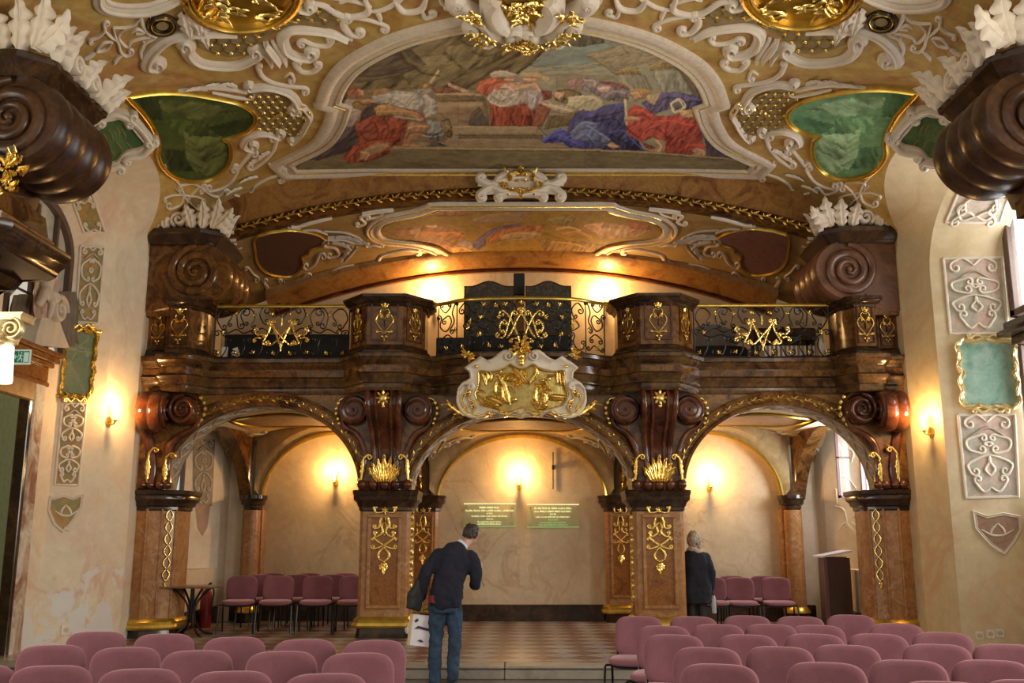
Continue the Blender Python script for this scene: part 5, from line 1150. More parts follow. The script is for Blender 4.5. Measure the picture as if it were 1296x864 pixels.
LAT1 = [(250,50),(262,36),(300,38),(330,36),(352,28),(395,14),(420,6),(436,20),(425,34),(395,30),(370,30),(355,34),(345,42),(325,54),(314,68),(290,72),(268,66),(252,60)]
LAT2 = [(306,126),(320,116),(344,116),(362,124),(374,136),(388,150),(392,160),(372,172),(358,174),(340,168),(325,160),(327,148),(320,136)]
for sx, side in ((-1,'left'), (1,'right')):
    for L, cell, txt in ((LAT1, 17, 'gilt-beaded honeycomb lattice below the %s gilded oval'), (LAT2, 11, 'gilt-beaded honeycomb lattice beside the %s green heart panel')):
        r = empty('honeycomb_lattice', (sx*3.3, 11, 7.3), label=txt % side, cat='lattice', kind='thing')
        mirror_build(sx, lambda: lattice('x', VB, L, cell, r))
# traced stucco scrollwork, left half of the vault
B = dict
SA = [  # large C scrolls around the oval
 ([(125,-12),(128,6),(150,14),(185,14),(215,4),(240,-8)], .24, B(h=.07)), ([(131,-12),(136,2),(155,7),(185,6),(212,-3)], .10, B(h=.05)),
 ([(300,40),(262,40),(235,42),(210,50),(192,66),(186,82),(197,85)], .22, B(r1=7,s1=-1,h=.09)), ([(182,52),(178,66),(182,80)], .06, {}),
 ([(240,58),(238,66),(252,78),(280,82),(306,80),(326,70)], .22, B(r0=8,s0=-1,r1=8,s1=-1,h=.09)), ([(326,62),(338,70),(344,82)], .13, B(h=.07)),
 ([(336,52),(346,66),(354,76)], .17, B(h=.12,)), ([(345,50),(356,66),(362,80)], .12, B(h=.09)),
 ([(440,48),(420,40),(395,36),(370,36),(358,46),(362,62),(376,70),(392,72)], .20, B(r1=8,s1=-1,h=.09)), ([(440,48),(446,50)], .07, {}),
 ([(384,50),(398,56),(414,57),(420,52)], .09, B(r0=5,s0=-1,r1=4,s1=-1,h=.06)), ([(374,82),(382,90),(396,90),(404,84)], .11, B(r0=4,s0=1,r1=4,s1=-1,h=.06)),
 ([(326,84),(332,96),(346,104),(366,108),(386,110)], .09, B(r0=3,s0=1,r1=5,s1=1,h=.06)), ([(360,96),(368,92),(372,100)], .06, B(r1=4,s1=1)),
 # rail along heart panel
 ([(225,114),(262,110),(290,112),(312,116)], .10, B(h=.06)), ([(316,110),(336,108),(356,112),(370,120),(377,132)], .17, B(r0=4,s0=1,r1=7,s1=1,h=.09)), ([(268,116),(296,122),(316,124),(322,118)], .08, B(h=.05)),
 ([(384,134),(392,146),(388,156),(380,170),(372,178)], .13, B(r0=7,s0=-1,r1=4,s1=1,h=.08)),
 # foliage between heart and fresco frame
 ([(352,172),(340,168),(326,168),(312,174),(308,184),(318,188)], .15, B(r0=6,s0=-1,r1=6,s1=-1,h=.08)), ([(318,192),(308,204),(302,212)], .10, B(r0=5,s0=1,r1=4,s1=1)), ([(350,178),(346,190),(334,204),(320,214)], .09, B(r0=5,s0=-1,r1=5,s1=1)),
 ([(300,218),(292,230),(280,238),(266,242)], .08, B(r0=5,s0=-1,r1=5,s1=1)), ([(356,220),(338,226),(324,234),(318,242)], .09, B(r0=5,s0=-1,r1=4,s1=-1)), ([(340,206),(350,214),(358,226)], .07, B(r1=4,s1=1)), ([(318,242),(306,252),(296,262),(290,270)], .08, B(r0=3,s0=1)), ([(296,246),(310,250),(316,256)], .05, {}),
 ([(208,206),(214,220),(226,232),(232,246),(228,258),(216,264)], .05, B(r1=5,s1=1)), ([(228,234),(244,232),(256,238)], .04, B(r0=4,s0=-1,r1=4,s1=1)), ([(222,238),(236,252),(248,264)], .04, B(r1=4,s1=-1)), ([(252,236),(240,248),(234,262)], .04, {}), ([(208,250),(222,246),(246,248),(258,252)], .035, B(r0=3,s0=-1,r1=3,s1=1)), ([(256,238),(266,246),(276,248),(284,240)], .06, B(r0=4,s0=1,r1=4,s1=1)), ([(188,218),(198,232),(204,236)], .04, B(r0=4,s0=-1)),
]
ST2 = [  # strapwork knot at the upper left
 ([(114,50),(124,46),(132,38),(131,30)], .05, B(r0=3,s0=-1,r1=4,s1=1)), ([(132,38),(140,46),(150,52)], .05, {}), ([(143,34),(146,46),(150,56),(152,64),(158,70),(166,68)], .05, B(r1=4,s1=-1)), ([(143,34),(158,34),(170,30),(178,20)], .05, {}), ([(158,34),(150,46),(156,56),(162,58),(166,52),(178,48),(190,46)], .05, {}),
 ([(142,52),(130,54),(122,64),(134,62),(142,52)], .05, {}), ([(120,66),(112,72),(106,74)], .09, {}), ([(154,68),(148,74),(144,80)], .08, {}), ([(166,40),(174,36),(182,40),(172,42)], .05, {}), ([(178,18),(180,30),(188,42),(198,46)], .07, {}), ([(178,20),(186,16),(190,20)], .05, {}), ([(196,48),(184,54),(180,64)], .05, {}),
]
ST3 = [ # scrollwork above the fresco frame, between oval and top cartouche
 ([(380,-6),(378,8),(390,12)], .16, B(r1=6,s1=-1,h=.08)), ([(392,2),(410,6),(430,18),(448,20),(466,14),(462,-2)], .12, B(h=.07)), ([(400,-6),(430,-2),(452,2),(470,8)], .08, {}), ([(434,24),(436,34),(444,42),(454,44)], .12, B(r0=6,s0=1,r1=5,s1=-1,h=.07)), ([(446,22),(462,24),(478,28),(488,32)], .09, B(r1=5,s1=1)), ([(476,12),(480,20),(482,26)], .08, {}), ([(466,14),(484,12),(500,4),(512,-4)], .09, {}), ([(500,0),(508,12),(520,14),(534,10),(540,-4)], .11, B(h=.07)), ([(534,12),(538,22),(548,20)], .09, B(r1=4,s1=-1)), ([(556,-4),(560,4),(566,6)], .08, B(r1=3,s1=1)), ([(415,-8),(440,-9),(450,-4)], .10, B(r0=4,s0=1)), ([(580,4),(590,14)],.06,{}),
]
LV = [(240,2,6,14,.5,.22),(232,12,4,14,.45,.2),(246,22,8,14,.5,.2),(286,108,-10,-2,.3,.1),(300,109,-10,-4,.28,.1),(262,112,-10,-1,.3,.1),(430,0,10,-4,.3,.14),(330,198,-8,4,.28,.12),(342,190,-8,4,.28,.12),(352,206,8,6,.3,.12),(326,222,-10,2,.3,.1),(306,236,-10,3,.28,.1),(398,128,5,5,.2,.1)]
for sx, side in ((-1,'left'), (1,'right')):
    r = empty('stucco_scrollwork', (sx*3.5, 11, 7.3), label='white stucco scrolls and foliage around the %s gilded oval and heart panel' % side, cat='stucco', kind='thing')
    def f():
        stucco('large_scroll', VB, SA[:10], r); stucco('small_scroll', VB, SA[10:], r, leaves=LV)
        stucco('small_scroll', VB, ST3, r)
    mirror_build(sx, f)
    r = empty('strapwork_knot', (sx*4.2, 10.6, 7.2), label='thin white stucco strapwork knot near the %s vent ring' % side, cat='stucco', kind='thing')
    mirror_build(sx, lambda: stucco('strap', VB, ST2, r))
    r = empty('gilt_sprig', (sx*2.9, 12, 7.35), label='small gilt leaf sprig beside the %s honeycomb lattice' % side, cat='ornament', kind='thing')
    def f():
        mb = MB()
        for x, y, dx, dy in ((362,138,10,-2),(372,138,10,-4),(380,134,6,-6),(376,142,12,4),(384,136,8,4),(358,141,-8,2)):
            a, n_ = on(VB, x, y, .03); b, _ = on(VB, x+dx, y+dy, .03); leaf(mb, a, b-a, n_, .16, .07, 2, .4, .4)
        mb.build('leaves', GOLD, r)
    mirror_build(sx, f)
# top centre cartouche
tc = empty('vault_cartouche', (0, 10.6, 7.4), label='white and gilt winged cartouche at the top centre over the fresco frame', cat='cartouche', kind='thing')
for s in (1, -1):
    mb = MB()
    for P, w_, o in (([(628,-12),(622,2),(630,18),(642,26)], .30, B(h=.22)), ([(620,-12),(618,6),(624,22),(636,28)], .16, B(h=.16)), ([(576,0),(592,8),(608,16),(618,26),(622,38)], .24, B(r0=6,s0=1,r1=7,s1=1,h=.18)), ([(600,26),(604,36),(612,40)], .16, B(r0=6,s0=-1,r1=5,s1=-1,h=.15)), ([(624,36),(640,42),(652,38)], .16, B(h=.14)), ([(640,28),(654,26),(664,32),(662,40),(650,42)], .16, B(r1=5,s1=1,h=.2)), ([(640,24),(652,22),(662,24)], .16, B(h=.16))):
        if s < 0: P = [(1322-x, y) for x, y in P]; o = dict(o); [o.__setitem__(k, -o[k]) for k in ('s0','s1') if k in o]
        band(mb, VB, px_path(P, **{k: v for k, v in o.items() if k != 'h'}), w_, o['h'])
    mb.build('white_wing', STUC, tc)
    mb = MB(); rr = random.Random(2)
    for (x, y) in ((596,4),(602,8),(608,2),(590,2),(598,-2),(602,24),(607,26),(614,34),(618,34),(648,38),(654,40),(660,42),(650,42),(656,36),(644,42),(664,42)):
        x = x if s > 0 else 1322-x; a, n_ = on(VB, x, y, .2)
        for k in range(3):
            t = rr.uniform(0, 6.28); leaf(mb, a, V((cos(t), sin(t), .1)), n_, .13, .07, 2, .4, .4, n=6)
    mb.build('gilt_leaves', GOLD, tc)
ov = [(661+32*cos(t), -6+26*sin(t)) for t in [2*pi*k/40 for k in range(40)]]
patch_on('gilt_field', VB, ov, BRASS, tc, .12); mb = MB(); rr = random.Random(9)
for i in range(30):
    a, n_ = on(VB, 661+rr.uniform(-24,24), rr.uniform(-10,16), .12); t = rr.uniform(0,6.28); leaf(mb, a, V((cos(t), sin(t), 0)), n_, .15, .07, 2, .4, .5, n=6)
mb.build('gilt_relief', GOLD, tc)
# white and gilt cartouche hanging on the garland arch (centre)
ac = empty('garland_cartouche', (0, 15.0, 7.1), label='white and gilt scrolled cartouche at the middle of the garland arch', cat='cartouche', kind='thing')
fm, n_ = plane_map((0, 14.95, 7.15), UX, UZ, (0,-1,-.35)); mb = MB()
Q = lambda pts: [((a-665)/88., -(b-243)/88.) for a, b in pts]
lay(mb, fm, V((0,-1,-.3)).normalized(), [scroll(Q([(665,232),(690,236),(706,242),(722,236)]), 0, 1, .05, 1), scroll(Q([(668,250),(690,252),(706,246),(722,256)]), 0, 1, .05, -1), scroll(Q([(680,226),(694,232),(700,242)]), .05, 1, .03, 1), scroll(Q([(668,258),(684,256),(696,258)]), 0, 1, .03, -1)], .15, .12, True, lift=.04)
out = Q([(640,232),(665,226),(690,232),(702,240),(722,232),(726,244),(714,246),(722,258),(700,256),(665,262),(630,256),(608,258),(616,246),(604,244),(608,232),(628,240)])
mb.prism(out, fm, -.02, .08); mb.build('white_scrolls', STUC, ac)
mb = MB()
for x, z, t, L in ((0,.14,0,.26),(.12,.1,.7,.24),(-.12,.1,-.7,.24),(.22,.02,1.4,.2),(-.22,.02,-1.4,.2),(.1,-.05,2.4,.18),(-.1,-.05,-2.4,.18),(0,-.06,3.14,.2),(.05,.05,.4,.2),(-.05,.05,-.4,.2)): leaf(mb, fm(x, z, .1), (sin(t),0,cos(t)), NY, L, .1, 3, .4, .4)
lay(mb, fm, V(NY), [scroll([(0,.12),(.1,.18),(.2,.12)], 0, 1, .05, -1), scroll([(0,-.1),(.12,-.14),(.25,-.1)], 0, 1, .04, 1)], .05, .05, True, lift=.14); mb.build('gilt_foliage', GOLD, ac)

# ---- gallery vault ornament
SG = [([(356,274),(358,284),(374,287),(398,281),(420,276),(450,270)], .10, B(r0=4,s0=-1)), ([(386,264),(390,272),(400,272),(406,268)], .10, B(r0=4,s0=1,r1=5,s1=-1)), ([(414,270),(424,270),(428,260),(436,258)], .10, B(r0=3,s0=1)), ([(442,258),(446,266),(458,270),(476,268),(498,265)], .13, {}), ([(490,260),(482,272),(470,276),(462,278)], .06, {}), ([(464,272),(456,275),(462,282),(454,286)], .08, B(r0=3,s0=1,r1=3,s1=1)), ([(326,292),(332,294),(338,286)], .09, B(r0=3,s0=-1)), ([(460,262),(468,260)], .06, {}),
 ([(466,312),(474,310),(482,312)], .07, B(r0=3,s0=1,r1=3,s1=-1)), ([(478,334),(482,324),(494,320),(500,318)], .10, B(r0=4,s0=1)), ([(436,346),(446,338),(460,334),(470,336)], .10, B(r0=4,s0=-1,r1=4,s1=1)), ([(410,354),(414,346),(430,338),(448,334)], .06, B(r0=3,s0=1)), ([(392,372),(400,364),(412,356)], .06, B(r0=3,s0=-1)), ([(384,380),(394,370),(404,366)], .05, {}), ([(500,318),(516,316),(530,318)], .10, B(r1=3,s1=1)), ([(534,318),(540,316),(548,320)], .09, B(r0=3,s0=1,r1=4,s1=-1))]
RH = [(322,302),(334,295),(352,292),(368,290),(384,292),(402,296),(414,303),(406,310),(392,315),(390,320),(382,324),(383,332),(378,342),(368,348),(352,348),(336,343),(326,332),(323,318)]
SH = [([(412,312),(424,314),(428,322),(418,326)], .09, B(r0=5,s0=1,r1=4,s1=1)), ([(404,322),(398,334),(390,340)], .09, B(r0=5,s0=1,r1=5,s1=1)), ([(388,346),(380,354),(370,356)], .06, B(r0=4,s0=1,r1=4,s1=-1)), ([(314,338),(320,346),(326,350)], .05, B(r0=3,s0=-1,r1=4,s1=1)), ([(334,356),(340,364),(346,370)], .05, B(r0=3,s0=1,r1=3,s1=1)), ([(356,356),(350,364),(342,370)], .05, B(r0=3,s0=-1)), ([(360,356),(356,368)], .05, {}), ([(332,354),(338,366),(336,370)], .05, {}), ([(410,292),(436,294),(452,300),(458,304)], .07, {}), ([(414,300),(434,300),(448,304),(456,304)], .16, B(h=.08)), ([(420,306),(438,308),(452,306)], .12, B(h=.07)), ([(452,312),(444,322),(436,330)], .09, {}), ([(324,290),(344,290),(364,288),(380,289)], .04, {}), ([(380,292),(398,291),(414,296)], .08, {})]
LG = [(424,298,12,1,.5,.16),(436,302,12,1,.5,.16),(420,304,12,3,.45,.14),(446,310,-8,8,.4,.12),(438,320,-8,8,.35,.1)]
for sx, side in ((-1,'left'), (1,'right')):
    r = empty('gallery_stucco', (sx*3.2, 16.4, 6.7), label='stucco scrolls and shell leaf on the %s side of the gallery vault' % side, cat='stucco', kind='thing')
    def f():
        stucco('scroll', GB, SG, r); stucco('leaf_scroll', GB, SH, r, mat=STUCG, leaves=LG)
    mirror_build(sx, f)
    r = empty('heart_panel', (sx*4.0, 16.2, 6.6), label='dark maroon lobed panel on the %s side of the gallery vault' % side, cat='panel', kind='thing')
    rc = path_px(RH, 4, [6, 9])
    def f():
        patch_on('painted_panel', GB, rc, REDP, r, .015); frame_on('gilt_frame', GB, rc, .04, .04, BRASS, r)
    REDP = marble('maroon_panel_marbling', [(.045,.018,.010),(.085,.035,.022),(.06,.025,.015)] if sx < 0 else [(.10,.04,.035),(.20,.10,.085),(.14,.06,.05)], 1.6, 3, rough=.6)
    mirror_build(sx, f)
# acanthus crests over the vault consoles
CREST = {14.6: [(-5.65,.24,-.5),(-5.48,.28,-.3),(-5.1,.36,-.15),(-4.88,.40,.15),(-4.72,.42,.5)], }
for y0, y1, side, sx, txt in ((14.6,16.0,'l',-1,'white acanthus crest on the console at the left end of the gallery'), (14.6,16.0,'r',1,'white acanthus crest on the console at the right end of the gallery'), (8.95,10.35,'l',-1,'white acanthus crest on the deep-brown console over the door side'), (8.95,10.35,'r',1,'white acanthus crest on the deep-brown console over the right window bay')):
    r = empty('acanthus_crest', (sx*5.0, y0, 6.3), label=txt, cat='crest', kind='thing')
    k = 1.0 if y0 > 12 else 1.15
    def f():
        z = 6.33
        for i, (x, L, a) in enumerate([(-5.66,.22,-.5),(-5.54,.30,-.1),(-5.12,.36,-.25),(-4.96,.42,.1),(-4.80,.46,.35),(-4.74,.42,.9)]):
            mb = MB(); leaf(mb, (x, y0+.0, z), (sin(a), -.28, cos(a)), (0,-1,.1), L*k*1.05, .24*k, 4, .35, .35, n=18); leaf(mb, (x, y0+.05, z), (sin(a)*.8-.15, -.2, cos(a)), (0,-1,.1), L*k*.8, .16*k, 4, .3, .3)
            mb.build('acanthus_leaf', STUC, r)
        mb = MB(); sp = spiral2((-5.33, z+.13), .12, 1.7, -1, -pi*.7); mb.ribbon([(a, y0-.02, b) for a, b in sp], NY, taper(len(sp), .07, .05, .5, .4), .09, 6); mb.build('scroll', STUC, r)
        n = 7
        for i in range(n):
            yy = y0 + .12 + (y1-y0-.2)*i/(n-1)
            mb = MB()
            if i in (2, 4):
                sp = spiral2((yy, z+.10), .13, 1.7, 1, -pi*.5); mb.ribbon([(-4.70-(b-z)*.0, a, b) for a, b in sp], (1,0,0), taper(len(sp), .07, .05, .5, .4), .09, 6)
                mb.build('scroll', STUC, r)
            else:
                leaf(mb, (-4.74, yy, z-.02), (.35, (.35 if i > 4 else -.25 if i < 3 else .1), .85), (1,0,-.2), (.34 + .06*(i % 3))*k, .24*k, 4, .45, .35, n=16)
                mb.build('acanthus_leaf', STUC, r)
    mirror_build(sx, f)
# ================= wrought iron railings with gilt rosettes =================
def path_map(pts, z0):
    L = [0]
    for a, b in zip(pts, pts[1:]): L.append(L[-1] + math.hypot(b[0]-a[0], b[1]-a[1]))
    def f(s, z, d=0):
        s = max(0, min(L[-1]-1e-4, s)); i = 0
        while i < len(L)-2 and L[i+1] < s: i += 1
        t = (s-L[i])/(L[i+1]-L[i]); a, b = pts[i], pts[i+1]; dx, dy = b[0]-a[0], b[1]-a[1]; l = math.hypot(dx, dy)
        return (a[0]+dx*t + dy/l*d, a[1]+dy*t - dx/l*d, z0+z)
    return f, L[-1]
def rosette(f, s, z, r, sz=.045, a0=0):
    mb = MB(); c = V(f(s, z, .02)); ax = (V(f(s+.05, z, .02)) - V(f(s-.05, z, .02))).normalized()
    mb.ball(c, sz*.35, n=5); nn = ax.cross(V((0,0,1)))
    for k in range(3):
        a = a0 + (k-1)*.9; leaf(mb, c, ax*cos(a) + V((0,0,1))*sin(a), nn, sz*1.3, sz*.8, 2, .6, .4, n=6)
    return mb.build('gilt_rosette', GOLD, r)
def railing(name, pts, label, scrolls, ros, mono, z0=4.32, h=.87, rad=.011):
    f, L = path_map(pts, z0); r = empty(name, (pts[0][0], pts[0][1], z0), label=label, cat='railing', kind='thing')
    n = 40; mb = MB(); mb.rings([[f(L*i/n, h-.02+b, a) for a, b in ((-.03,0),(-.035,.02),(-.02,.045),(.02,.045),(.035,.02),(.03,0))] for i in range(n+1)], True, True, True); mb.build('handrail', BRASS, r)
    mb = MB(); mb.rings([[f(L*i/n, .03+b, a) for a, b in ((-.012,0),(-.012,.02),(.012,.02),(.012,0))] for i in range(n+1)], True, True, True); mb.build('bottom_bar', IRON, r)
    for P in scrolls(L, h): mb = MB(); mb.tube([f(p[0], p[1]) for p in P], taper(len(P), rad, .1, .1, .7), 6); mb.build('iron_scroll', IRON, r)
    for (s, z, a) in ros(L, h): rosette(f, s, z, r, a0=a)
    mb = MB()
    for P in mono(L, h): mb.tube([f(p[0], p[1], .035) for p in P], taper(len(P), .016, .1, .1, .6), 6)
    for P in mono(L, h):
        for q in P[2:-2:5]: mb.ball(f(q[0], q[1], .04), .02, n=5)
    mb.build('gilt_monogram', GOLD, r)
    return r
def side_scrolls(L, h):
    out = []; c = L/2
    for s in (1, -1):
        S = lambda pts, r0=0, s0=1, r1=0, s1=1, t=1.2: out.append([(c+s*p[0], p[1]) for p in scroll(pts, r0, s0, r1, s1, t)])
        S([(.12,.82),(.02,.70),(.0,.62)], .07, 1, 0, 1); S([(.30,.60),(.36,.72),(.34,.82)], .06, -1, .08, 1); S([(.48,.56),(.44,.70),(.50,.82),(.60,.82),(.66,.72),(.60,.58)], .04, -1, .04, -1)
        S([(.70,.55),(.72,.72),(.66,.82)], .06, -1, .09, 1); S([(.86,.60),(.80,.72),(.88,.82),(.98,.80),(1.03,.66),(.96,.52)], .04, -1, .05, -1)
        S([(.44,.50),(.60,.44),(.72,.50),(.86,.44),(1.0,.48)], .05, 1, .05, -1); S([(.5,.3),(.62,.40),(.80,.36),(.92,.40)], .05, -1, .06, 1)
        for x in (.14,.42,.70,.98): S([(x-.1,.32),(x-.12,.2),(x-.04,.06),(x+.06,.08)], .05, 1, .05, 1)
        S([(.28,.34),(.40,.26),(.52,.30)], .04, 1, .04, 1); S([(.04,.05),(.3,.045),(.6,.06),(1.0,.05)])
        S([(1.06,.05),(1.06,.85)]); S([(.2,.45),(.32,.52),(.42,.44)], .04, -1, .04, 1)
    return out
def side_ros(L, h):
    c = L/2; return [(c+s*x, z, a) for s in (1,-1) for x, z, a in ((.13,.10,.5),(.42,.11,2.2),(.70,.10,.6),(.98,.10,2.4),(.14,.76,-2),(.42,.74,3),(.74,.74,0),(.92,.42,1.5))]
def side_mono(L, h):
    c = L/2; out = []
    for s in (1, -1):
        S = lambda pts, *a: out.append([(c+s*p[0], p[1]) for p in scroll(pts, *a)])
        S([(0,.20),(-.08,.42),(-.17,.62)], 0, 1, .03, 1); S([(-.2,.24),(-.12,.26),(.05,.44),(.18,.60)], .04, -1, .03, -1); S([(.16,.62),(.20,.45),(.28,.28),(.20,.24)], .03, 1, .03, -1)
        S([(.28,.42),(.36,.40),(.42,.46)], .03, 1, .04, 1); S([(.30,.34),(.36,.36),(.42,.34)], 0, 1, .03, -1)
    out.append([(c, .14), (c, .2), (c,.3)]); out.append([(c,.55),(c,.62),(c,.70)])
    return out
for sx, lab in ((-1,'black wrought iron railing with gilt monogram at the left of the gallery'), (1,'black wrought iron railing with gilt monogram at the right of the gallery')):
    pts = [(sx*4.88, 15.08), (sx*2.66, 15.08)]
    if sx > 0: pts = pts[::-1]
    railing('iron_railing', pts, lab, side_scrolls, side_ros, side_mono)
BOW = [(-1.42,15.0),(-1.30,14.98),(-1.12,14.86),(-.98,14.74),(-.80,14.65),(-.5,14.60),(0,14.58)]; BOW = BOW + [(-x, y) for x, y in reversed(BOW[:-1])]
def bow_scrolls(L, h):
    out = []; c = L/2
    for s in (1, -1):
        S = lambda pts, r0=0, s0=1, r1=0, s1=1, t=1.2: out.append([(c+s*p[0], p[1]) for p in scroll(pts, r0, s0, r1, s1, t)])
        for x in (.18,.42,.66,.88): S([(x-.08,.60),(x-.10,.72),(x,.82),(x+.09,.74)], .04, 1, .06, -1)
        for x in (.30,.56,.80): S([(x-.1,.50),(x,.56),(x+.1,.46),(x,.38)], .05, -1, .04, -1)
        for x in (.15,.42,.68,.90): S([(x-.08,.30),(x-.1,.18),(x,.08),(x+.1,.16)], .05, 1, .05, 1)
        S([(1.02,.04),(1.02,.84)]); S([(1.06,.84),(1.12,.70),(1.08,.56),(1.16,.44)], .04, 1, .05, -1); S([(1.30,.62),(1.20,.66),(1.14,.56),(1.24,.42),(1.36,.50),(1.34,.64)], .05, -1, .05, -1)
        S([(1.12,.30),(1.22,.36),(1.34,.30)], .05, 1, .05, -1); S([(1.40,.04),(1.40,.84)]); S([(1.1,.10),(1.2,.18),(1.34,.10)], .04, -1, .04, 1); S([(1.16,.80),(1.26,.72),(1.36,.80)], .04, -1, .04, 1)
        for x in (.2,.5,.75): S([(x,.05),(x+.12,.07),(x+.24,.05)])
    out.append([(c + .09*cos(t), .76 + .09*sin(t)) for t in [2*pi*k/20*1.0 for k in range(21)]])
    return out
def bow_ros(L, h):
    c = L/2; return [(c+s*x, z, a) for s in (1,-1) for x, z, a in ((.24,.76,2),(.40,.75,.5),(.58,.76,1),(.36,.58,0),(.62,.56,1.2),(.62,.30,2.6),(.50,.12,.6),(.30,.10,2),(.80,.52,0),(.80,.44,3.1),(.92,.12,.5),(1.22,.12,1),(1.05,.42,0))] + [(c,.78,1.5)]
def bow_mono(L, h):
    c = L/2; out = []
    for s in (1, -1):
        S = lambda pts, *a: out.append([(c+s*p[0], p[1]) for p in scroll(pts, *a)])
        S([(-.02,.66),(.07,.52),(.15,.34),(.22,.24)], .05, -1, .0, 1); S([(.04,.26),(.10,.42),(.18,.58),(.25,.66)], 0, 1, .06, -1); S([(.14,.64),(.20,.45),(.24,.32),(.28,.25),(.36,.26)], .05, 1, .04, 1)
        S([(.30,.50),(.33,.42),(.30,.34)], .05, 1, .03, -1); S([(0,.18),(.08,.24),(.16,.22)], 0, 1, .03, -1)
    return out
railing('iron_railing', BOW, 'bowed black wrought iron railing with gilt letters above the white cartouche', bow_scrolls, bow_ros, bow_mono, h=.87)
# gilt crown of flowers between railing and cartouche
def cluster(name, c, n, r, L, parent, seed=1, nn=(0,-1,0), mat=None, flat=.4):
    rr = random.Random(seed); mb = MB(); c = V(c)
    for i in range(n):
        a = rr.uniform(0, 2*pi); d = V((cos(a), -.25, sin(a))); k = rr.uniform(0, r)
        leaf(mb, c + V((cos(a)*k, -rr.uniform(0, .05), sin(a)*k)), d, nn, L*rr.uniform(.7, 1.2), L*.45, 3, .5, .4, n=6)
    for i in range(n//3): mb.ball(c + V((rr.uniform(-r, r), -.05, rr.uniform(-r, r))), L*.16, n=5)
    return mb.build(name, mat or GOLD, parent)

# ================= white cartouche with gilt relief on the gallery front =================
big = empty('gallery_cartouche', (0, 14.42, 3.3), label='large white cartouche with gilded relief scene on the middle of the gallery front', cat='cartouche', kind='thing')
kz = .001632
Zc = lambda pts: [((a-660)*kz, -(b-470)*kz) for a, b in pts]
TILT = .10
fmc = lambda u, v, d=0: (u, 14.36 + .02 - TILT*v*1.2 + .10*u*u - d, 3.72 + v)
outR = Zc([(660,95),(700,110),(725,130),(760,105),(790,96),(825,100),(860,122),(890,150),(930,175),(970,186),(1005,188),(1030,150),(1050,158),(1080,185),(1120,205),(1185,255),(1150,272),(1135,300),(1128,350),(1170,370),(1220,405),(1250,470),(1245,550),(1205,640),(1130,690),(1050,712),(985,702),(935,655),(880,672),(830,703),(780,692),(700,700),(660,715)])
inR = Zc([(660,274),(690,270),(720,258),(755,235),(775,240),(800,262),(870,288),(950,300),(1010,285),(1040,286),(1050,310),(1045,370),(1058,440),(1082,490),(1062,550),(1025,600),(945,620),(880,640),(800,662),(740,652),(690,632),(660,626)])
def both(P): return P + [(-x, y) for x, y in reversed(P) if abs(x) > 1e-6]
def resample(P, n):
    P = P + [P[0]]; L = [0]
    for a, b in zip(P, P[1:]): L.append(L[-1] + math.hypot(a[0]-b[0], a[1]-b[1]))
    out = []; i = 0
    for k in range(n):
        s = L[-1]*k/n
        while L[i+1] < s: i += 1
        t = (s-L[i])/max(1e-9, L[i+1]-L[i]); out.append((P[i][0]+(P[i+1][0]-P[i][0])*t, P[i][1]+(P[i+1][1]-P[i][1])*t))
    return out
Oc = both(outR); Ic = both(inR)
# radial pairing of inner to outer outline
def polar(P, a, far=True):
    best = None; d = (cos(a), sin(a)); n = len(P)
    for i in range(n):
        x0, y0 = P[i]; x1, y1 = P[(i+1) % n]; ex, ey = x1-x0, y1-y0; den = d[0]*ey - d[1]*ex
        if abs(den) < 1e-12: continue
        t = (x0*ey - y0*ex)/den; u = (x0*d[1] - y0*d[0])/den
        if t > 0 and 0 <= u <= 1 and (best is None or (t > best if far else t < best)): best = t
    return best or 0
NA = 240; rings = []
for frac, d in ((0,0),(0,.05),(.06,.10),(.18,.12),(.35,.085),(.55,.075),(.75,.085),(.9,.10),(1.0,.07),(1.0,.0)):
    ring = []
    for k in range(NA):
        a = 2*pi*k/NA; ro, ri = polar(Oc, a), polar(Ic, a, False); rr_ = ro + (ri-ro)*frac; ring.append(fmc(rr_*cos(a), rr_*sin(a), d))
    rings.append(ring)
MB().rings(rings, True).build('white_frame', STUC, big, smooth=50)
mb = MB(); ring = []
for r_ in (.01,.3,.6,.85,1.0): ring.append([fmc(polar(Ic, 2*pi*k/NA, False)*r_*cos(2*pi*k/NA), polar(Ic, 2*pi*k/NA, False)*r_*sin(2*pi*k/NA), .02) for k in range(NA)])
mb.rings(ring, True, True); mb.build('relief_field', plain('olive_gilt_ground', (.52,.39,.13), .34, .8, var=.3, scale=9, bump=.5), big)
MB().prism(resample(Oc, 120), lambda u, v, d: fmc(u*.97, v*.97, -d), 0.0, .12).build('backing', DARKM, big)
nc = V((0,-1,-.1)).normalized()
for s in (1, -1):
    mb = MB()
    for c0 in ((775,160),):
        c_ = Zc([c0])[0]; sp = spiral2((s*c_[0], c_[1]), .075, 1.6, s, pi/2*1.0); mb.ribbon([fmc(a, b, .10) for a, b in sp], nc, taper(len(sp), .04), .04, 5)
    mb.build('white_scroll', STUC, big); mb = MB()
    q = Zc([(1230,450),(1235,560),(1180,660),(1090,700),(1010,690)]); q = [(s*p.x, p.y) for p in spline(q, 6)]; mb.ribbon([fmc(a, b, .09) for a, b in q], nc, taper(len(q), .06), .05, 5)
    q = Zc([(1120,400),(1180,400),(1230,450)]); q = [(s*p[0], p[1]) for p in scroll(q, .05, 1, 0, 1)]; mb.ribbon([fmc(a, b, .10) for a, b in q], nc, taper(len(q), .07), .06, 5)
    mb.build('white_scroll', STUC, big)
mb = MB()   # gilt filigree on the lower volutes
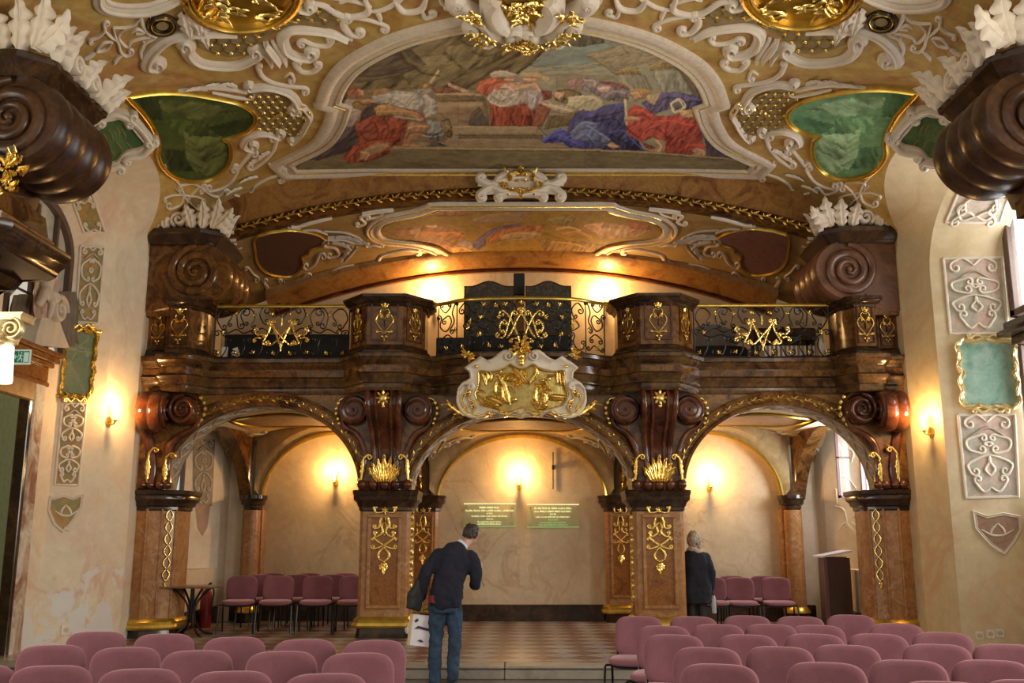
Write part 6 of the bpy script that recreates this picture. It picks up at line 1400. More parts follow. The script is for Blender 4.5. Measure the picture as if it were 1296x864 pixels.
for s in (1, -1):
    for P, o in ((Zc([(1120,480),(1135,540),(1100,560)]), (.04,-1,.04,1)), (Zc([(1190,500),(1200,560),(1160,620)]), (.03,1,.05,1)), (Zc([(1080,620),(1120,680),(1180,640)]), (.04,-1,.03,1)), (Zc([(960,660),(1000,690),(1050,680)]), (.04,1,.04,-1)), (Zc([(1210,600),(1150,680),(1080,705)]), (0,1,0,1)), (Zc([(700,640),(760,670),(830,680)]), (0,1,.03,1)), (Zc([(660,690),(720,655),(780,690)]), (0,1,.03,1))):
        q = [(s*p[0], p[1]) for p in scroll(P, o[0], o[1], o[2], o[3])]; mb.ribbon([fmc(a, b, .10) for a, b in q], nc, taper(len(q), .035), .035, 5)
    for a, b in Zc([(1065,252),(955,670),(880,600),(1130,480)]): mb.ball(fmc(s*a, b, .12), .028, n=6)
    q = [(s*p[0], p[1]) for p in inR]; mb.ribbon([fmc(a, b, .07) for a, b in q], nc, .022, .03, 4)
mb.build('gilt_filigree', GOLD, big)
# relief scene: angel at left, seated figure at right, wings and drapery
FIG = [([(440,310),(470,350),(500,400),(520,460),(540,520),(560,590)], .10), ([(470,360),(440,380),(425,430),(430,480),(480,500)], .08), ([(480,430),(490,480),(500,530),(540,570),(600,560)], .07), ([(500,380),(540,370),(580,380),(640,420)], .05), ([(560,420),(590,460),(605,480)], .035), ([(560,240),(600,270),(650,320),(700,380),(720,400)], .07), ([(600,300),(640,350),(690,400)], .06), ([(540,300),(580,330),(640,350),(690,360)], .05), ([(300,300),(330,350),(340,410)], .09), ([(340,290),(360,330),(350,380)], .07), ([(380,300),(390,340),(370,390)], .06), ([(260,470),(290,460),(330,480)], .05), ([(340,520),(400,540),(450,560),(490,590)], .09), ([(360,560),(420,590),(480,600)], .06), ([(270,500),(320,550),(380,590),(440,620),(500,650)], .04),
 ([(780,240),(800,280),(780,330),(740,400)], .08), ([(770,330),(750,370),(730,420)], .06), ([(820,280),(800,330),(770,380)], .05), ([(830,370),(870,380),(900,420),(935,465)], .06), ([(840,400),(890,440),(940,465)], .06), ([(800,440),(790,490),(790,540),(810,580)], .08), ([(830,490),(870,500),(880,540),(870,575)], .10), ([(900,515),(960,515),(1030,520),(1060,515)], .09), ([(900,540),(960,545),(1040,545)], .04), ([(980,290),(985,340),(990,410)], .05), ([(1005,290),(1010,350),(1020,420)], .05), ([(1030,300),(1035,350),(1040,410)], .04), ([(900,320),(930,330),(960,320)], .05), ([(780,600),(800,620),(860,620),(900,600)], .05), ([(760,560),(790,590),(840,590)], .06)]
mb = MB()
for P, w_ in FIG:
    q = [(p.x, p.y) for p in spline(Zc(P), 5)]; mb.ribbon([fmc(a, b, .02) for a, b in q], nc, taper(len(q), w_, .3, .3, .4), .06, 6)
for a, b in Zc([(478,358),(440,325),(850,375),(862,500),(905,360),(600,545)]): mb.ball(fmc(a, b, .05), .035, n=8)
rr = random.Random(4)
for i in range(130):
    x, y = rr.choice([(rr.uniform(420,640), rr.uniform(300,430)), (rr.uniform(780,900), rr.uniform(400,590)), (rr.uniform(320,520), rr.uniform(500,600)), (rr.uniform(570,720), rr.uniform(260,380))])
    u, v = Zc([(x, y)])[0]; t = rr.uniform(0, 6.28); leaf(mb, fmc(u, v, .03), (cos(t),0,sin(t)), nc, .08, .035, 2, .3, .4, n=6)
mb.build('gilt_relief', GOLD, big)
for s in (1, -1):
    u, v = Zc([(1140,140)])[0]; cluster('gilt_flower_sprig', fmc(s*u, v, .06), 12, .04, .10, big, 3+s)
    mb = MB(); q = [(s*p[0], p[1]) for p in Zc([(1180,680),(1240,640),(1296,600),(1330,570)])]
    mb.ribbon([fmc(a, b, .0) for a, b in q], nc, taper(4, .07), .05)
    for k in range(6):
        t = k/5; a, b = Zc([(1180+150*t, 680-110*t)])[0]; leaf(mb, fmc(s*a, b, .02), (s*.6, 0, .8 - .9*(k % 2)), nc, .12, .05, 2, .3, .3, n=6)
    mb.build('gilt_branch', GOLD, big)
cluster('gilt_flower_crown', fmc(0, .62, .08), 22, .10, .12, big, 5)
mb = MB(); [mb.ball(fmc(0, z, .12), .05, (1,.8,1.1), n=7) for z in (.50,.44,.40)]; mb.build('gilt_bead_drop', GOLD, big)

# ================= things standing on the gallery =================
DAM = marble('dark_damask', [(.020,.013,.008),(.10,.08,.045),(.03,.02,.012),(.13,.11,.06),(.03,.02,.012)], 7, .6, rough=.5, fine=.3)
for x0, x1, lab in ((-.96,-.12,'left damask-covered screen with arched top behind the bowed railing'), (.07,.84,'right damask-covered screen with arched top behind the bowed railing')):
    r = empty('damask_screen', ((x0+x1)/2, 16.0, 4.31), label=lab, cat='screen', kind='thing')
    xm, h_ = (x0+x1)/2, (x1-x0)/2; top = [(xm + h_*(1-2*i/20), 5.76 + .09*(.5+.5*cos(pi*min(1, abs(1-2*i/20)*1.3)))) for i in range(21)]
    MB().prism([(x0, 4.32), (x1, 4.32)] + top, lambda u, v, d: (u, d, v), 16.0, 16.06).build('frame', DARKM, r)
    top = [(xm + (h_-.025)*(1-2*i/20), 5.735 + .09*(.5+.5*cos(pi*min(1, abs(1-2*i/20)*1.3)))) for i in range(21)]
    MB().prism([(x0+.025, 4.36), (x1-.025, 4.36)] + top, lambda u, v, d: (u, d, v), 15.985, 16.02).build('damask_panel', DAM, r)
BLK = plain('matt_black', (.01,.01,.011), .6)
mb = MB(); mb.box(-.13, 16.2, 5.66, .06, 16.4, 6.04, .01); r = empty('loudspeaker', (-.04, 16.3, 4.32), label='small black upright box on a tan post between the two damask screens', cat='loudspeaker', kind='thing')
mb.build('cabinet', BLK, r); MB().box(-.12, 16.24, 4.32, .05, 16.36, 5.66, .005).build('post', plain('tan_board', (.40,.22,.10), .6), r)
def simple(name, mb, mat, label, cat, group=None): o = mb.build(name, mat); tag(o, label, cat, group, 'thing'); return o
simple('cloth_board', MB().box(-4.75, 15.35, 4.32, -2.75, 15.40, 4.80, .01), BLK, 'black cloth-covered board behind the lower half of the left railing', 'board')
simple('cloth_board', MB().box(-1.35, 15.25, 4.32, -.85, 15.29, 4.72, .01), BLK, 'short black board behind the left side of the bowed railing', 'board')
simple('organ_case', MB().box(-.80, 15.7, 4.32, .80, 15.95, 4.85, .02), BLK, 'low dark organ case behind the bowed railing', 'organ')
# harmonium and case at right
r = empty('keyboard_instrument', (4.2, 15.7, 4.32), label='dark wooden keyboard instrument behind the right railing', cat='instrument', kind='thing')
MB().box(3.75, 15.5, 4.70, 4.75, 15.9, 4.92, .02).build('body', DARKM, r)
for x in (3.8, 4.7):
    for y in (15.54, 15.86): MB().box(x-.025, y-.025, 4.32, x+.025, y+.025, 4.70, .005).build('leg', BLK, r)
mb = MB()
for i in range(12): mb.box(3.9+i*.07, 15.47, 4.40, 3.93+i*.07, 15.49, 4.62)
mb.build('slatted_front', plain('white_lacquer', (.75,.73,.68), .4), r)
mb = MB(); mb.lathe([(.44,0),(.46,.02),(.46,.30),(.42,.34)], (3.3, 16.3, 4.315), 28, Matrix.Diagonal((1.15,.4,1.3))); simple('drum_case', mb, BLK, 'round black case behind the monogram of the right railing', 'case')
simple('grey_screen', MB().box(3.27, 16.705, 4.315, 3.33, 16.735, 4.72).prism([(.45*cos(a), .30*sin(a)) for a in [2*pi*k/24 for k in range(24)]], lambda u, v, d: (3.3+u, 16.7+d, 4.95+v), 0, .04), plain('grey_cloth', (.28,.26,.23), .8), 'oval grey cloth panel seen through the right railing', 'panel')
WHT = plain('white_paper', (.80,.78,.72), .7, var=.04)
simple('paper_notice', MB().box(-4.74, 15.18, 4.315, -4.64, 15.20, 4.56, .004), WHT, 'small white notice sheet standing behind the left end of the left railing', 'notice')
simple('paper_notice', MB().prism([(0,0),(.12,.01),(.13,.1),(.09,.18),(.02,.16),(.0,.08)], lambda u, v, d: (-4.58+u, 15.18+d, 4.315+v*1.35), 0, .02), WHT, 'crumpled white notice sheet second from the left end of the left railing', 'notice')
simple('paper_notice', MB().prism([(0,0),(.10,0),(.10,.26),(.06,.22),(.03,.3),(0,.26)], lambda u, v, d: (4.70+u, 15.22+d, 4.315+v*1.3), 0, .02), WHT, 'white sheet standing behind the right end of the right railing', 'notice')
# ================= wall sconces =================
GLOW = emit('warm_bulb', (1, .66, .30), 30)
def sconce(p, n_, label, power=24, gl=True, sc_=1.0):
    p = V(p); n_ = V(n_).normalized(); sd = V((0,0,1)).cross(n_).normalized()
    r = empty('wall_sconce', tuple(p), label=label, cat='lamp', kind='thing')
    F3 = lambda u, v, d: tuple(p + sd*u*sc_ + V((0,0,1))*v*sc_ + n_*d*sc_)
    mb = MB(); mb.prism([(.055*cos(a), -.02+.075*sin(a)) for a in [2*pi*k/20 for k in range(20)]], F3, 0, .02); mb.build('backplate', BRASS, r)
    mb = MB(); mb.tube([F3(0,-.03,.0), F3(0,-.06,.05), F3(0,-.05,.11), F3(0,-.01,.13)], .012, 8); mb.build('arm', BRASS, r)
    mb = MB(); mb.lathe([(.015,0),(.035,.01),(.04,.02),(.02,.03)], F3(0,-.02,.13), 14); mb.build('drip_cup', BRASS, r)
    mb = MB(); mb.lathe([(.016,0),(.016,.10)], F3(0,.0,.13), 10); mb.build('candle_tube', WHT, r)
    mb = MB(); mb.ball(F3(0,.17,.13), .038*sc_, (1,1,1.5), n=10); mb.build('bulb', GLOW, r)
    lamp('sconce_light', F3(0,.19,.20), power)
for px_, py_, lab in ((425,610,'candle sconce on the rear wall of the left bay above the stacked chairs'), (657,614,'candle sconce on the rear wall above the gap between the glass plaques'), (898,616,'candle sconce on the rear wall of the right bay above the woman')):
    sconce(atY(px_, py_, 18.2), (0,-1,0), lab, 62)
for px_, lab in ((550,'glowing sconce on the upper rear wall above the left pedestal'), (766,'glowing sconce on the upper rear wall above the right pedestal')):
    sconce(atY(px_, 384, 18.2), (0,-1,0), lab, 110)
for sx, px_, py_, lab in ((-1,137,532,'lit sconce on the left side wall beside the gallery pier'), (1,1179,545,'lit sconce on the right side wall beside the gallery pier')):
    p, n_ = on(SIDEB[sx], px_, py_); sconce(p, n_, lab, 46, sc_=1.0)
# ================= back wall: glass plaques, cable rod =================
PLQ = glass('green_edge_glass', (.55,.60,.30), .05, .35)
def word_line(parent, xm, z, w_, h, mat, seed):
    """a line of small engraved letters, too small in the place to be read: strokes grouped into words"""
    rr = random.Random(seed); mb = MB(); x = xm - w_/2
    while x < xm + w_/2 - h*.3:
        for k in range(rr.randint(3, 9)):
            if x > xm + w_/2 - h*.3: break
            t = rr.random(); lw = h*.42
            mb.box(x, 18.104, z-h/2, x+lw*.28, 18.108, z+h*(.5 if t > .4 else .2))
            if t < .7: mb.box(x, 18.104, z+h*(.06 if t > .35 else -.5), x+lw*.8, 18.108, z+h*(.2 if t > .35 else -.34))
            if t > .3: mb.box(x+lw*.6, 18.104, z-h/2, x+lw*.86, 18.108, z+h*.2)
            x += lw*1.05
        x += h*.4
    mb.build('engraved_line', mat, parent)
TXG = emit('lit_engraving', (1, .95, .45), 1.1); TXG2 = emit('lit_engraving_green', (.55, .95, .35), .6); EDG = emit('lit_glass_edge', (1,.9,.45), 1.2)
for (xa, xb, ya, yb, lab, lines) in ((587,653,637,666,'left engraved glass plaque on the rear wall above the man', (.40,.92,.12,.70,.13,.46,.46)), (667,733,638,667,'right engraved glass plaque on the rear wall near the cable rod', (.72,.72,.12,.66,.19,.50,.55))):
    a, b = atY(xa, ya, 18.12), atY(xb, yb, 18.12); r = empty('glass_plaque', ((a.x+b.x)/2, 18.12, b.z), label=lab, cat='plaque', kind='thing')
    MB().box(a.x, 18.115, b.z, b.x, 18.13, a.z).build('glass_sheet', PLQ, r)
    for x in (a.x+.06, b.x-.06):
        for z in (b.z+.06, a.z-.06): MB().lathe([(.014,-.02),(.014,.075)], (x, 18.12, z), 10, Matrix.Rotation(R(-90), 3, 'X')).build('standoff', BRASS, r)
    MB().box(a.x, 18.11, a.z-.012, b.x, 18.131, a.z+.004).build('lit_top_edge', EDG, r); MB().box(a.x, 18.11, b.z-.003, b.x, 18.131, b.z+.006).build('lit_bottom_edge', TXG2, r)
    zz = [a.z-.07, a.z-.125, a.z-.175, a.z-.225, a.z-.275, a.z-.325, a.z-.365]
    for k, t_ in enumerate(lines):
        word_line(r, (a.x+b.x)/2, zz[k], (b.x-a.x)*t_, .034 if k < 2 else .026, TXG if (k < 4 or xa < 600) else TXG2, k+int(xa))
a, b = atY(700, 572, 18.17), atY(700, 619, 18.17)
mb = MB(); mb.tube([a, b], .012, 6); mb.box(a.x-.025, 18.12, (a.z+b.z)/2+.02, a.x+.025, 18.19, (a.z+b.z)/2+.10, .005); simple('conduit', mb, BLK, 'thin dark conduit rod hanging on the rear wall above the right plaque', 'conduit')
# ================= painted and moulded panels on the splayed reveals =================
def quad_map(q): # q: four image corners (top-left, top-right, bottom-right, bottom-left); u in [-1,1], v in [0,1] downward
    def f(u, v):
        s = (u+1)/2; a = (q[0][0]*(1-s)+q[1][0]*s, q[0][1]*(1-s)+q[1][1]*s); b = (q[3][0]*(1-s)+q[2][0]*s, q[3][1]*(1-s)+q[2][1]*s)
        return (a[0]*(1-v)+b[0]*v, a[1]*(1-v)+b[1]*v)
    return f
def field(name, bvh, q, mat, parent, off=.006, nu=8, nv=24):
    f = quad_map(q); P = []
    for i in range(nu+1):
        row = []
        for j in range(nv+1):
            h, n_ = on(bvh, *f(-1+2*i/nu, j/nv), off)
            row.append(tuple(h) if h is not None else None)
        P.append(row)
    vs = []; 
    for i in range(nu+1):
        for j in range(nv+1):
            if P[i][j] is None: P[i][j] = P[max(i-1,0)][j] or P[i][max(j-1,0)] or (0,0,0)
    return MB().grid(P).build(name, mat, parent)
def scroll_part(name, bvh, f, pats, w_, h, parent, mat, mir=True, off=.004):
    for p in pats:
        for s in ((1,-1) if mir else (1,)):
            mb = MB(); q = []; nn = []
            for a in p:
                h_, n_ = on(bvh, *f(s*a[0], a[1]), off)
                if h_ is not None: q.append(h_); nn.append(n_)
            if len(q) > 2: mb.ribbon(q, nn, taper(len(q), w_, .2, .2, .6), h, 5); mb.build(name, mat, parent)
def pat(ar, kind):   # ar: panel height over width; strapwork drawn in square units then fitted
    H = 2*ar; out = []
    def S(P, *a): out.append([(p[0], p[1]/H) for p in scroll(P, *a)])
    if kind == 'short':
        S([(0,.15),(.45,.25),(.7,.6)], 0, 1, .2, 1); S([(0,.9),(.4,.75),(.75,1.0)], 0, 1, .18, 1); S([(0,H-.25),(.45,H-.1),(.75,H-.45)], 0, 1, .18, -1); return out
    S([(0,.25),(.35,.0),(.7,.12)], 0, 1, .22, 1); S([(-.6,.75),(0,.45),(.6,.75)]); 
    n = max(1, round((H-1.2)/2.6)); st = (H-1.2)/n
    for k in range(n):
        z = .6 + st*k; q = st/2.6
        S([(.22,z+.15*q),(.78,z+.45*q),(.72,z+.95*q),(.30,z+1.15*q)], .14, -1, .16, 1)
        S([(.0,z+1.25*q),(.40,z+1.4*q),(.82,z+1.75*q),(.72,z+2.2*q)], 0, 1, .18, 1)
        S([(.0,z+1.3*q),(.0,z+1.6*q),(.18,z+2.0*q),(.0,z+2.35*q)])
        S([(.0,z+.55*q),(.14,z+.65*q),(.0,z+.8*q)])
    S([(.6,H-.55),(.3,H-.2),(0,H-.35)], .16, -1, 0, 1)
    return out
RPAN = {-1: marble('ochre_olive_panel_marbling', [(.40,.16,.04),(.50,.28,.08),(.26,.24,.08),(.46,.30,.12)], 3.2, 2, rough=.6), 1: marble('pink_panel_marbling', [(.56,.34,.28),(.64,.48,.38),(.42,.44,.34),(.60,.38,.32)], 2.2, 2.2, rough=.6)}
GRN = {-1: marble('olive_green_marbling', [(.10,.14,.04),(.20,.23,.08),(.14,.18,.06)], 4, 2, vein=(.45,.42,.2), vscale=2, vwidth=.04, rough=.5), 1: marble('pale_sea_green_marbling', [(.14,.30,.22),(.26,.44,.34),(.20,.36,.28)], 2.2, 2, vein=(.62,.70,.60), vscale=1.3, vwidth=.09, rough=.5)}
def reveal_panel(sx, q, kind, label, tex=None):
    r = empty('reveal_ornament', on(SIDEB[sx], *quad_map(q)(0,.5))[0], label=label, cat='ornament', kind='thing')
    field('marbled_field', SIDEB[sx], q, RPAN[sx], r); f = quad_map(q)
    w_ = .035 if sx < 0 else .04
    edge = [(-1,0),(-1,.25),(-1,.5),(-1,.75),(-1,1),(0,1),(1,1),(1,.75),(1,.5),(1,.25),(1,0),(0,0),(-1,0)]
    mb = MB(); E = []; 
    for a, b in zip(edge, edge[1:]):
        for k in range(4): E.append((a[0]+(b[0]-a[0])*k/4, a[1]+(b[1]-a[1])*k/4))
    pp = [on(SIDEB[sx], *f(*e), .004) for e in E + [E[0]]]; pp = [p for p in pp if p[0] is not None]
    mb.ribbon([p[0] for p in pp], [p[1] for p in pp], w_*1.1, .02, 4); mb.build('border', STUC, r)
    scroll_part('strapwork', SIDEB[sx], f, pat(abs(q[3][1]-q[0][1])/abs(q[1][0]-q[0][0])*(.75 if sx < 0 else 1), kind), w_, .03, r, STUC)
    return r
reveal_panel(-1, [(88,243),(114,237),(133,294),(106,294)], 'short', 'curved ochre strapwork panel high on the left window reveal')
reveal_panel(-1, [(102,311),(132,313),(124,409),(95,407)], 'long', 'ochre strapwork panel above the olive green cartouche on the left reveal')
reveal_panel(-1, [(79,510),(109,511),(99,614),(69,613)], 'long', 'ochre strapwork panel below the olive green cartouche on the left reveal')
reveal_panel(1, [(1213,243),(1280,240),(1266,281),(1197,281)], 'short', 'curved pink strapwork panel high on the right window reveal')
reveal_panel(1, [(1194,327),(1268,326),(1276,422),(1203,422)], 'long', 'pink strapwork panel above the sea green cartouche on the right reveal')
reveal_panel(1, [(1213,525),(1284,525),(1289,628),(1223,630)], 'long', 'pink strapwork panel below the sea green cartouche on the right reveal')
def gilt_cartouche(sx, cx, cy, hw_, hh, lean, label):
    r = empty('gilt_framed_cartouche', on(SIDEB[sx], cx, cy)[0], label=label, cat='cartouche', kind='thing'); B_ = SIDEB[sx]
    base = [(0,-1.0),(.35,-.92),(.75,-.95),(1.0,-.78),(.92,-.5),(1.0,-.2),(.86,0),(1.0,.2),(.92,.5),(1.0,.78),(.75,.97),(.35,.92),(0,1.0)]
    O = base + [(-x, y) for x, y in reversed(base[1:-1])]; O = [(cx + x*hw_ - y*lean, cy + y*hh) for x, y in O]
    o2 = [(p.x, p.y) for p in spline(O, 4, True)]; o2 = [p for p in o2 if on(B_, *p)[0] is not None]
    patch_on('marbled_field', B_, o2, GRN[sx], r, .01); frame_on('gilt_frame', B_, o2, .055 if sx < 0 else .075, .06, GOLDP if sx > 0 else GOLD, r)
    mb = MB(); rr = random.Random(8)
    for i in range(0, len(o2)-6, 6):
        a, n_ = on(B_, *o2[i], .03); b, _ = on(B_, *o2[i+3], .03)
        if a is not None and b is not None: leaf(mb, a, b-a, n_, .16, .07, 2, .4, .4, n=6)
    for s in (1,-1):
        for yy in (-1,1):
            P = [(cx + s*hw_*.06 - yy*lean, cy+yy*hh*1.02), (cx + s*hw_*.3 - yy*lean, cy+yy*hh*1.1), (cx + s*hw_*.5 - yy*lean, cy+yy*hh*1.02)]; q = [on(B_, p[0], p[1], .02) for p in px_path(P, r1=3, s1=s*yy)]
            q = [x for x in q if x[0] is not None]
            if len(q) > 3: mb.ribbon([x[0] for x in q], [x[1] for x in q], taper(len(q), .05), .05)
    mb.build('gilt_scrolls', GOLDP if sx > 0 else GOLD, r)
gilt_cartouche(-1, 99, 460, 20, 44, 5, 'olive green marbled cartouche in a gilt scrolled frame on the left reveal')
gilt_cartouche(1, 1251, 473, 37, 44, -4, 'sea green marbled cartouche in a gilt scrolled frame on the right reveal')
def shield(sx, P, label, cols):
    B_ = SIDEB[sx]; r = empty('shield_ornament', on(B_, *P[0])[0], label=label, cat='shield', kind='thing')
    P = [p for p in densify(P, 3) if on(B_, *p)[0] is not None]
    patch_on('marbled_field', B_, P, RPAN[sx] if sx < 0 else cols, r, .006); frame_on('moulded_edge', B_, P, .04, .025, STUC, r)
    cx, cy = sum(p[0] for p in P)/len(P), sum(p[1] for p in P)/len(P); w_ = (max(p[0] for p in P)-min(p[0] for p in P))/2; h_ = (max(p[1] for p in P)-min(p[1] for p in P))/2
    for pp in ([(-.7,.0),(-.3,.25),(0,.3),(.3,.25),(.7,.0)], [(-.3,.25),(-.25,0),(0,-.3)], [(.3,.25),(.25,0),(0,-.3)], [(-.1,.9),(0,1.05),(.2,1.1)]):
        mb = MB(); band(mb, B_, px_path([(cx+a*w_, cy+b*h_) for a, b in pp]), .035, .025); 
        if mb.v: mb.build('strapwork', STUC, r)
SH_R = marble('brown_rose_marbling', [(.30,.16,.10),(.42,.27,.18),(.34,.22,.16)], 3, 2, rough=.6)
shield(-1, [(57,626),(67,631),(80,627),(92,631),(104,626),(102,642),(96,652),(89,663),(79,672),(69,663),(64,652),(60,640)], 'small shield-shaped panel low on the left reveal', None)
shield(1, [(1233,648),(1250,654),(1270,650),(1290,654),(1292,670),(1284,684),(1272,700),(1256,690),(1248,682),(1236,668)], 'shield-shaped panel low on the right reveal', SH_R)
# ================= left bay: door, arched window, overdoor sculpture =================
XL = -6.5
def onL(px, py, d=0): p = atX(px, py, XL + d); return p
PEEL = marble('peeling_casing_paint', [(.66,.56,.42),(.30,.12,.05),(.72,.64,.50),(.36,.15,.06)], 2.4, 1.0, rough=.6, stretch=(1,1,.5))
wl = MB(); wl.box(XL-.12, 13.08, 0, XL, 13.62, 4.05); wl.box(XL-.12, 11.4, 3.75, XL, 13.1, 4.05); wl.build('wall_left_window', PLASP, kind='structure')
r = empty('door_1', (XL, 12.7, 0), kind='structure')
MB().box(XL-.02, 12.80, 0, XL+.07, 13.08, 3.62, .02).build('door_casing', PEEL, r)
MB().box(XL-.10, 12.72, 0, XL+.05, 12.81, 3.62, .01).build('door_edge', DARKM, r)
MB().box(XL-.02, 11.5, 3.36, XL+.06, 12.9, 3.62, .02).build('door_lintel', FRIEZE, r)
mb = MB(); pl = [(XL, 13.16), (XL+.001, 13.14), (XL+.001, 11.5)]
for z0, z1, d in ((3.60,3.66,.08),(3.66,3.86,.06),(3.86,3.92,.12),(3.92,4.0,.18),(4.0,4.06,.22)): mb.box(XL-.02, 11.4, z0, XL+d, 13.10+d*.5, z1, .01)
mb.build('door_cornice', ORANGE, r)
mb = MB(); mb.box(-7.6, 8.0, 0, -7.5, 16.0, 4.2); mb.build('wall_corridor', plain('pale_green_wall', (.42,.50,.30), .8), kind='structure')
# arched window
wn = empty('window_1', (XL, 12.5, 4.1), kind='structure')
def warch(hw, zs, za, x, n=24): return [(x, YC+hw, 4.08)] + [(x, YC+hw*cos(pi*i/n), zs+(za-zs)*sin(pi*i/n)) for i in range(n+1)] + [(x, YC-hw, 4.08)]
A1, A2 = warch(1.07,5.5,6.21,XL+.05), warch(.97,5.5,6.10,XL+.05); A3 = warch(.97,5.5,6.10,XL-.06)
mb = MB(); mb.rings([A1, A2, A3], False); WFR = plain('dark_brown_window_frame', (.10,.06,.04), .5); mb.build('window_frame', WFR, wn)
mb = MB()
for y in (13.08, 12.52, 11.96): mb.box(XL-.02, y-.03, 4.08, XL+.035, y+.03, 6.0)
mb.build('window_mullion', WFR, wn)
mb = MB()
for z in (4.75, 5.4): mb.box(XL-.01, 11.6, z-.012, XL+.02, 13.44, z+.012)
mb.build('window_muntin', WFR, wn)
PANE = marble('painted_reflection_pane', [(.22,.21,.14),(.46,.43,.35),(.58,.54,.44),(.40,.38,.28)], .9, 1.2, rough=.15)  # opaque pane; the reflected grey-green view is painted into its mottled colour
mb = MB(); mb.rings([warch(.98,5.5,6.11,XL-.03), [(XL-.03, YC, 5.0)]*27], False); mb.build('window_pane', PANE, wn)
# overdoor sculpture: volute, cloth swag, putto
ov = empty('overdoor_sculpture', (XL+.2, 12.7, 4.06), label='grey stucco overdoor group with cherub, volute and hanging cloth above the left door', cat='sculpture', kind='thing')
GS = plain('grey_beige_stucco', (.52,.44,.34), .6, var=.15, scale=5, bump=.15); GSD = plain('umber_stucco', (.17,.12,.075), .6, var=.25, scale=6, bump=.2)
L3 = lambda px, py, d=.15: tuple(atX(px, py, XL + d))
mb = MB(); mb.prism([(a.y, a.z) for a in [atX(x, y, XL) for x, y in [(24,437),(28,420),(36,392),(38,372),(50,372),(54,396),(62,420),(70,440)]]], lambda u, v, d: (XL+d, u, v), .02, .20); mb.build('plinth_body', GS, ov)
mb = MB(); c_ = atX(52, 392, XL); sp = spiral2((c_.y, c_.z), .2, 1.8, 1, 0); mb.ribbon([(XL+.22, a, b) for a, b in sp], (1,0,0), taper(len(sp), .09, .1, .4, .4), .08, 6); mb.build('volute', GS, ov)
def figure_mb(mb, seg):   # list of (p, q, r0, r1)
    for p, q, r0, r1 in seg:
        p, q = V(p), V(q); mb.tube([p, p.lerp(q, .5), q], [r0, (r0+r1)/2*1.04, r1], 10); mb.ball(p, r0*1.0, n=8); mb.ball(q, r1*1.0, n=8)
def remesh(o, vox=.012, sm=6):
    m = o.modifiers.new('fuse', 'REMESH'); m.mode = 'VOXEL'; m.voxel_size = vox; m.use_smooth_shade = True
    s = o.modifiers.new('soften', 'SMOOTH'); s.factor = .5; s.iterations = sm; return o
mb = MB(); P_ = lambda x, y, d=.25: L3(x, y, d)
figure_mb(mb, [(P_(64,338), P_(58,362), .10, .09), (P_(58,362), P_(66,384,.4), .075, .05), (P_(66,384,.4), P_(62,400,.35), .05, .035), (P_(60,364), P_(50,384,.38), .075, .05), (P_(64,336), P_(52,346,.38), .045, .03), (P_(52,346,.38), P_(46,338,.4), .03, .025), (P_(66,338), P_(72,352,.35), .045, .03)])
mb.ball(P_(67,322), .085, (1,1,1.1), n=10); remesh(mb.build('cherub', GS, ov, smooth=0), .015, 4)
def cloth_strip(mb, pts, w_, amp=.05, folds=5, d=.2):
    rows = []
    for i, (x, y) in enumerate(pts):
        row = []
        for j in range(25):
            u = j/24-.5; a = atX(x + u*w_, y + 4*abs(u), XL); row.append((XL + d + amp*sin(2*pi*folds*(u)+i*.3), a.y, a.z))
        rows.append(row)
    mb.grid(rows)
mb = MB(); cloth_strip(mb, [(42,352),(38,366),(36,380),(36,392),(38,402)], 32, .04, 4); mb.build('rose_cloth', plain('rose_beige_cloth_stucco', (.50,.33,.24), .7), ov)
mb = MB(); cloth_strip(mb, [(74,368),(76,384),(74,402),(72,420),(74,436)], 24, .05, 4, .12); mb.build('dark_cloth', GSD, ov)
mb = MB(); cloth_strip(mb, [(20,372),(16,388),(14,404)], 26, .05, 4, .10); mb.build('dark_cloth', GSD, ov)
mb = MB(); mb.ball(P_(68,376,.3), .10, (.8,1.4,.9), n=8); mb.build('book', GS, ov)
# green oval cartouche above the left window, and one on the right
for sx, c_, lab in ((-1,(87,221),'small dark green oval with gilt scrolled frame above the left arched window'), (1,(1262,238),'sea green cartouche edge with gilt frame under the upper right console')):
    O = [(c_[0]+24*cos(t)*(1+.08*cos(4*t)), c_[1]+19*sin(t)*(1+.08*cos(4*t))) for t in [2*pi*k/40 for k in range(40)]] if sx < 0 else [(1296,232),(1262,226),(1246,218),(1236,222),(1242,232),(1258,241),(1280,246),(1296,243)]
    O = [p for p in O if on(SIDEB[sx], *p)[0] is not None]
    r = empty('gilt_framed_cartouche', on(SIDEB[sx], *O[0])[0], label=lab, cat='cartouche', kind='thing')
    patch_on('marbled_field', SIDEB[sx], O, GRN[sx] if sx > 0 else GREEND, r, .02); frame_on('gilt_frame', SIDEB[sx], O, .09, .08, GOLD, r)
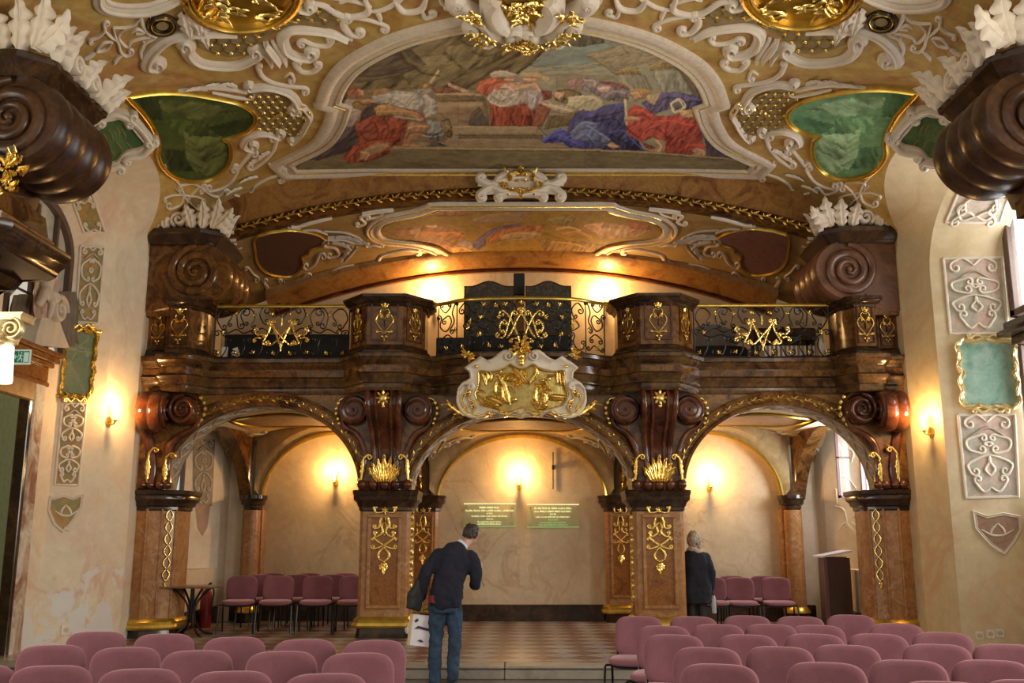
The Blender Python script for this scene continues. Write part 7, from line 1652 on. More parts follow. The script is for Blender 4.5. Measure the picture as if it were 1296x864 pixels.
# emergency exit sign (running figure, arrow, door)
SGN = emit('sign_green', (.02,.22,.10), .55); SGW = emit('sign_white', (.72,.80,.62), .55)
def exit_sign(name, fm, w_, h_, label):
    o = fm(0,0,0); r = empty(name, o, label=label, cat='sign', kind='thing')
    MB().prism([(-w_,-h_),(w_,-h_),(w_,h_),(-w_,h_)], fm, 0, .03).build('sign_plate', SGW, r)
    for a, b in ((-w_*.92,-w_*.42),(-w_*.36,w_*.22),(w_*.28,w_*.92)): MB().prism([(a,-h_*.78),(b,-h_*.78),(b,h_*.78),(a,h_*.78)], fm, .028, .034).build('green_field', SGN, r)
    mb = MB(); T_ = lambda pts, wd: mb.prism_(pts, wd) if False else None
    def bar(a, b, t_):
        d = V((b[0]-a[0], b[1]-a[1])).normalized(); n_ = V((-d.y, d.x))*t_; mb.prism([(a[0]-n_.x, a[1]-n_.y), (b[0]-n_.x, b[1]-n_.y), (b[0]+n_.x, b[1]+n_.y), (a[0]+n_.x, a[1]+n_.y)], fm, .033, .038)
    s = h_; cx = -w_*.07
    bar((cx, s*.3), (cx-s*.08, -s*.1), s*.09); bar((cx-s*.08,-s*.1), (cx+s*.2,-s*.35), s*.06); bar((cx+s*.2,-s*.35), (cx+s*.12,-s*.65), s*.05); bar((cx-s*.08,-s*.1), (cx-s*.2,-s*.4), s*.06); bar((cx-s*.2,-s*.4), (cx-s*.45,-s*.5), s*.05); bar((cx, s*.25), (cx+s*.28, s*.1), s*.04); bar((cx, s*.25), (cx-s*.3, s*.2), s*.04)
    mb.prism([(cx+s*.06+s*.1*cos(t), s*.52+s*.1*sin(t)) for t in [2*pi*k/12 for k in range(12)]], fm, .033, .038)
    x = -w_*.67; bar((x+s*.25,0), (x-s*.2,0), s*.06); bar((x-s*.22,0), (x,s*.25), s*.05); bar((x-s*.22,0), (x,-s*.25), s*.05)
    x = w_*.6; mb.prism([(x-s*.3,-s*.7),(x+s*.3,-s*.7),(x+s*.3,s*.6),(x-s*.3,s*.6)], fm, .033, .038); mb.build('white_pictograms', SGW, r)
p = atY(29, 452, 11.30); fm, _ = plane_map(p, (1,0,0), UZ, NY)
exit_sign('exit_sign', fm, .098, .088, 'green and white running-man exit sign in front of the left door cornice')
MB().tube([(p.x, 11.32, p.z), (p.x-.2, 11.36, p.z), (XL+.1, 11.5, p.z)], .01, 6).build('bracket', BLK, bpy.data.objects['exit_sign'])
# ================= near left pier: cornice, gilt foliage, column lamp =================
nr = empty('cornice_block', (-5.4, 9.6, 4.1), label='dark stepped cornice block below the deep-brown left console with gilt foliage', cat='cornice', kind='thing')
mb = MB(); pl = [(-5.80,8.9),(-5.15,8.9),(-5.05,9.0),(-5.05,10.05),(-5.15,10.15),(-5.80,10.15)]
mb.sweep(pl, [(-.6,4.02),(-.45,4.02),(-.40,4.08),(-.28,4.12),(-.22,4.22),(-.05,4.27),(.08,4.30),(.12,4.38),(.16,4.42),(.20,4.50),(.20,4.56),(-.3,4.60)], True); mb.build('cornice', DARKM, nr)
mb = MB(); mb.sweep([(x, y) for x, y in pl], [(-.3,4.55),(.02,4.57),(.04,4.68),(-.02,4.74),(-.06,4.95),(-.3,4.96)], True); mb.build('block', WOOD, nr)
mb = MB(); mb.box(-5.8, 9.3, 0, -5.6, 9.95, 4.1, .01); mb.build('shaft', WOOD, nr)
g0 = atY(10, 215, 9.0); cluster('gilt_foliage', (g0.x, g0.y, g0.z), 22, .14, .15, nr, 11); cluster('gilt_foliage', tuple(atY(4, 240, 9.0)), 14, .10, .13, nr, 12)
cl = empty('column_lamp', (-4.75, 8.7, 3.0), label='glowing glass column lamp with gilt Ionic capital at the left edge', cat='lamp', kind='thing')
c0 = atY(2, 420, 8.7); fm, _ = plane_map(c0, UX, UZ, NY)
mb = MB(); mb.prism([(-.22,.10),(.20,.10),(.20,.14),(.22,.17),(-.24,.17),(-.22,.14)], fm, -.18, .08)
mb.lathe([(.12,-.10),(.14,-.04),(.15,.06),(.13,.1)], (c0.x, c0.y+.05, c0.z), 20); mb.build('abacus', GOLDP, cl)
for s in (1,-1):
    mb = MB(); sp = spiral2((s*.13, .01), .10, 2.0, -s, pi/2); mb.ribbon([fm(a, b, .06) for a, b in sp], NY, taper(len(sp), .04, .05, .5, .5), .05, 5); mb.build('volute', GOLDP, cl)
cluster('gilt_leaf', fm(0, -.08, .05), 9, .04, .12, cl, 4, mat=GOLDP)
mb = MB(); mb.lathe([(.105,-.46),(.11,-.44),(.095,-.12),(.085,-.11)], (c0.x, c0.y+.05, c0.z), 24); mb.build('glass_shaft', emit('lit_glass', (1,.90,.66), 1.5), cl)
mb = MB(); mb.tube([(c0.x, c0.y+.12, c0.z+.0), (c0.x-.3, c0.y+.5, c0.z), (-5.3, 9.3, c0.z+.0), (-5.4, 9.6, 3.6)], .02, 8); mb.build('bracket', BRASS, cl)
# right window of the hall bay
wn = empty('window_2', (6.92, 12.5, 2.0), kind='structure')
XRr = 6.92; WFR2 = WFR
mb = MB()
for a, b, c_, d in ((13.36,13.50,4.62,6.1),(11.5,11.62,4.62,6.1),(11.5,13.5,4.62,4.72),(12.45,12.55,4.62,6.1),(13.30,13.40,2.0,4.2),(11.5,13.4,2.0,2.1),(12.4,12.5,2.0,4.2)): mb.box(XRr-.06, a, c_, XRr+.06, b, d, .01)
mb.build('window_frame', WFR2, wn)
mb = MB(); mb.box(XRr-.30, 11.4, 4.32, XRr+.1, 13.45, 4.40, .01); mb.box(XRr-.22, 11.4, 4.40, XRr+.1, 13.40, 4.52, .01); mb.box(XRr-.14, 11.4, 4.2, XRr+.1, 13.38, 4.32, .01); mb.build('window_transom', DARKM, wn)
SKY = emit('daylight_sky', (.90,.92,1.0), 1.6)
mb = MB(); mb.box(XRr+.5, 10.5, .5, XRr+.52, 14.2, 6.6); mb.build('window_daylight', SKY, wn)
mb = MB(); mb.box(XRr+.01, 11.5, 2.0, XRr+.015, 13.5, 6.1); mb.build('window_pane', glass('window_glass', alpha=.15), wn)
mb = MB(); mb.box(XRr, 11.4, 0, XRr+.12, 13.6, 2.0); mb.build('wall_right_window', PLAS, kind='structure')
# right gallery bay: open casement, bright window, moulded splay
gw = empty('window_3', (5.88, 17.0, 2.2), kind='structure')
a = [atY(x, y, 17.35) for x, y in ((1056,548),(1086,548),(1086,630),(1056,630))]
mb = MB(); x0, x1, z0, z1 = a[0].x, a[1].x+.02, a[3].z, a[0].z+.25; Yw = 17.35
for b in ((x0,x0+.045,z0,z1),(x1-.03,x1,z0,z1),(x0,x1,z0,z0+.045),(x0,x1,(z0+z1)/2-.0,(z0+z1)/2+.025)): mb.box(b[0], Yw-.02, b[2], b[1], Yw+.02, b[3])
PFR = plain('plum_brown_frame', (.11,.045,.045), .45); mb.build('open_casement', PFR, gw)
MB().box(x0+.03, Yw-.003, z0+.03, x1-.02, Yw+.003, z1).build('casement_pane', glass('casement_glass', alpha=.12), gw)
mb = MB(); mb.box(5.98, 15.9, 2.2, 6.0, 17.2, 3.45); mb.build('window_daylight', emit('bright_daylight', (.92,.95,1), 5), gw); area('window_daylight_gallery', (5.95, 16.5, 2.8), (0, R(90), 0), 1.1, 1.1, 70, (.92,.95,1))
mb = MB()
for b in ((15.9,15.96),(16.5,16.55),(17.1,17.16)): mb.box(5.86, b[0], 2.25, 5.92, b[1], 3.4)
mb.build('window_frame', PFR, gw)
SP = MB(); SP.add([(5.42,17.85,1.0),(5.88,17.15,1.0),(5.88,17.15,3.9),(5.42,17.85,3.9)], [(0,1,2,3)]); SPB = SP.bvh()
r = empty('splay_ornament', (5.8, 17.5, 1.8), label='white strapwork moulding on the bright window splay behind the lectern', cat='ornament', kind='thing')
for P in ([(1057,640),(1068,645),(1072,660),(1070,668)], [(1062,672),(1070,662),(1082,672),(1090,680)], [(1072,664),(1086,678)], [(1078,660),(1092,674)], [(1084,656),(1098,664)], [(1084,648),(1086,655),(1090,658)], [(1080,656),(1085,646),(1092,655)], [(1058,618),(1060,640)], [(1062,560),(1066,575),(1064,586)], [(1070,565),(1080,572),(1078,585)], [(1062,600),(1074,606),(1084,618)]):
    mb = MB(); band(mb, SPB, px_path(P) if len(P) > 2 else densify(P, 6, False), .035, .02)
    if mb.v: mb.build('strap', STUC, r)
# left gallery bay: window edge, moulded panel on the splay, exit plate
SPL = MB(); SPL.add([(-5.42,17.85,1.0),(-5.88,17.15,1.0),(-5.88,17.15,3.9),(-5.42,17.85,3.9)], [(0,1,2,3)]); SPLB = SPL.bvh()
r = empty('reveal_ornament', (-5.7, 17.5, 2.5), label='grey-brown strapwork panel on the wall splay seen through the left arch', cat='ornament', kind='thing')
q = [(244,556),(272,556),(268,640),(244,640)]
hp = [on(SPLB, *p, .008)[0] for p in q]
if all(h is not None for h in hp):
    MB().add([tuple(h) for h in hp], [(0,1,2,3)]).build('marbled_field', marble('brown_rose_field', [(.22,.13,.08),(.30,.22,.12),(.26,.17,.10)], 3, 2, rough=.6), r)
    scroll_part('strapwork', SPLB, quad_map(q), pat(2.2, 'long'), .035, .025, r, STUCG)
    MB().add([tuple(on(SPLB, *p, .007)[0]) for p in ((247,640),(266,640),(262,668),(256,678),(250,668))], [(0,1,2,3,4)]).build('pendant_field', SH_R, r)
gw = empty('window_4', (-6.2, 16.5, 2.2), kind='structure')
mb = MB(); mb.box(-5.92, 17.08, 2.25, -5.86, 17.16, 3.4); mb.box(-5.92, 16.4, 2.25, -5.86, 16.46, 3.4); mb.box(-5.92, 15.9, 2.22, -5.86, 17.15, 2.28); mb.build('window_frame', WFR, gw)
MB().box(-6.0, 15.9, 2.2, -5.98, 17.2, 3.45).build('window_daylight', emit('dim_daylight', (.75,.85,.75), .7), gw)
# ================= upholstered chairs =================
def fabric(name, cols):
    m, nt, b = _m(name); n = _tex(nt, 3.0, 4, .6); r = _ramp(nt, n.outputs[0], [(.3, cols[0]), (.7, cols[1])])
    f = _tex(nt, 260, 2, .5); fr = _ramp(nt, f.outputs[0], [(.35, (.82,)*3), (.65, (1.08,)*3)])
    nt.links.new(_mix(nt, 1.0, r.outputs[0], fr.outputs[0], 'MULTIPLY'), b.inputs['Base Color']); b.inputs['Roughness'].default_value = .95
    b.inputs['Sheen Weight'].default_value = .6; b.inputs['Sheen Roughness'].default_value = .4; b.inputs['Sheen Tint'].default_value = (.9,.65,.68,1)
    _bump(nt, b, f.outputs[0], .15, .003); return m
PINK = fabric('dusty_pink_upholstery', [(.20,.070,.092),(.28,.112,.136)])
PLAST = plain('black_plastic_shell', (.012,.012,.014), .4); STEEL = plain('black_steel_tube', (.015,.015,.017), .3, .5)
def superq(a, n=3.9): c, s = cos(a), sin(a); return (abs(c)**(2/n)*(1 if c >= 0 else -1), abs(s)**(2/n)*(1 if s >= 0 else -1))
def pad(mb, fm, hw_, hh, th, curve, fm_back=False):
    rings = []
    for k, (sc_, d) in enumerate(((.02, th), (.5, th), (.8, th*.96), (.93, th*.82), (.985, th*.55), (1.0, th*.2), (.985, 0), (.9, -.012), (.02, -.012))):
        rings.append([fm(superq(a)[0]*hw_*sc_, superq(a)[1]*hh*sc_, d) for a in [2*pi*i/36 for i in range(36)]])
    mb.rings(rings, True, True, True)
def make_chair():
    """stacking chair facing -Y, origin on the floor under the seat"""
    r = empty('upholstered_chair', label='dusty pink chair', cat='chair')
    # backrest: leans back, curved round the sitter
    def fb(u, v, d): 
        y = .205 + .10*(v+.19)/.38*.5 - .35*u*u - d + .02*(1-(v/.19)**2) ; return (u, y + .02, .645 + v*.98)
    def fb2(u, v, d): return fb(u, v-.004, d-.030)
    mb = MB(); pad(mb, fb, .236, .192, .040, 1); local(mb.build('backrest', PINK, r, smooth=60))
    mb = MB(); pad(mb, fb2, .228, .180, .012, 1); local(mb.build('backrest_shell', PLAST, r, smooth=60))
    def fs(u, v, d): return (u, v - .02, .44 + d - .02*(abs(v)/.21)**3*(1 if v < 0 else -.4) + .25*u*u*.3)
    def fs2(u, v, d): return fs(u, v, d-.022)
    mb = MB(); pad(mb, fs, .238, .215, .042, 1); local(mb.build('seat', PINK, r, smooth=60))
    mb = MB(); pad(mb, fs2, .232, .21, .008, 1); local(mb.build('seat_shell', PLAST, r, smooth=60))
    for s in (-1, 1):
        mb = MB(); mb.tube([(s*.265,-.235,0),(s*.262,-.20,.22),(s*.258,-.17,.405),(s*.25,-.15,.418),(s*.18,-.14,.42)], .012, 8); local(mb.build('leg', STEEL, r))
        mb = MB(); mb.tube([(s*.268,.26,0),(s*.262,.21,.22),(s*.258,.17,.405),(s*.25,.15,.418),(s*.18,.14,.42)], .012, 8); local(mb.build('leg', STEEL, r))
        mb = MB(); mb.tube([(s*.215,-.16,.418),(s*.215,.12,.418),(s*.215,.20,.43),(s*.212,.225,.50),(s*.20,.235,.60)], .011, 8); local(mb.build('side_frame', STEEL, r))
    return r
proto = make_chair(); first = [True]
def chair(px_, py_, w_px, label, group, top=.84, z=0, ang=None, sc_=None, Y=None):
    p = atZ(px_, py_, z+top) if Y is None else atY(px_, py_, Y); dx = math.atan2(p.x, p.y)
    o = proto if first[0] else copy_tree(proto); first[0] = False
    a = ang if ang is not None else -dx*.55
    k = sc_ or 1.0; by = .23*k
    o.location = (p.x - sin(a)*-by*0 + sin(a)*by*1.0*1, p.y - cos(a)*by, z); o.rotation_euler = (0, 0, a); o.scale = (k, k, k)
    o['label'] = label; o['group'] = group; o['kind'] = 'thing'; return o
ORD = ['first','second','third','fourth','fifth','sixth','seventh']
RR = [('farthest', [(806,779),(875,779),(943,778),(1010,779),(1074,777),(1132,788)]),
      ('second farthest', [(837,791),(906,789),(973,789),(1032,790),(1190,799)]),
      ('third farthest', [(850,802),(943,802),(1028,801),(1108,801),(1272,814)]),
      ('third nearest', [(892,818),(984,817),(1068,815),(1183,814)]),
      ('second nearest', [(907,839),(1043,837),(1146,834),(1252,834)]),
      ('nearest', [(930,866),(1070,864),(1193,861),(1300,859)])]
# rows as the photograph shows them, from the back
for row, pts in RR:
    for i, (x, y) in enumerate(pts):
        a = R(-14) if x < 1180 else R(-20)
        chair(x+2, y, 60, 'dusty pink chair in the right block, %s row, %s from the aisle' % (row, ORD[i]), 'pink chairs in the right block', ang=-a*-1 if False else R(-16), top=.84)
RL = [('farthest', [(122,798),(208,801),(297,805),(386,808),(474,809)]), ('middle', [(66,815),(160,818),(250,822),(357,823),(454,825)]), ('nearest', [(-32,840),(65,841),(177,845),(293,848),(413,851)])]
for row, pts in RL:
    for i, (x, y) in enumerate(pts):
        chair(x, y, 80, 'dusty pink chair in the left block, %s row, %s from the left' % (row, ORD[i]), 'pink chairs in the left block', ang=R(10), top=.84)
for i, (x, y) in enumerate([(307,726),(353,728),(403,730),(449,731)]):
    chair(x, y, 41, 'dark rose chair on the platform under the left arch, front row, %s from the table' % ORD[i], 'chairs stored under the left arch', ang=R(6), z=.15, sc_=1.03, Y=16.1)
for i, (x, y) in enumerate([(329,723),(376,724),(421,724)]):
    chair(x, y, 41, 'dark rose chair on the platform under the left arch, middle row, %s from the table' % ORD[i], 'chairs stored under the left arch', ang=R(4), z=.15, sc_=1.03, Y=16.8)
for i, (x, y) in enumerate([(346,720.5),(391,721),(437,722)]):
    chair(x, y, 41, 'dark rose chair against the rear wall under the left arch, %s from the left' % ORD[i], 'chairs stored under the left arch', ang=R(2), z=.15, sc_=1.03, Y=17.5)
for i, (x, y, t) in enumerate([(900,732,'partly hidden behind the woman'),(935,730,'front row, middle'),(981,729,'front row, nearest the lectern')]):
    chair(x, y, 40, 'mauve-pink chair on the platform under the right arch, ' + t, 'chairs stored under the right arch', ang=R(-5), z=.15, sc_=1.0, Y=16.2)
for i, (x, y, t) in enumerate([(926,728.5,'behind the middle front chair'),(966,728,'behind the chair nearest the lectern')]):
    chair(x, y-3, 40, 'mauve-pink chair under the right arch, rear row, ' + t, 'chairs stored under the right arch', ang=R(-3), z=.15, sc_=1.0, Y=16.95)

# ================= bentwood table, extinguisher, lectern, sockets =================
p = atZ(236, 741, .90); tb = empty('bentwood_table', (p.x, p.y+.3, .15), label='small table with black curved bentwood pedestal legs behind the left wall pier', cat='table', kind='thing')
cx, cy = p.x, p.y+.3
MB().box(cx-.42, cy-.32, .86, cx+.36, cy+.32, .89, .008).build('tabletop', marble('table_wood', [(.16,.10,.06),(.26,.17,.10)], 3, 1, rough=.3), tb)
GLB = plain('gloss_black_bentwood', (.015,.011,.01), .15)
MB().lathe([(.03,.35),(.035,.6),(.03,.86)], (cx, cy, 0), 12).build('post', GLB, tb)
for k in range(4):
    a = pi/4 + pi/2*k; d = lambda r_, z: (cx+r_*cos(a), cy+r_*sin(a), z)
    mb = MB(); mb.tube([tuple(q) for q in spline([d(.32,.86), d(.24,.80), d(.10,.66), d(.05,.5), d(.09,.32), d(.22,.20), d(.36,.165)], 5)], .017, 8); mb.build('leg', GLB, tb)
p = atZ(259, 794, .15); fx = empty('fire_extinguisher', (p.x, p.y, .15), label='red fire extinguisher standing on the platform beside the bentwood table', cat='extinguisher', kind='thing')
RED = plain('signal_red_paint', (.22,.012,.012), .3); c3 = (p.x, p.y, .15)
MB().lathe([(.085,0),(.095,.02),(.095,.50),(.075,.58),(.035,.62),(.03,.66)], c3, 24).build('cylinder', RED, fx)
MB().tube([(c3[0]-.05,c3[1],.80+.03),(c3[0],c3[1],.82),(c3[0]+.07,c3[1],.87)], .018, 8).build('handle', BLK, fx)
MB().tube([tuple(q) for q in spline([(c3[0]+.03,c3[1]-.02,.82),(c3[0]+.13,c3[1]-.05,.76),(c3[0]+.12,c3[1]-.06,.55),(c3[0]+.11,c3[1]-.05,.36)], 6)], .013, 8).build('hose', BLK, fx)
p = V(((1048-660)/F*16.25, 16.4, .15)); le = empty('lectern', (p.x, p.y, .15), 0, 'tall dark wooden lectern with sloping top under the right arch', 'lectern', None, 'thing')
lx, ly = p.x, p.y; LW = marble('dark_lectern_wood', [(.05,.025,.018),(.09,.045,.03)], 3, 1, rough=.35, stretch=(1,1,.3))
MB().box(lx-.20, ly-.2, .15, lx+.20, ly+.2, 1.30, .012).build('cabinet', LW, le)
MB().box(lx-.23, ly-.215, .15, lx-.17, ly-.17, 1.28, .005).build('front_post', plain('plum_wood', (.16,.07,.08), .35), le)
mb = MB(); mb.prism([(-.27,-.03),(.21,.06),(.21,.09),(-.27,.0)], lambda u, v, d: (lx+u, ly+d, 1.32+v), -.30, .26); mb.build('reading_board', plain('pale_board', (.62,.56,.58), .25), le)
def socket(p, n_, label, w_=.06, parent=None, group=None):
    p = V(p); n_ = V(n_).normalized(); sd = V((0,0,1)).cross(n_).normalized(); F3 = lambda u, v, d: tuple(p + sd*u + V((0,0,1))*v + n_*d)
    r = empty('wall_socket', tuple(p), label=label, cat='socket', group=group, kind='thing')
    MB().prism([(-w_,-w_*1.05),(w_,-w_*1.05),(w_,w_*1.05),(-w_,w_*1.05)], F3, 0, .014).build('cover_plate', plain('socket_plastic', (.74,.66,.52), .4), r)
    MB().prism([(.034*cos(t), .034*sin(t)) for t in [2*pi*k/20 for k in range(20)]], F3, .012, .017).build('socket_face', plain('socket_face_plastic', (.55,.47,.36), .4), r)
    for s in (-1,1): MB().prism([(s*.012+.004*cos(t), .004*sin(t)) for t in [2*pi*k/8 for k in range(8)]], F3, .016, .019).build('pin_hole', BLK, r)
    return r
p, n_ = on(SIDEB[-1], 83, 797); socket(p, n_, 'white wall socket low on the left side wall')
for x, y, t in ((1240,806,'leftmost of the row of three sockets low on the right wall'),(1254,804,'middle of the row of three sockets low on the right wall'),(1266,803,'paler rightmost of the row of three sockets low on the right wall')):
    p, n_ = on(SIDEB[1], x, y-2); socket(p, n_, t, .05, group='sockets low on the right wall')
fx = empty('fire_extinguisher', (6.36, 12.6, 0), label='red fire extinguisher on the floor at the far right edge beside the sockets', cat='extinguisher', kind='thing')
MB().lathe([(.08,0),(.09,.02),(.09,.46),(.07,.54),(.03,.58),(.03,.62)], (6.36, 12.6, 0), 24).build('cylinder', RED, fx)
MB().tube([(6.31,12.6,.63),(6.36,12.6,.645),(6.43,12.6,.68)], .018, 8).build('handle', BLK, fx)
# red curtain edge seen at far right: an extinguisher-red upholstered post
for sx in (-1,1):
    mb = MB()
    B_ = SIDEB[sx]
    for (x0, x1) in (((8,56) if sx < 0 else (1212,1296)),):
        pass
# small stucco knob and crumpled paper on the plinth by the central pier
cp = MB(); rr = random.Random(6)
for i in range(7): cp.ball((-PX+.44+rr.uniform(-.05,.06), 14.93+rr.uniform(-.04,.04), .20+rr.uniform(0,.16)), rr.uniform(.035,.06), (1,.8,1.2), n=5)
tag(cp.build('plastic_wrap', plain('crumpled_white_plastic', (.70,.68,.66), .35)), 'crumpled white plastic wrap on the corner of the left central pier base', 'wrapping', kind='thing')
# ================= people =================
SKN = plain('skin', (.52,.30,.20), .5, var=.06); NAVY = plain('navy_jacket', (.007,.008,.019), .9, var=.35, scale=6); DENIM = plain('blue_denim', (.020,.042,.080), .85, var=.4, scale=6, bump=.2)
HAIRD = plain('dark_brown_hair', (.03,.018,.012), .55, var=.3, scale=30); HAIRB = plain('ash_blonde_hair', (.30,.235,.165), .5, var=.45, scale=30, bump=.3)
def limb(mb, pts, rs, n=14, flat=1.0):
    pts = [V(p) for p in pts]; k = 6; L = spline([tuple(p) for p in pts], k); r_ = []
    for i in range(len(L)):
        t = i/k; a = min(int(t), len(rs)-1); b = min(a+1, len(rs)-1); r_.append(rs[a] + (rs[b]-rs[a])*(t-a))
    mb.tube(L, r_, n, flat=flat); mb.ball(L[0], r_[0]*.98, n=8); mb.ball(L[-1], r_[-1]*.98, n=8)
def torso(mb, secs):   # (centre, half width, half depth, yaw)
    rings = []
    C_ = [V(s[0]) for s in secs]
    for i, (c, a, b, yaw) in enumerate(secs):
        t = (C_[min(i+1, len(C_)-1)] - C_[max(i-1, 0)]).normalized(); x = V((cos(yaw), sin(yaw), 0)); x = (x - t*x.dot(t)).normalized(); y = t.cross(x)
        rings.append([tuple(V(c) + x*(a*abs(cos(q))**.8*(1 if cos(q) >= 0 else -1)) + y*(b*abs(sin(q))**.8*(1 if sin(q) >= 0 else -1))) for q in [2*pi*k/24 for k in range(24)]])
    mb.rings(rings, True, True, True)
def hand(mb, w, d, up, L=.17, grip=.6, s=1):
    """palm, four bent fingers and a thumb; w wrist, d pointing direction, up back of the hand, s thumb side"""
    w = V(w); d = V(d).normalized(); up = V(up); up = (up - d*up.dot(d)).normalized(); sd = d.cross(up)*s
    mb.tube([w, w + d*L*.25, w + d*L*.48], [.024,.034,.033], 10, flat=.55)
    for i, (o, l) in enumerate(((.026,.40),(.009,.46),(-.009,.43),(-.025,.34))):
        a = w + d*L*.46 + sd*o; k1 = (d - up*grip).normalized(); k2 = (d*.3 - up*grip*1.4 - d*grip*.5).normalized()
        b = a + d*L*l*.35; c = b + k1*L*l*.4; e = c + k2*L*l*.35; mb.tube([a, b, c, e], [.0095,.009,.0085,.007], 7); mb.ball(e, .007, n=5)
    a = w + d*L*.12 + sd*.03; b = a + (d*.6 + sd*.6 - up*.2).normalized()*.035; c = b + (d - up*.5).normalized()*.03; mb.tube([a, b, c], [.013,.011,.009], 7); mb.ball(c, .009, n=5)
def head(c, f, up, r, hair, R_=.098, long=False, bald=False, skin=SKN, turn=None):
    """head mesh parts in a frame: f facing, up"""
    c = V(c); f = V(f).normalized(); up = V(up); up = (up - f*up.dot(f)).normalized(); s = f.cross(up); M = Matrix((s, f, up)).transposed()
    T = lambda x, y, z: tuple(c + M @ V((x, y, z)))
    mb = MB(); mb.ball(c, R_, (.80,.98,1.05), n=16, M=None) if False else None
    rings = []
    for i in range(17):
        t = -pi/2 + pi*i/16; z = sin(t)*R_*1.22; k = cos(t); jaw = 1 - .28*max(0, -sin(t))**1.2
        rings.append([T(R_*.80*k*jaw*cos(q), R_*(.98 if sin(q) < 0 else .95)*k*(1 - .10*max(0, -sin(t)))*sin(q) + (.012 if z < 0 else 0)*max(0, sin(q)), z) for q in [2*pi*j/24 for j in range(24)]])
    hm = MB(); hm.rings(rings, True, True, True)
    hm.ball(T(0, R_*.98, -.012), .017, (.8,1,1.3), n=7)            # nose
    hm.ball(T(0, R_*.90, -.050), .020, (1.3,.6,.35), n=7); hm.ball(T(0, R_*.80, -.088), .026, (1,.8,.8), n=7)
    for k in (-1,1):
        hm.ball(T(k*R_*.82, -.004, -.008), .024, (.4,.8,1.25), n=8); hm.ball(T(k*.034, R_*.84, .018), .014, (1.2,.7,.6), n=6)
    return hm, T
# ---- man reading the plaques
mx = -.86; my = 11.42
man = empty('person', (mx, my, 0), label='man in navy jacket and blue jeans leaning to read the plaques, paper bag in hand', cat='person', kind='thing')
q = lambda x, z, y=0: (mx+x, my+y, z)
fdir = V((.55, .80, .10)); hc = V(q(.275, 1.625, .20))
hm, T = head(hc, fdir, (.25,.1,1), man, None)
body = MB(); body.v += hm.v; body.f += hm.f; body.m += hm.m
limb(body, [q(.13,1.42,.10), q(.19,1.50,.14), q(.25,1.57,.18)], [.075,.06,.055])
torso(body, [(q(.0,.84),.12,.09,.2), (q(.0,.95),.13,.09,.2), (q(.03,1.10,.02),.13,.09,.25), (q(.07,1.25,.05),.165,.11,.3), (q(.10,1.38,.08),.17,.10,.35), (q(.13,1.45,.10),.10,.075,.35)])
for pts in ([q(-.085,.90), q(-.105,.50,.0), q(-.10,.09,-.02)], [q(.085,.90,.02), q(.10,.50,.05), q(.08,.09,.04)]): limb(body, pts, [.08,.06,.045])
limb(body, [q(-.06,1.39,.04), q(-.16,1.29,-.01), q(-.24,1.14,-.05), q(-.275,.90,.02)], [.045,.045,.042,.032]); limb(body, [q(.24,1.35,.10), q(.325,1.20,.09), q(.322,1.08,.13), q(.355,1.21,.33)], [.045,.045,.042,.03])
hand(body, q(-.275,.90,.02), (-.05,.05,-1), (-1,-.2,0), s=-1); hand(body, q(.355,1.21,.33), (.25,.5,.75), (.6,-.3,.3), s=-1)
remesh(body.build('body', SKN, man, smooth=0), .009, 3)
# hair with thin crown
hb = MB(); rings = []
for i in range(12):
    t = -.25 + (pi/2+.20)*i/11
    rings.append([T(.086*cos(t)*cos(a), -.006 + .106*cos(t)*sin(a), .126*sin(t)) for a in [R(165) + R(210)*j/20 for j in range(21)]])
hb.rings(rings, False); tp = MB(); hb2 = MB()
for i in range(150):
    rr = random.Random(i); t = rr.uniform(-.15, 1.25); a = R(170) + R(200)*rr.random(); b0 = T(.084*cos(t)*cos(a), -.004+.104*cos(t)*sin(a), .126*sin(t))
    hb.ball(b0, .016, (1,1,1), n=4)
for i in range(60):
    rr = random.Random(900+i); a = rr.uniform(R(-20), R(200)); t = rr.uniform(.55, .95); hb.ball(T(.084*cos(t)*cos(a), .100*cos(t)*sin(a), .125*sin(t)), .015, n=4)
remesh(hb.build('hair', HAIRD, man, smooth=0), .006, 2)
jk = MB()
torso(jk, [(q(.055,.80,.0),.12,.13,.2), (q(.04,.845,0),.165,.145,.2), (q(.01,.885,0),.195,.145,.2), (q(.015,.98,.0),.19,.14,.2), (q(.035,1.12,.02),.18,.13,.25), (q(.07,1.26,.05),.195,.135,.3), (q(.095,1.38,.07),.205,.125,.35), (q(.125,1.46,.10),.14,.10,.35), (q(.16,1.50,.12),.075,.07,.35)])
limb(jk, [q(-.08,1.41,.03), q(-.17,1.30,-.02), q(-.245,1.14,-.05), q(-.28,.92,.02)], [.082,.078,.068,.055]); limb(jk, [q(.27,1.37,.10), q(.33,1.22,.08), q(.325,1.07,.12), q(.345,1.16,.27)], [.08,.070,.066,.045])
o = remesh(jk.build('jacket', NAVY, man, smooth=0), .012, 5)
tx = bpy.data.textures.new('jacket_folds', 'CLOUDS'); tx.noise_scale = .14
def wrinkle(o, s, sc_=.14):
    t_ = bpy.data.textures.new('folds', 'CLOUDS'); t_.noise_scale = sc_; d = o.modifiers.new('folds', 'DISPLACE'); d.texture = t_; d.strength = s; d.mid_level = .5
wrinkle(o, .03); wrinkle(o, .05, .3); wrinkle(o, .012, .05)
sh = MB(); torso(sh, [(q(.14,1.475,.115),.085,.08,.35), (q(.185,1.525,.14),.068,.066,.35)]); sh.build('shirt_collar', plain('pale_blue_shirt', (.55,.62,.72), .7), man)
sh = MB(); torso(sh, [(q(-.045,.845,-.02),.15,.12,.2), (q(-.03,.92,-.01),.17,.13,.2)]); sh.build('red_shirt_hem', plain('dark_red_shirt', (.20,.02,.03), .8), man)
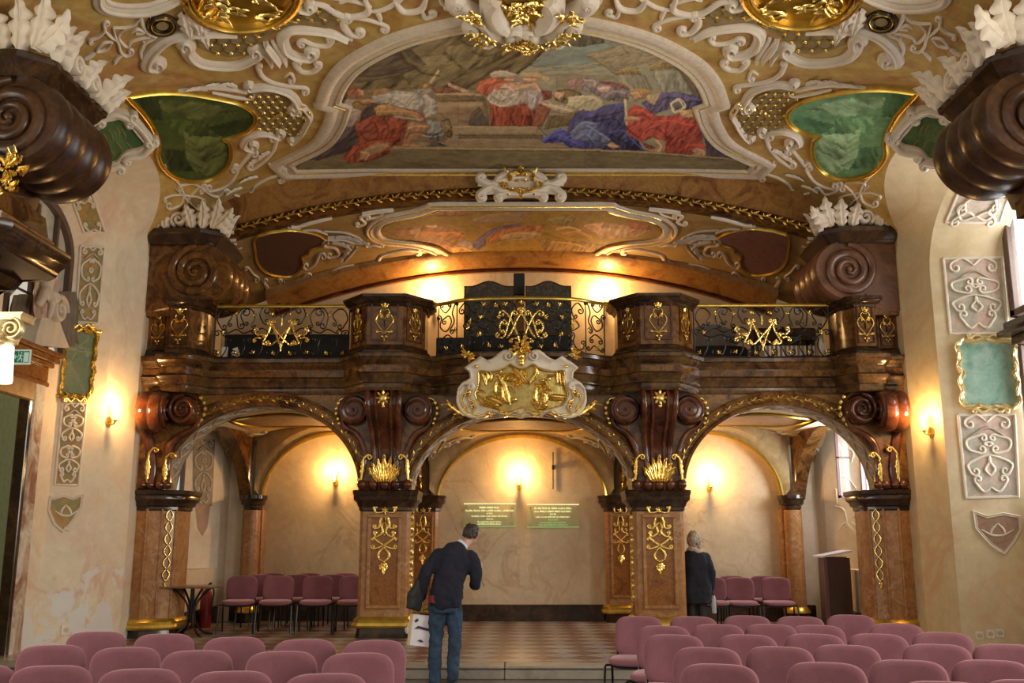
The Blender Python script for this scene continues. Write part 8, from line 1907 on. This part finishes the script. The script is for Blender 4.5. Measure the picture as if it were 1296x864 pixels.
jn = MB(); torso(jn, [(q(0,.76),.155,.12,.2), (q(0,.86),.17,.125,.2), (q(0,.95),.165,.12,.2)])
limb(jn, [q(-.085,.86), q(-.105,.50,.0), q(-.11,.30,-.01), q(-.105,.05,-.02)], [.108,.080,.070,.068]); limb(jn, [q(.085,.86,.02), q(.105,.50,.05), q(.095,.30,.04), q(.085,.05,.04)], [.106,.080,.070,.068])
wrinkle(remesh(jn.build('jeans', DENIM, man, smooth=0), .012, 4), .045, .09)
for x, y in ((-.105,-.01),(.09,.05)):
    sb = MB(); sb.ball(q(x,.045,y+.07), .05, (.95,2.5,.9), n=12); sb.box(*q(x-.04,.0,y-.05), *q(x+.04,.02,y+.19), .008); remesh(sb.build('shoe', plain('dark_leather', (.02,.015,.012), .35), man, smooth=0), .01, 3)
gl = MB(); gl.tube([q(.37,1.20,.42), q(.385,1.12,.40), q(.41,1.05,.40)], .004, 6); gl.ball(q(.415,1.04,.40), .016, (.3,1,1), n=6); tag(gl.build('spectacles', BLK), 'spectacles dangling from the right hand of the man', 'glasses', kind='thing')
bk = MB(); torso(bk, [(q(-.36,.80,-.10),.10,.05,.9), (q(-.33,.95,-.08),.11,.055,.9), (q(-.29,1.12,-.06),.05,.03,.9)])
tag(wrinkle(bk_o := remesh(bk.build('shoulder_bag', plain('black_canvas', (.012,.012,.013), .7), smooth=0), .012, 3), .03, .1) or bk_o, 'dark cloth bag hanging at the left arm of the man', 'bag', kind='thing')
pb = empty('paper_bag', q(-.29,.42,.0), label='white printed paper carrier bag in the left hand of the man', cat='bag', kind='thing')
B0, B1 = q(-.30,.40,.03), None; Fp = lambda u, v, d: (mx-.275+u*.98+v*.10, my+.04+d+u*.1, .40+v*.98-u*.12)
mb = MB(); mb.rings([[Fp(-.12,0,-.035), Fp(.12,0,-.035), Fp(.12,0,.035), Fp(-.12,0,.035)], [Fp(-.12,.34,-.045), Fp(.12,.34,-.045), Fp(.12,.34,.045), Fp(-.12,.34,.045)]], True, True, False); mb.build('bag_body', plain('white_bag_paper', (.72,.70,.74), .5, var=.05), pb)
mb = MB(); mb.rings([[Fp(-.155,0,-.03), Fp(-.12,0,-.036), Fp(-.12,0,.036)], [Fp(-.155,.34,-.03), Fp(-.12,.34,-.046), Fp(-.12,.34,.046)]], True, True, True); mb.build('side_gusset', plain('ochre_bag_side', (.55,.40,.20), .5), pb)
DP = plain('dark_plum_print', (.07,.02,.06), .5)
for P in ([(-.09,.18),(-.05,.22),(.02,.21),(.10,.20),(.11,.17),(.03,.18),(-.04,.19)], [(-.10,.27),(-.07,.30),(-.05,.28),(-.08,.25)], [(-.04,.06),(0,.075),(.03,.05),(0,.045)]):
    mb = MB(); mb.prism(P, lambda u, v, d: Fp(u, v, d-.046), -.003, .0); mb.build('print_mark', DP, pb)
mb = MB(); mb.tube([Fp(-.04,.34,0), Fp(-.02,.39,0), Fp(.03,.41,0), Fp(.06,.38,0), Fp(.06,.34,0)], .006, 6); mb.build('bag_handle', BLK, pb)
# ---- woman in dark coat beside the right pier
wp = atZ(880, 803, .15); wx, wy = wp.x, 15.32; wx = (880-660)/F*(wy*.98)
wo = empty('person', (wx, wy, .15), label='woman with ash blonde hair and long dark coat looking up beside the right pier', cat='person', kind='thing')
q = lambda x, z, y=0: (wx+x-.02, wy+y, .15+z)
hm, T = head(V(q(.0,1.42,.02)), (.60,.75,.22), (0,-.1,1), wo, None, R_=.098)
body = MB(); body.v += hm.v; body.f += hm.f; body.m += hm.m
limb(body, [q(0,1.22), q(0,1.34,.02)], [.06,.05]); torso(body, [(q(0,.74),.16,.12,.1), (q(0,.95),.15,.11,.1), (q(0,1.12),.17,.11,.1), (q(0,1.24),.12,.08,.1)])
for s in (-1,1): limb(body, [q(s*.08,.76), q(s*.08,.42), q(s*.08,.07)], [.085,.058,.04]); limb(body, [q(s*.17,1.18), q(s*.21,.92,-.02), q(s*.22,.68,.05)], [.055,.042,.03]); hand(body, q(s*.22,.68,.05), (0,.1,-1), (s,0,0), L=.15, s=s)
remesh(body.build('body', SKN, wo, smooth=0), .010, 3)
ct = MB(); torso(ct, [(q(0,.48),.22,.17,.1), (q(0,.75),.215,.165,.1), (q(0,.95),.195,.15,.1), (q(0,1.12),.205,.14,.1), (q(0,1.22),.165,.12,.1), (q(0,1.29),.085,.08,.1)])
for s in (-1,1): limb(ct, [q(s*.15,1.17), q(s*.22,.94,-.02), q(s*.235,.70,.04)], [.08,.070,.058])
wrinkle(remesh(ct.build('coat', plain('dark_navy_coat', (.006,.008,.014), .9, var=.3, scale=5), wo, smooth=0), .013, 4), .04, .16)
tr = MB()
for s in (-1,1): limb(tr, [q(s*.08,.52), q(s*.08,.28), q(s*.08,.06)], [.08,.065,.06])
remesh(tr.build('trousers', BLK, wo, smooth=0), .013, 3)
hr = MB(); rings = []
for i in range(160):
    rr = random.Random(i+50); t = rr.uniform(-.95, 1.5); a = R(150)+R(240)*rr.random(); k = 1.0; hr.ball(T(.090*cos(t)*cos(a), -.010+.108*cos(t)*sin(a), .128*sin(t)), .021, (1,1,1.3), n=4)
remesh(hr.build('hair', HAIRB, wo, smooth=0), .007, 2)
sc2 = MB(); pts = [q(.09*cos(a), 1.265+.02*sin(2*a), .085*sin(a)) for a in [2*pi*k/20 for k in range(21)]]; sc2.tube(pts, .042, 8); wrinkle(remesh(sc2.build('scarf', plain('beige_scarf', (.42,.33,.24), .8), wo, smooth=0), .01, 3), .03, .05)
for s in (-1,1): sb = MB(); sb.ball(q(s*.08,.045,.04), .045, (.9,2.2,.9), n=10); sb.build('shoe', BLK, wo)
bt = empty('carrier_bag', q(.26,.42), label='clear bottle in a dark string bag held by the woman', cat='bag', kind='thing')
MB().lathe([(.02,.60),(.035,.55),(.038,.36),(.03,.34)], q(.25,-.15+.12,-.04)[:2] + (.15,), 12).build('bottle', glass('clear_plastic', (.7,.75,.8), .1, .5), bt)
mb = MB()
for a in (-.05,.0,.05): mb.tube([q(.24,.66,-.02), q(.24+a,.5,-.05), q(.25+a*.5,.33,-.05)], .006, 6)
mb.build('string', BLK, bt)
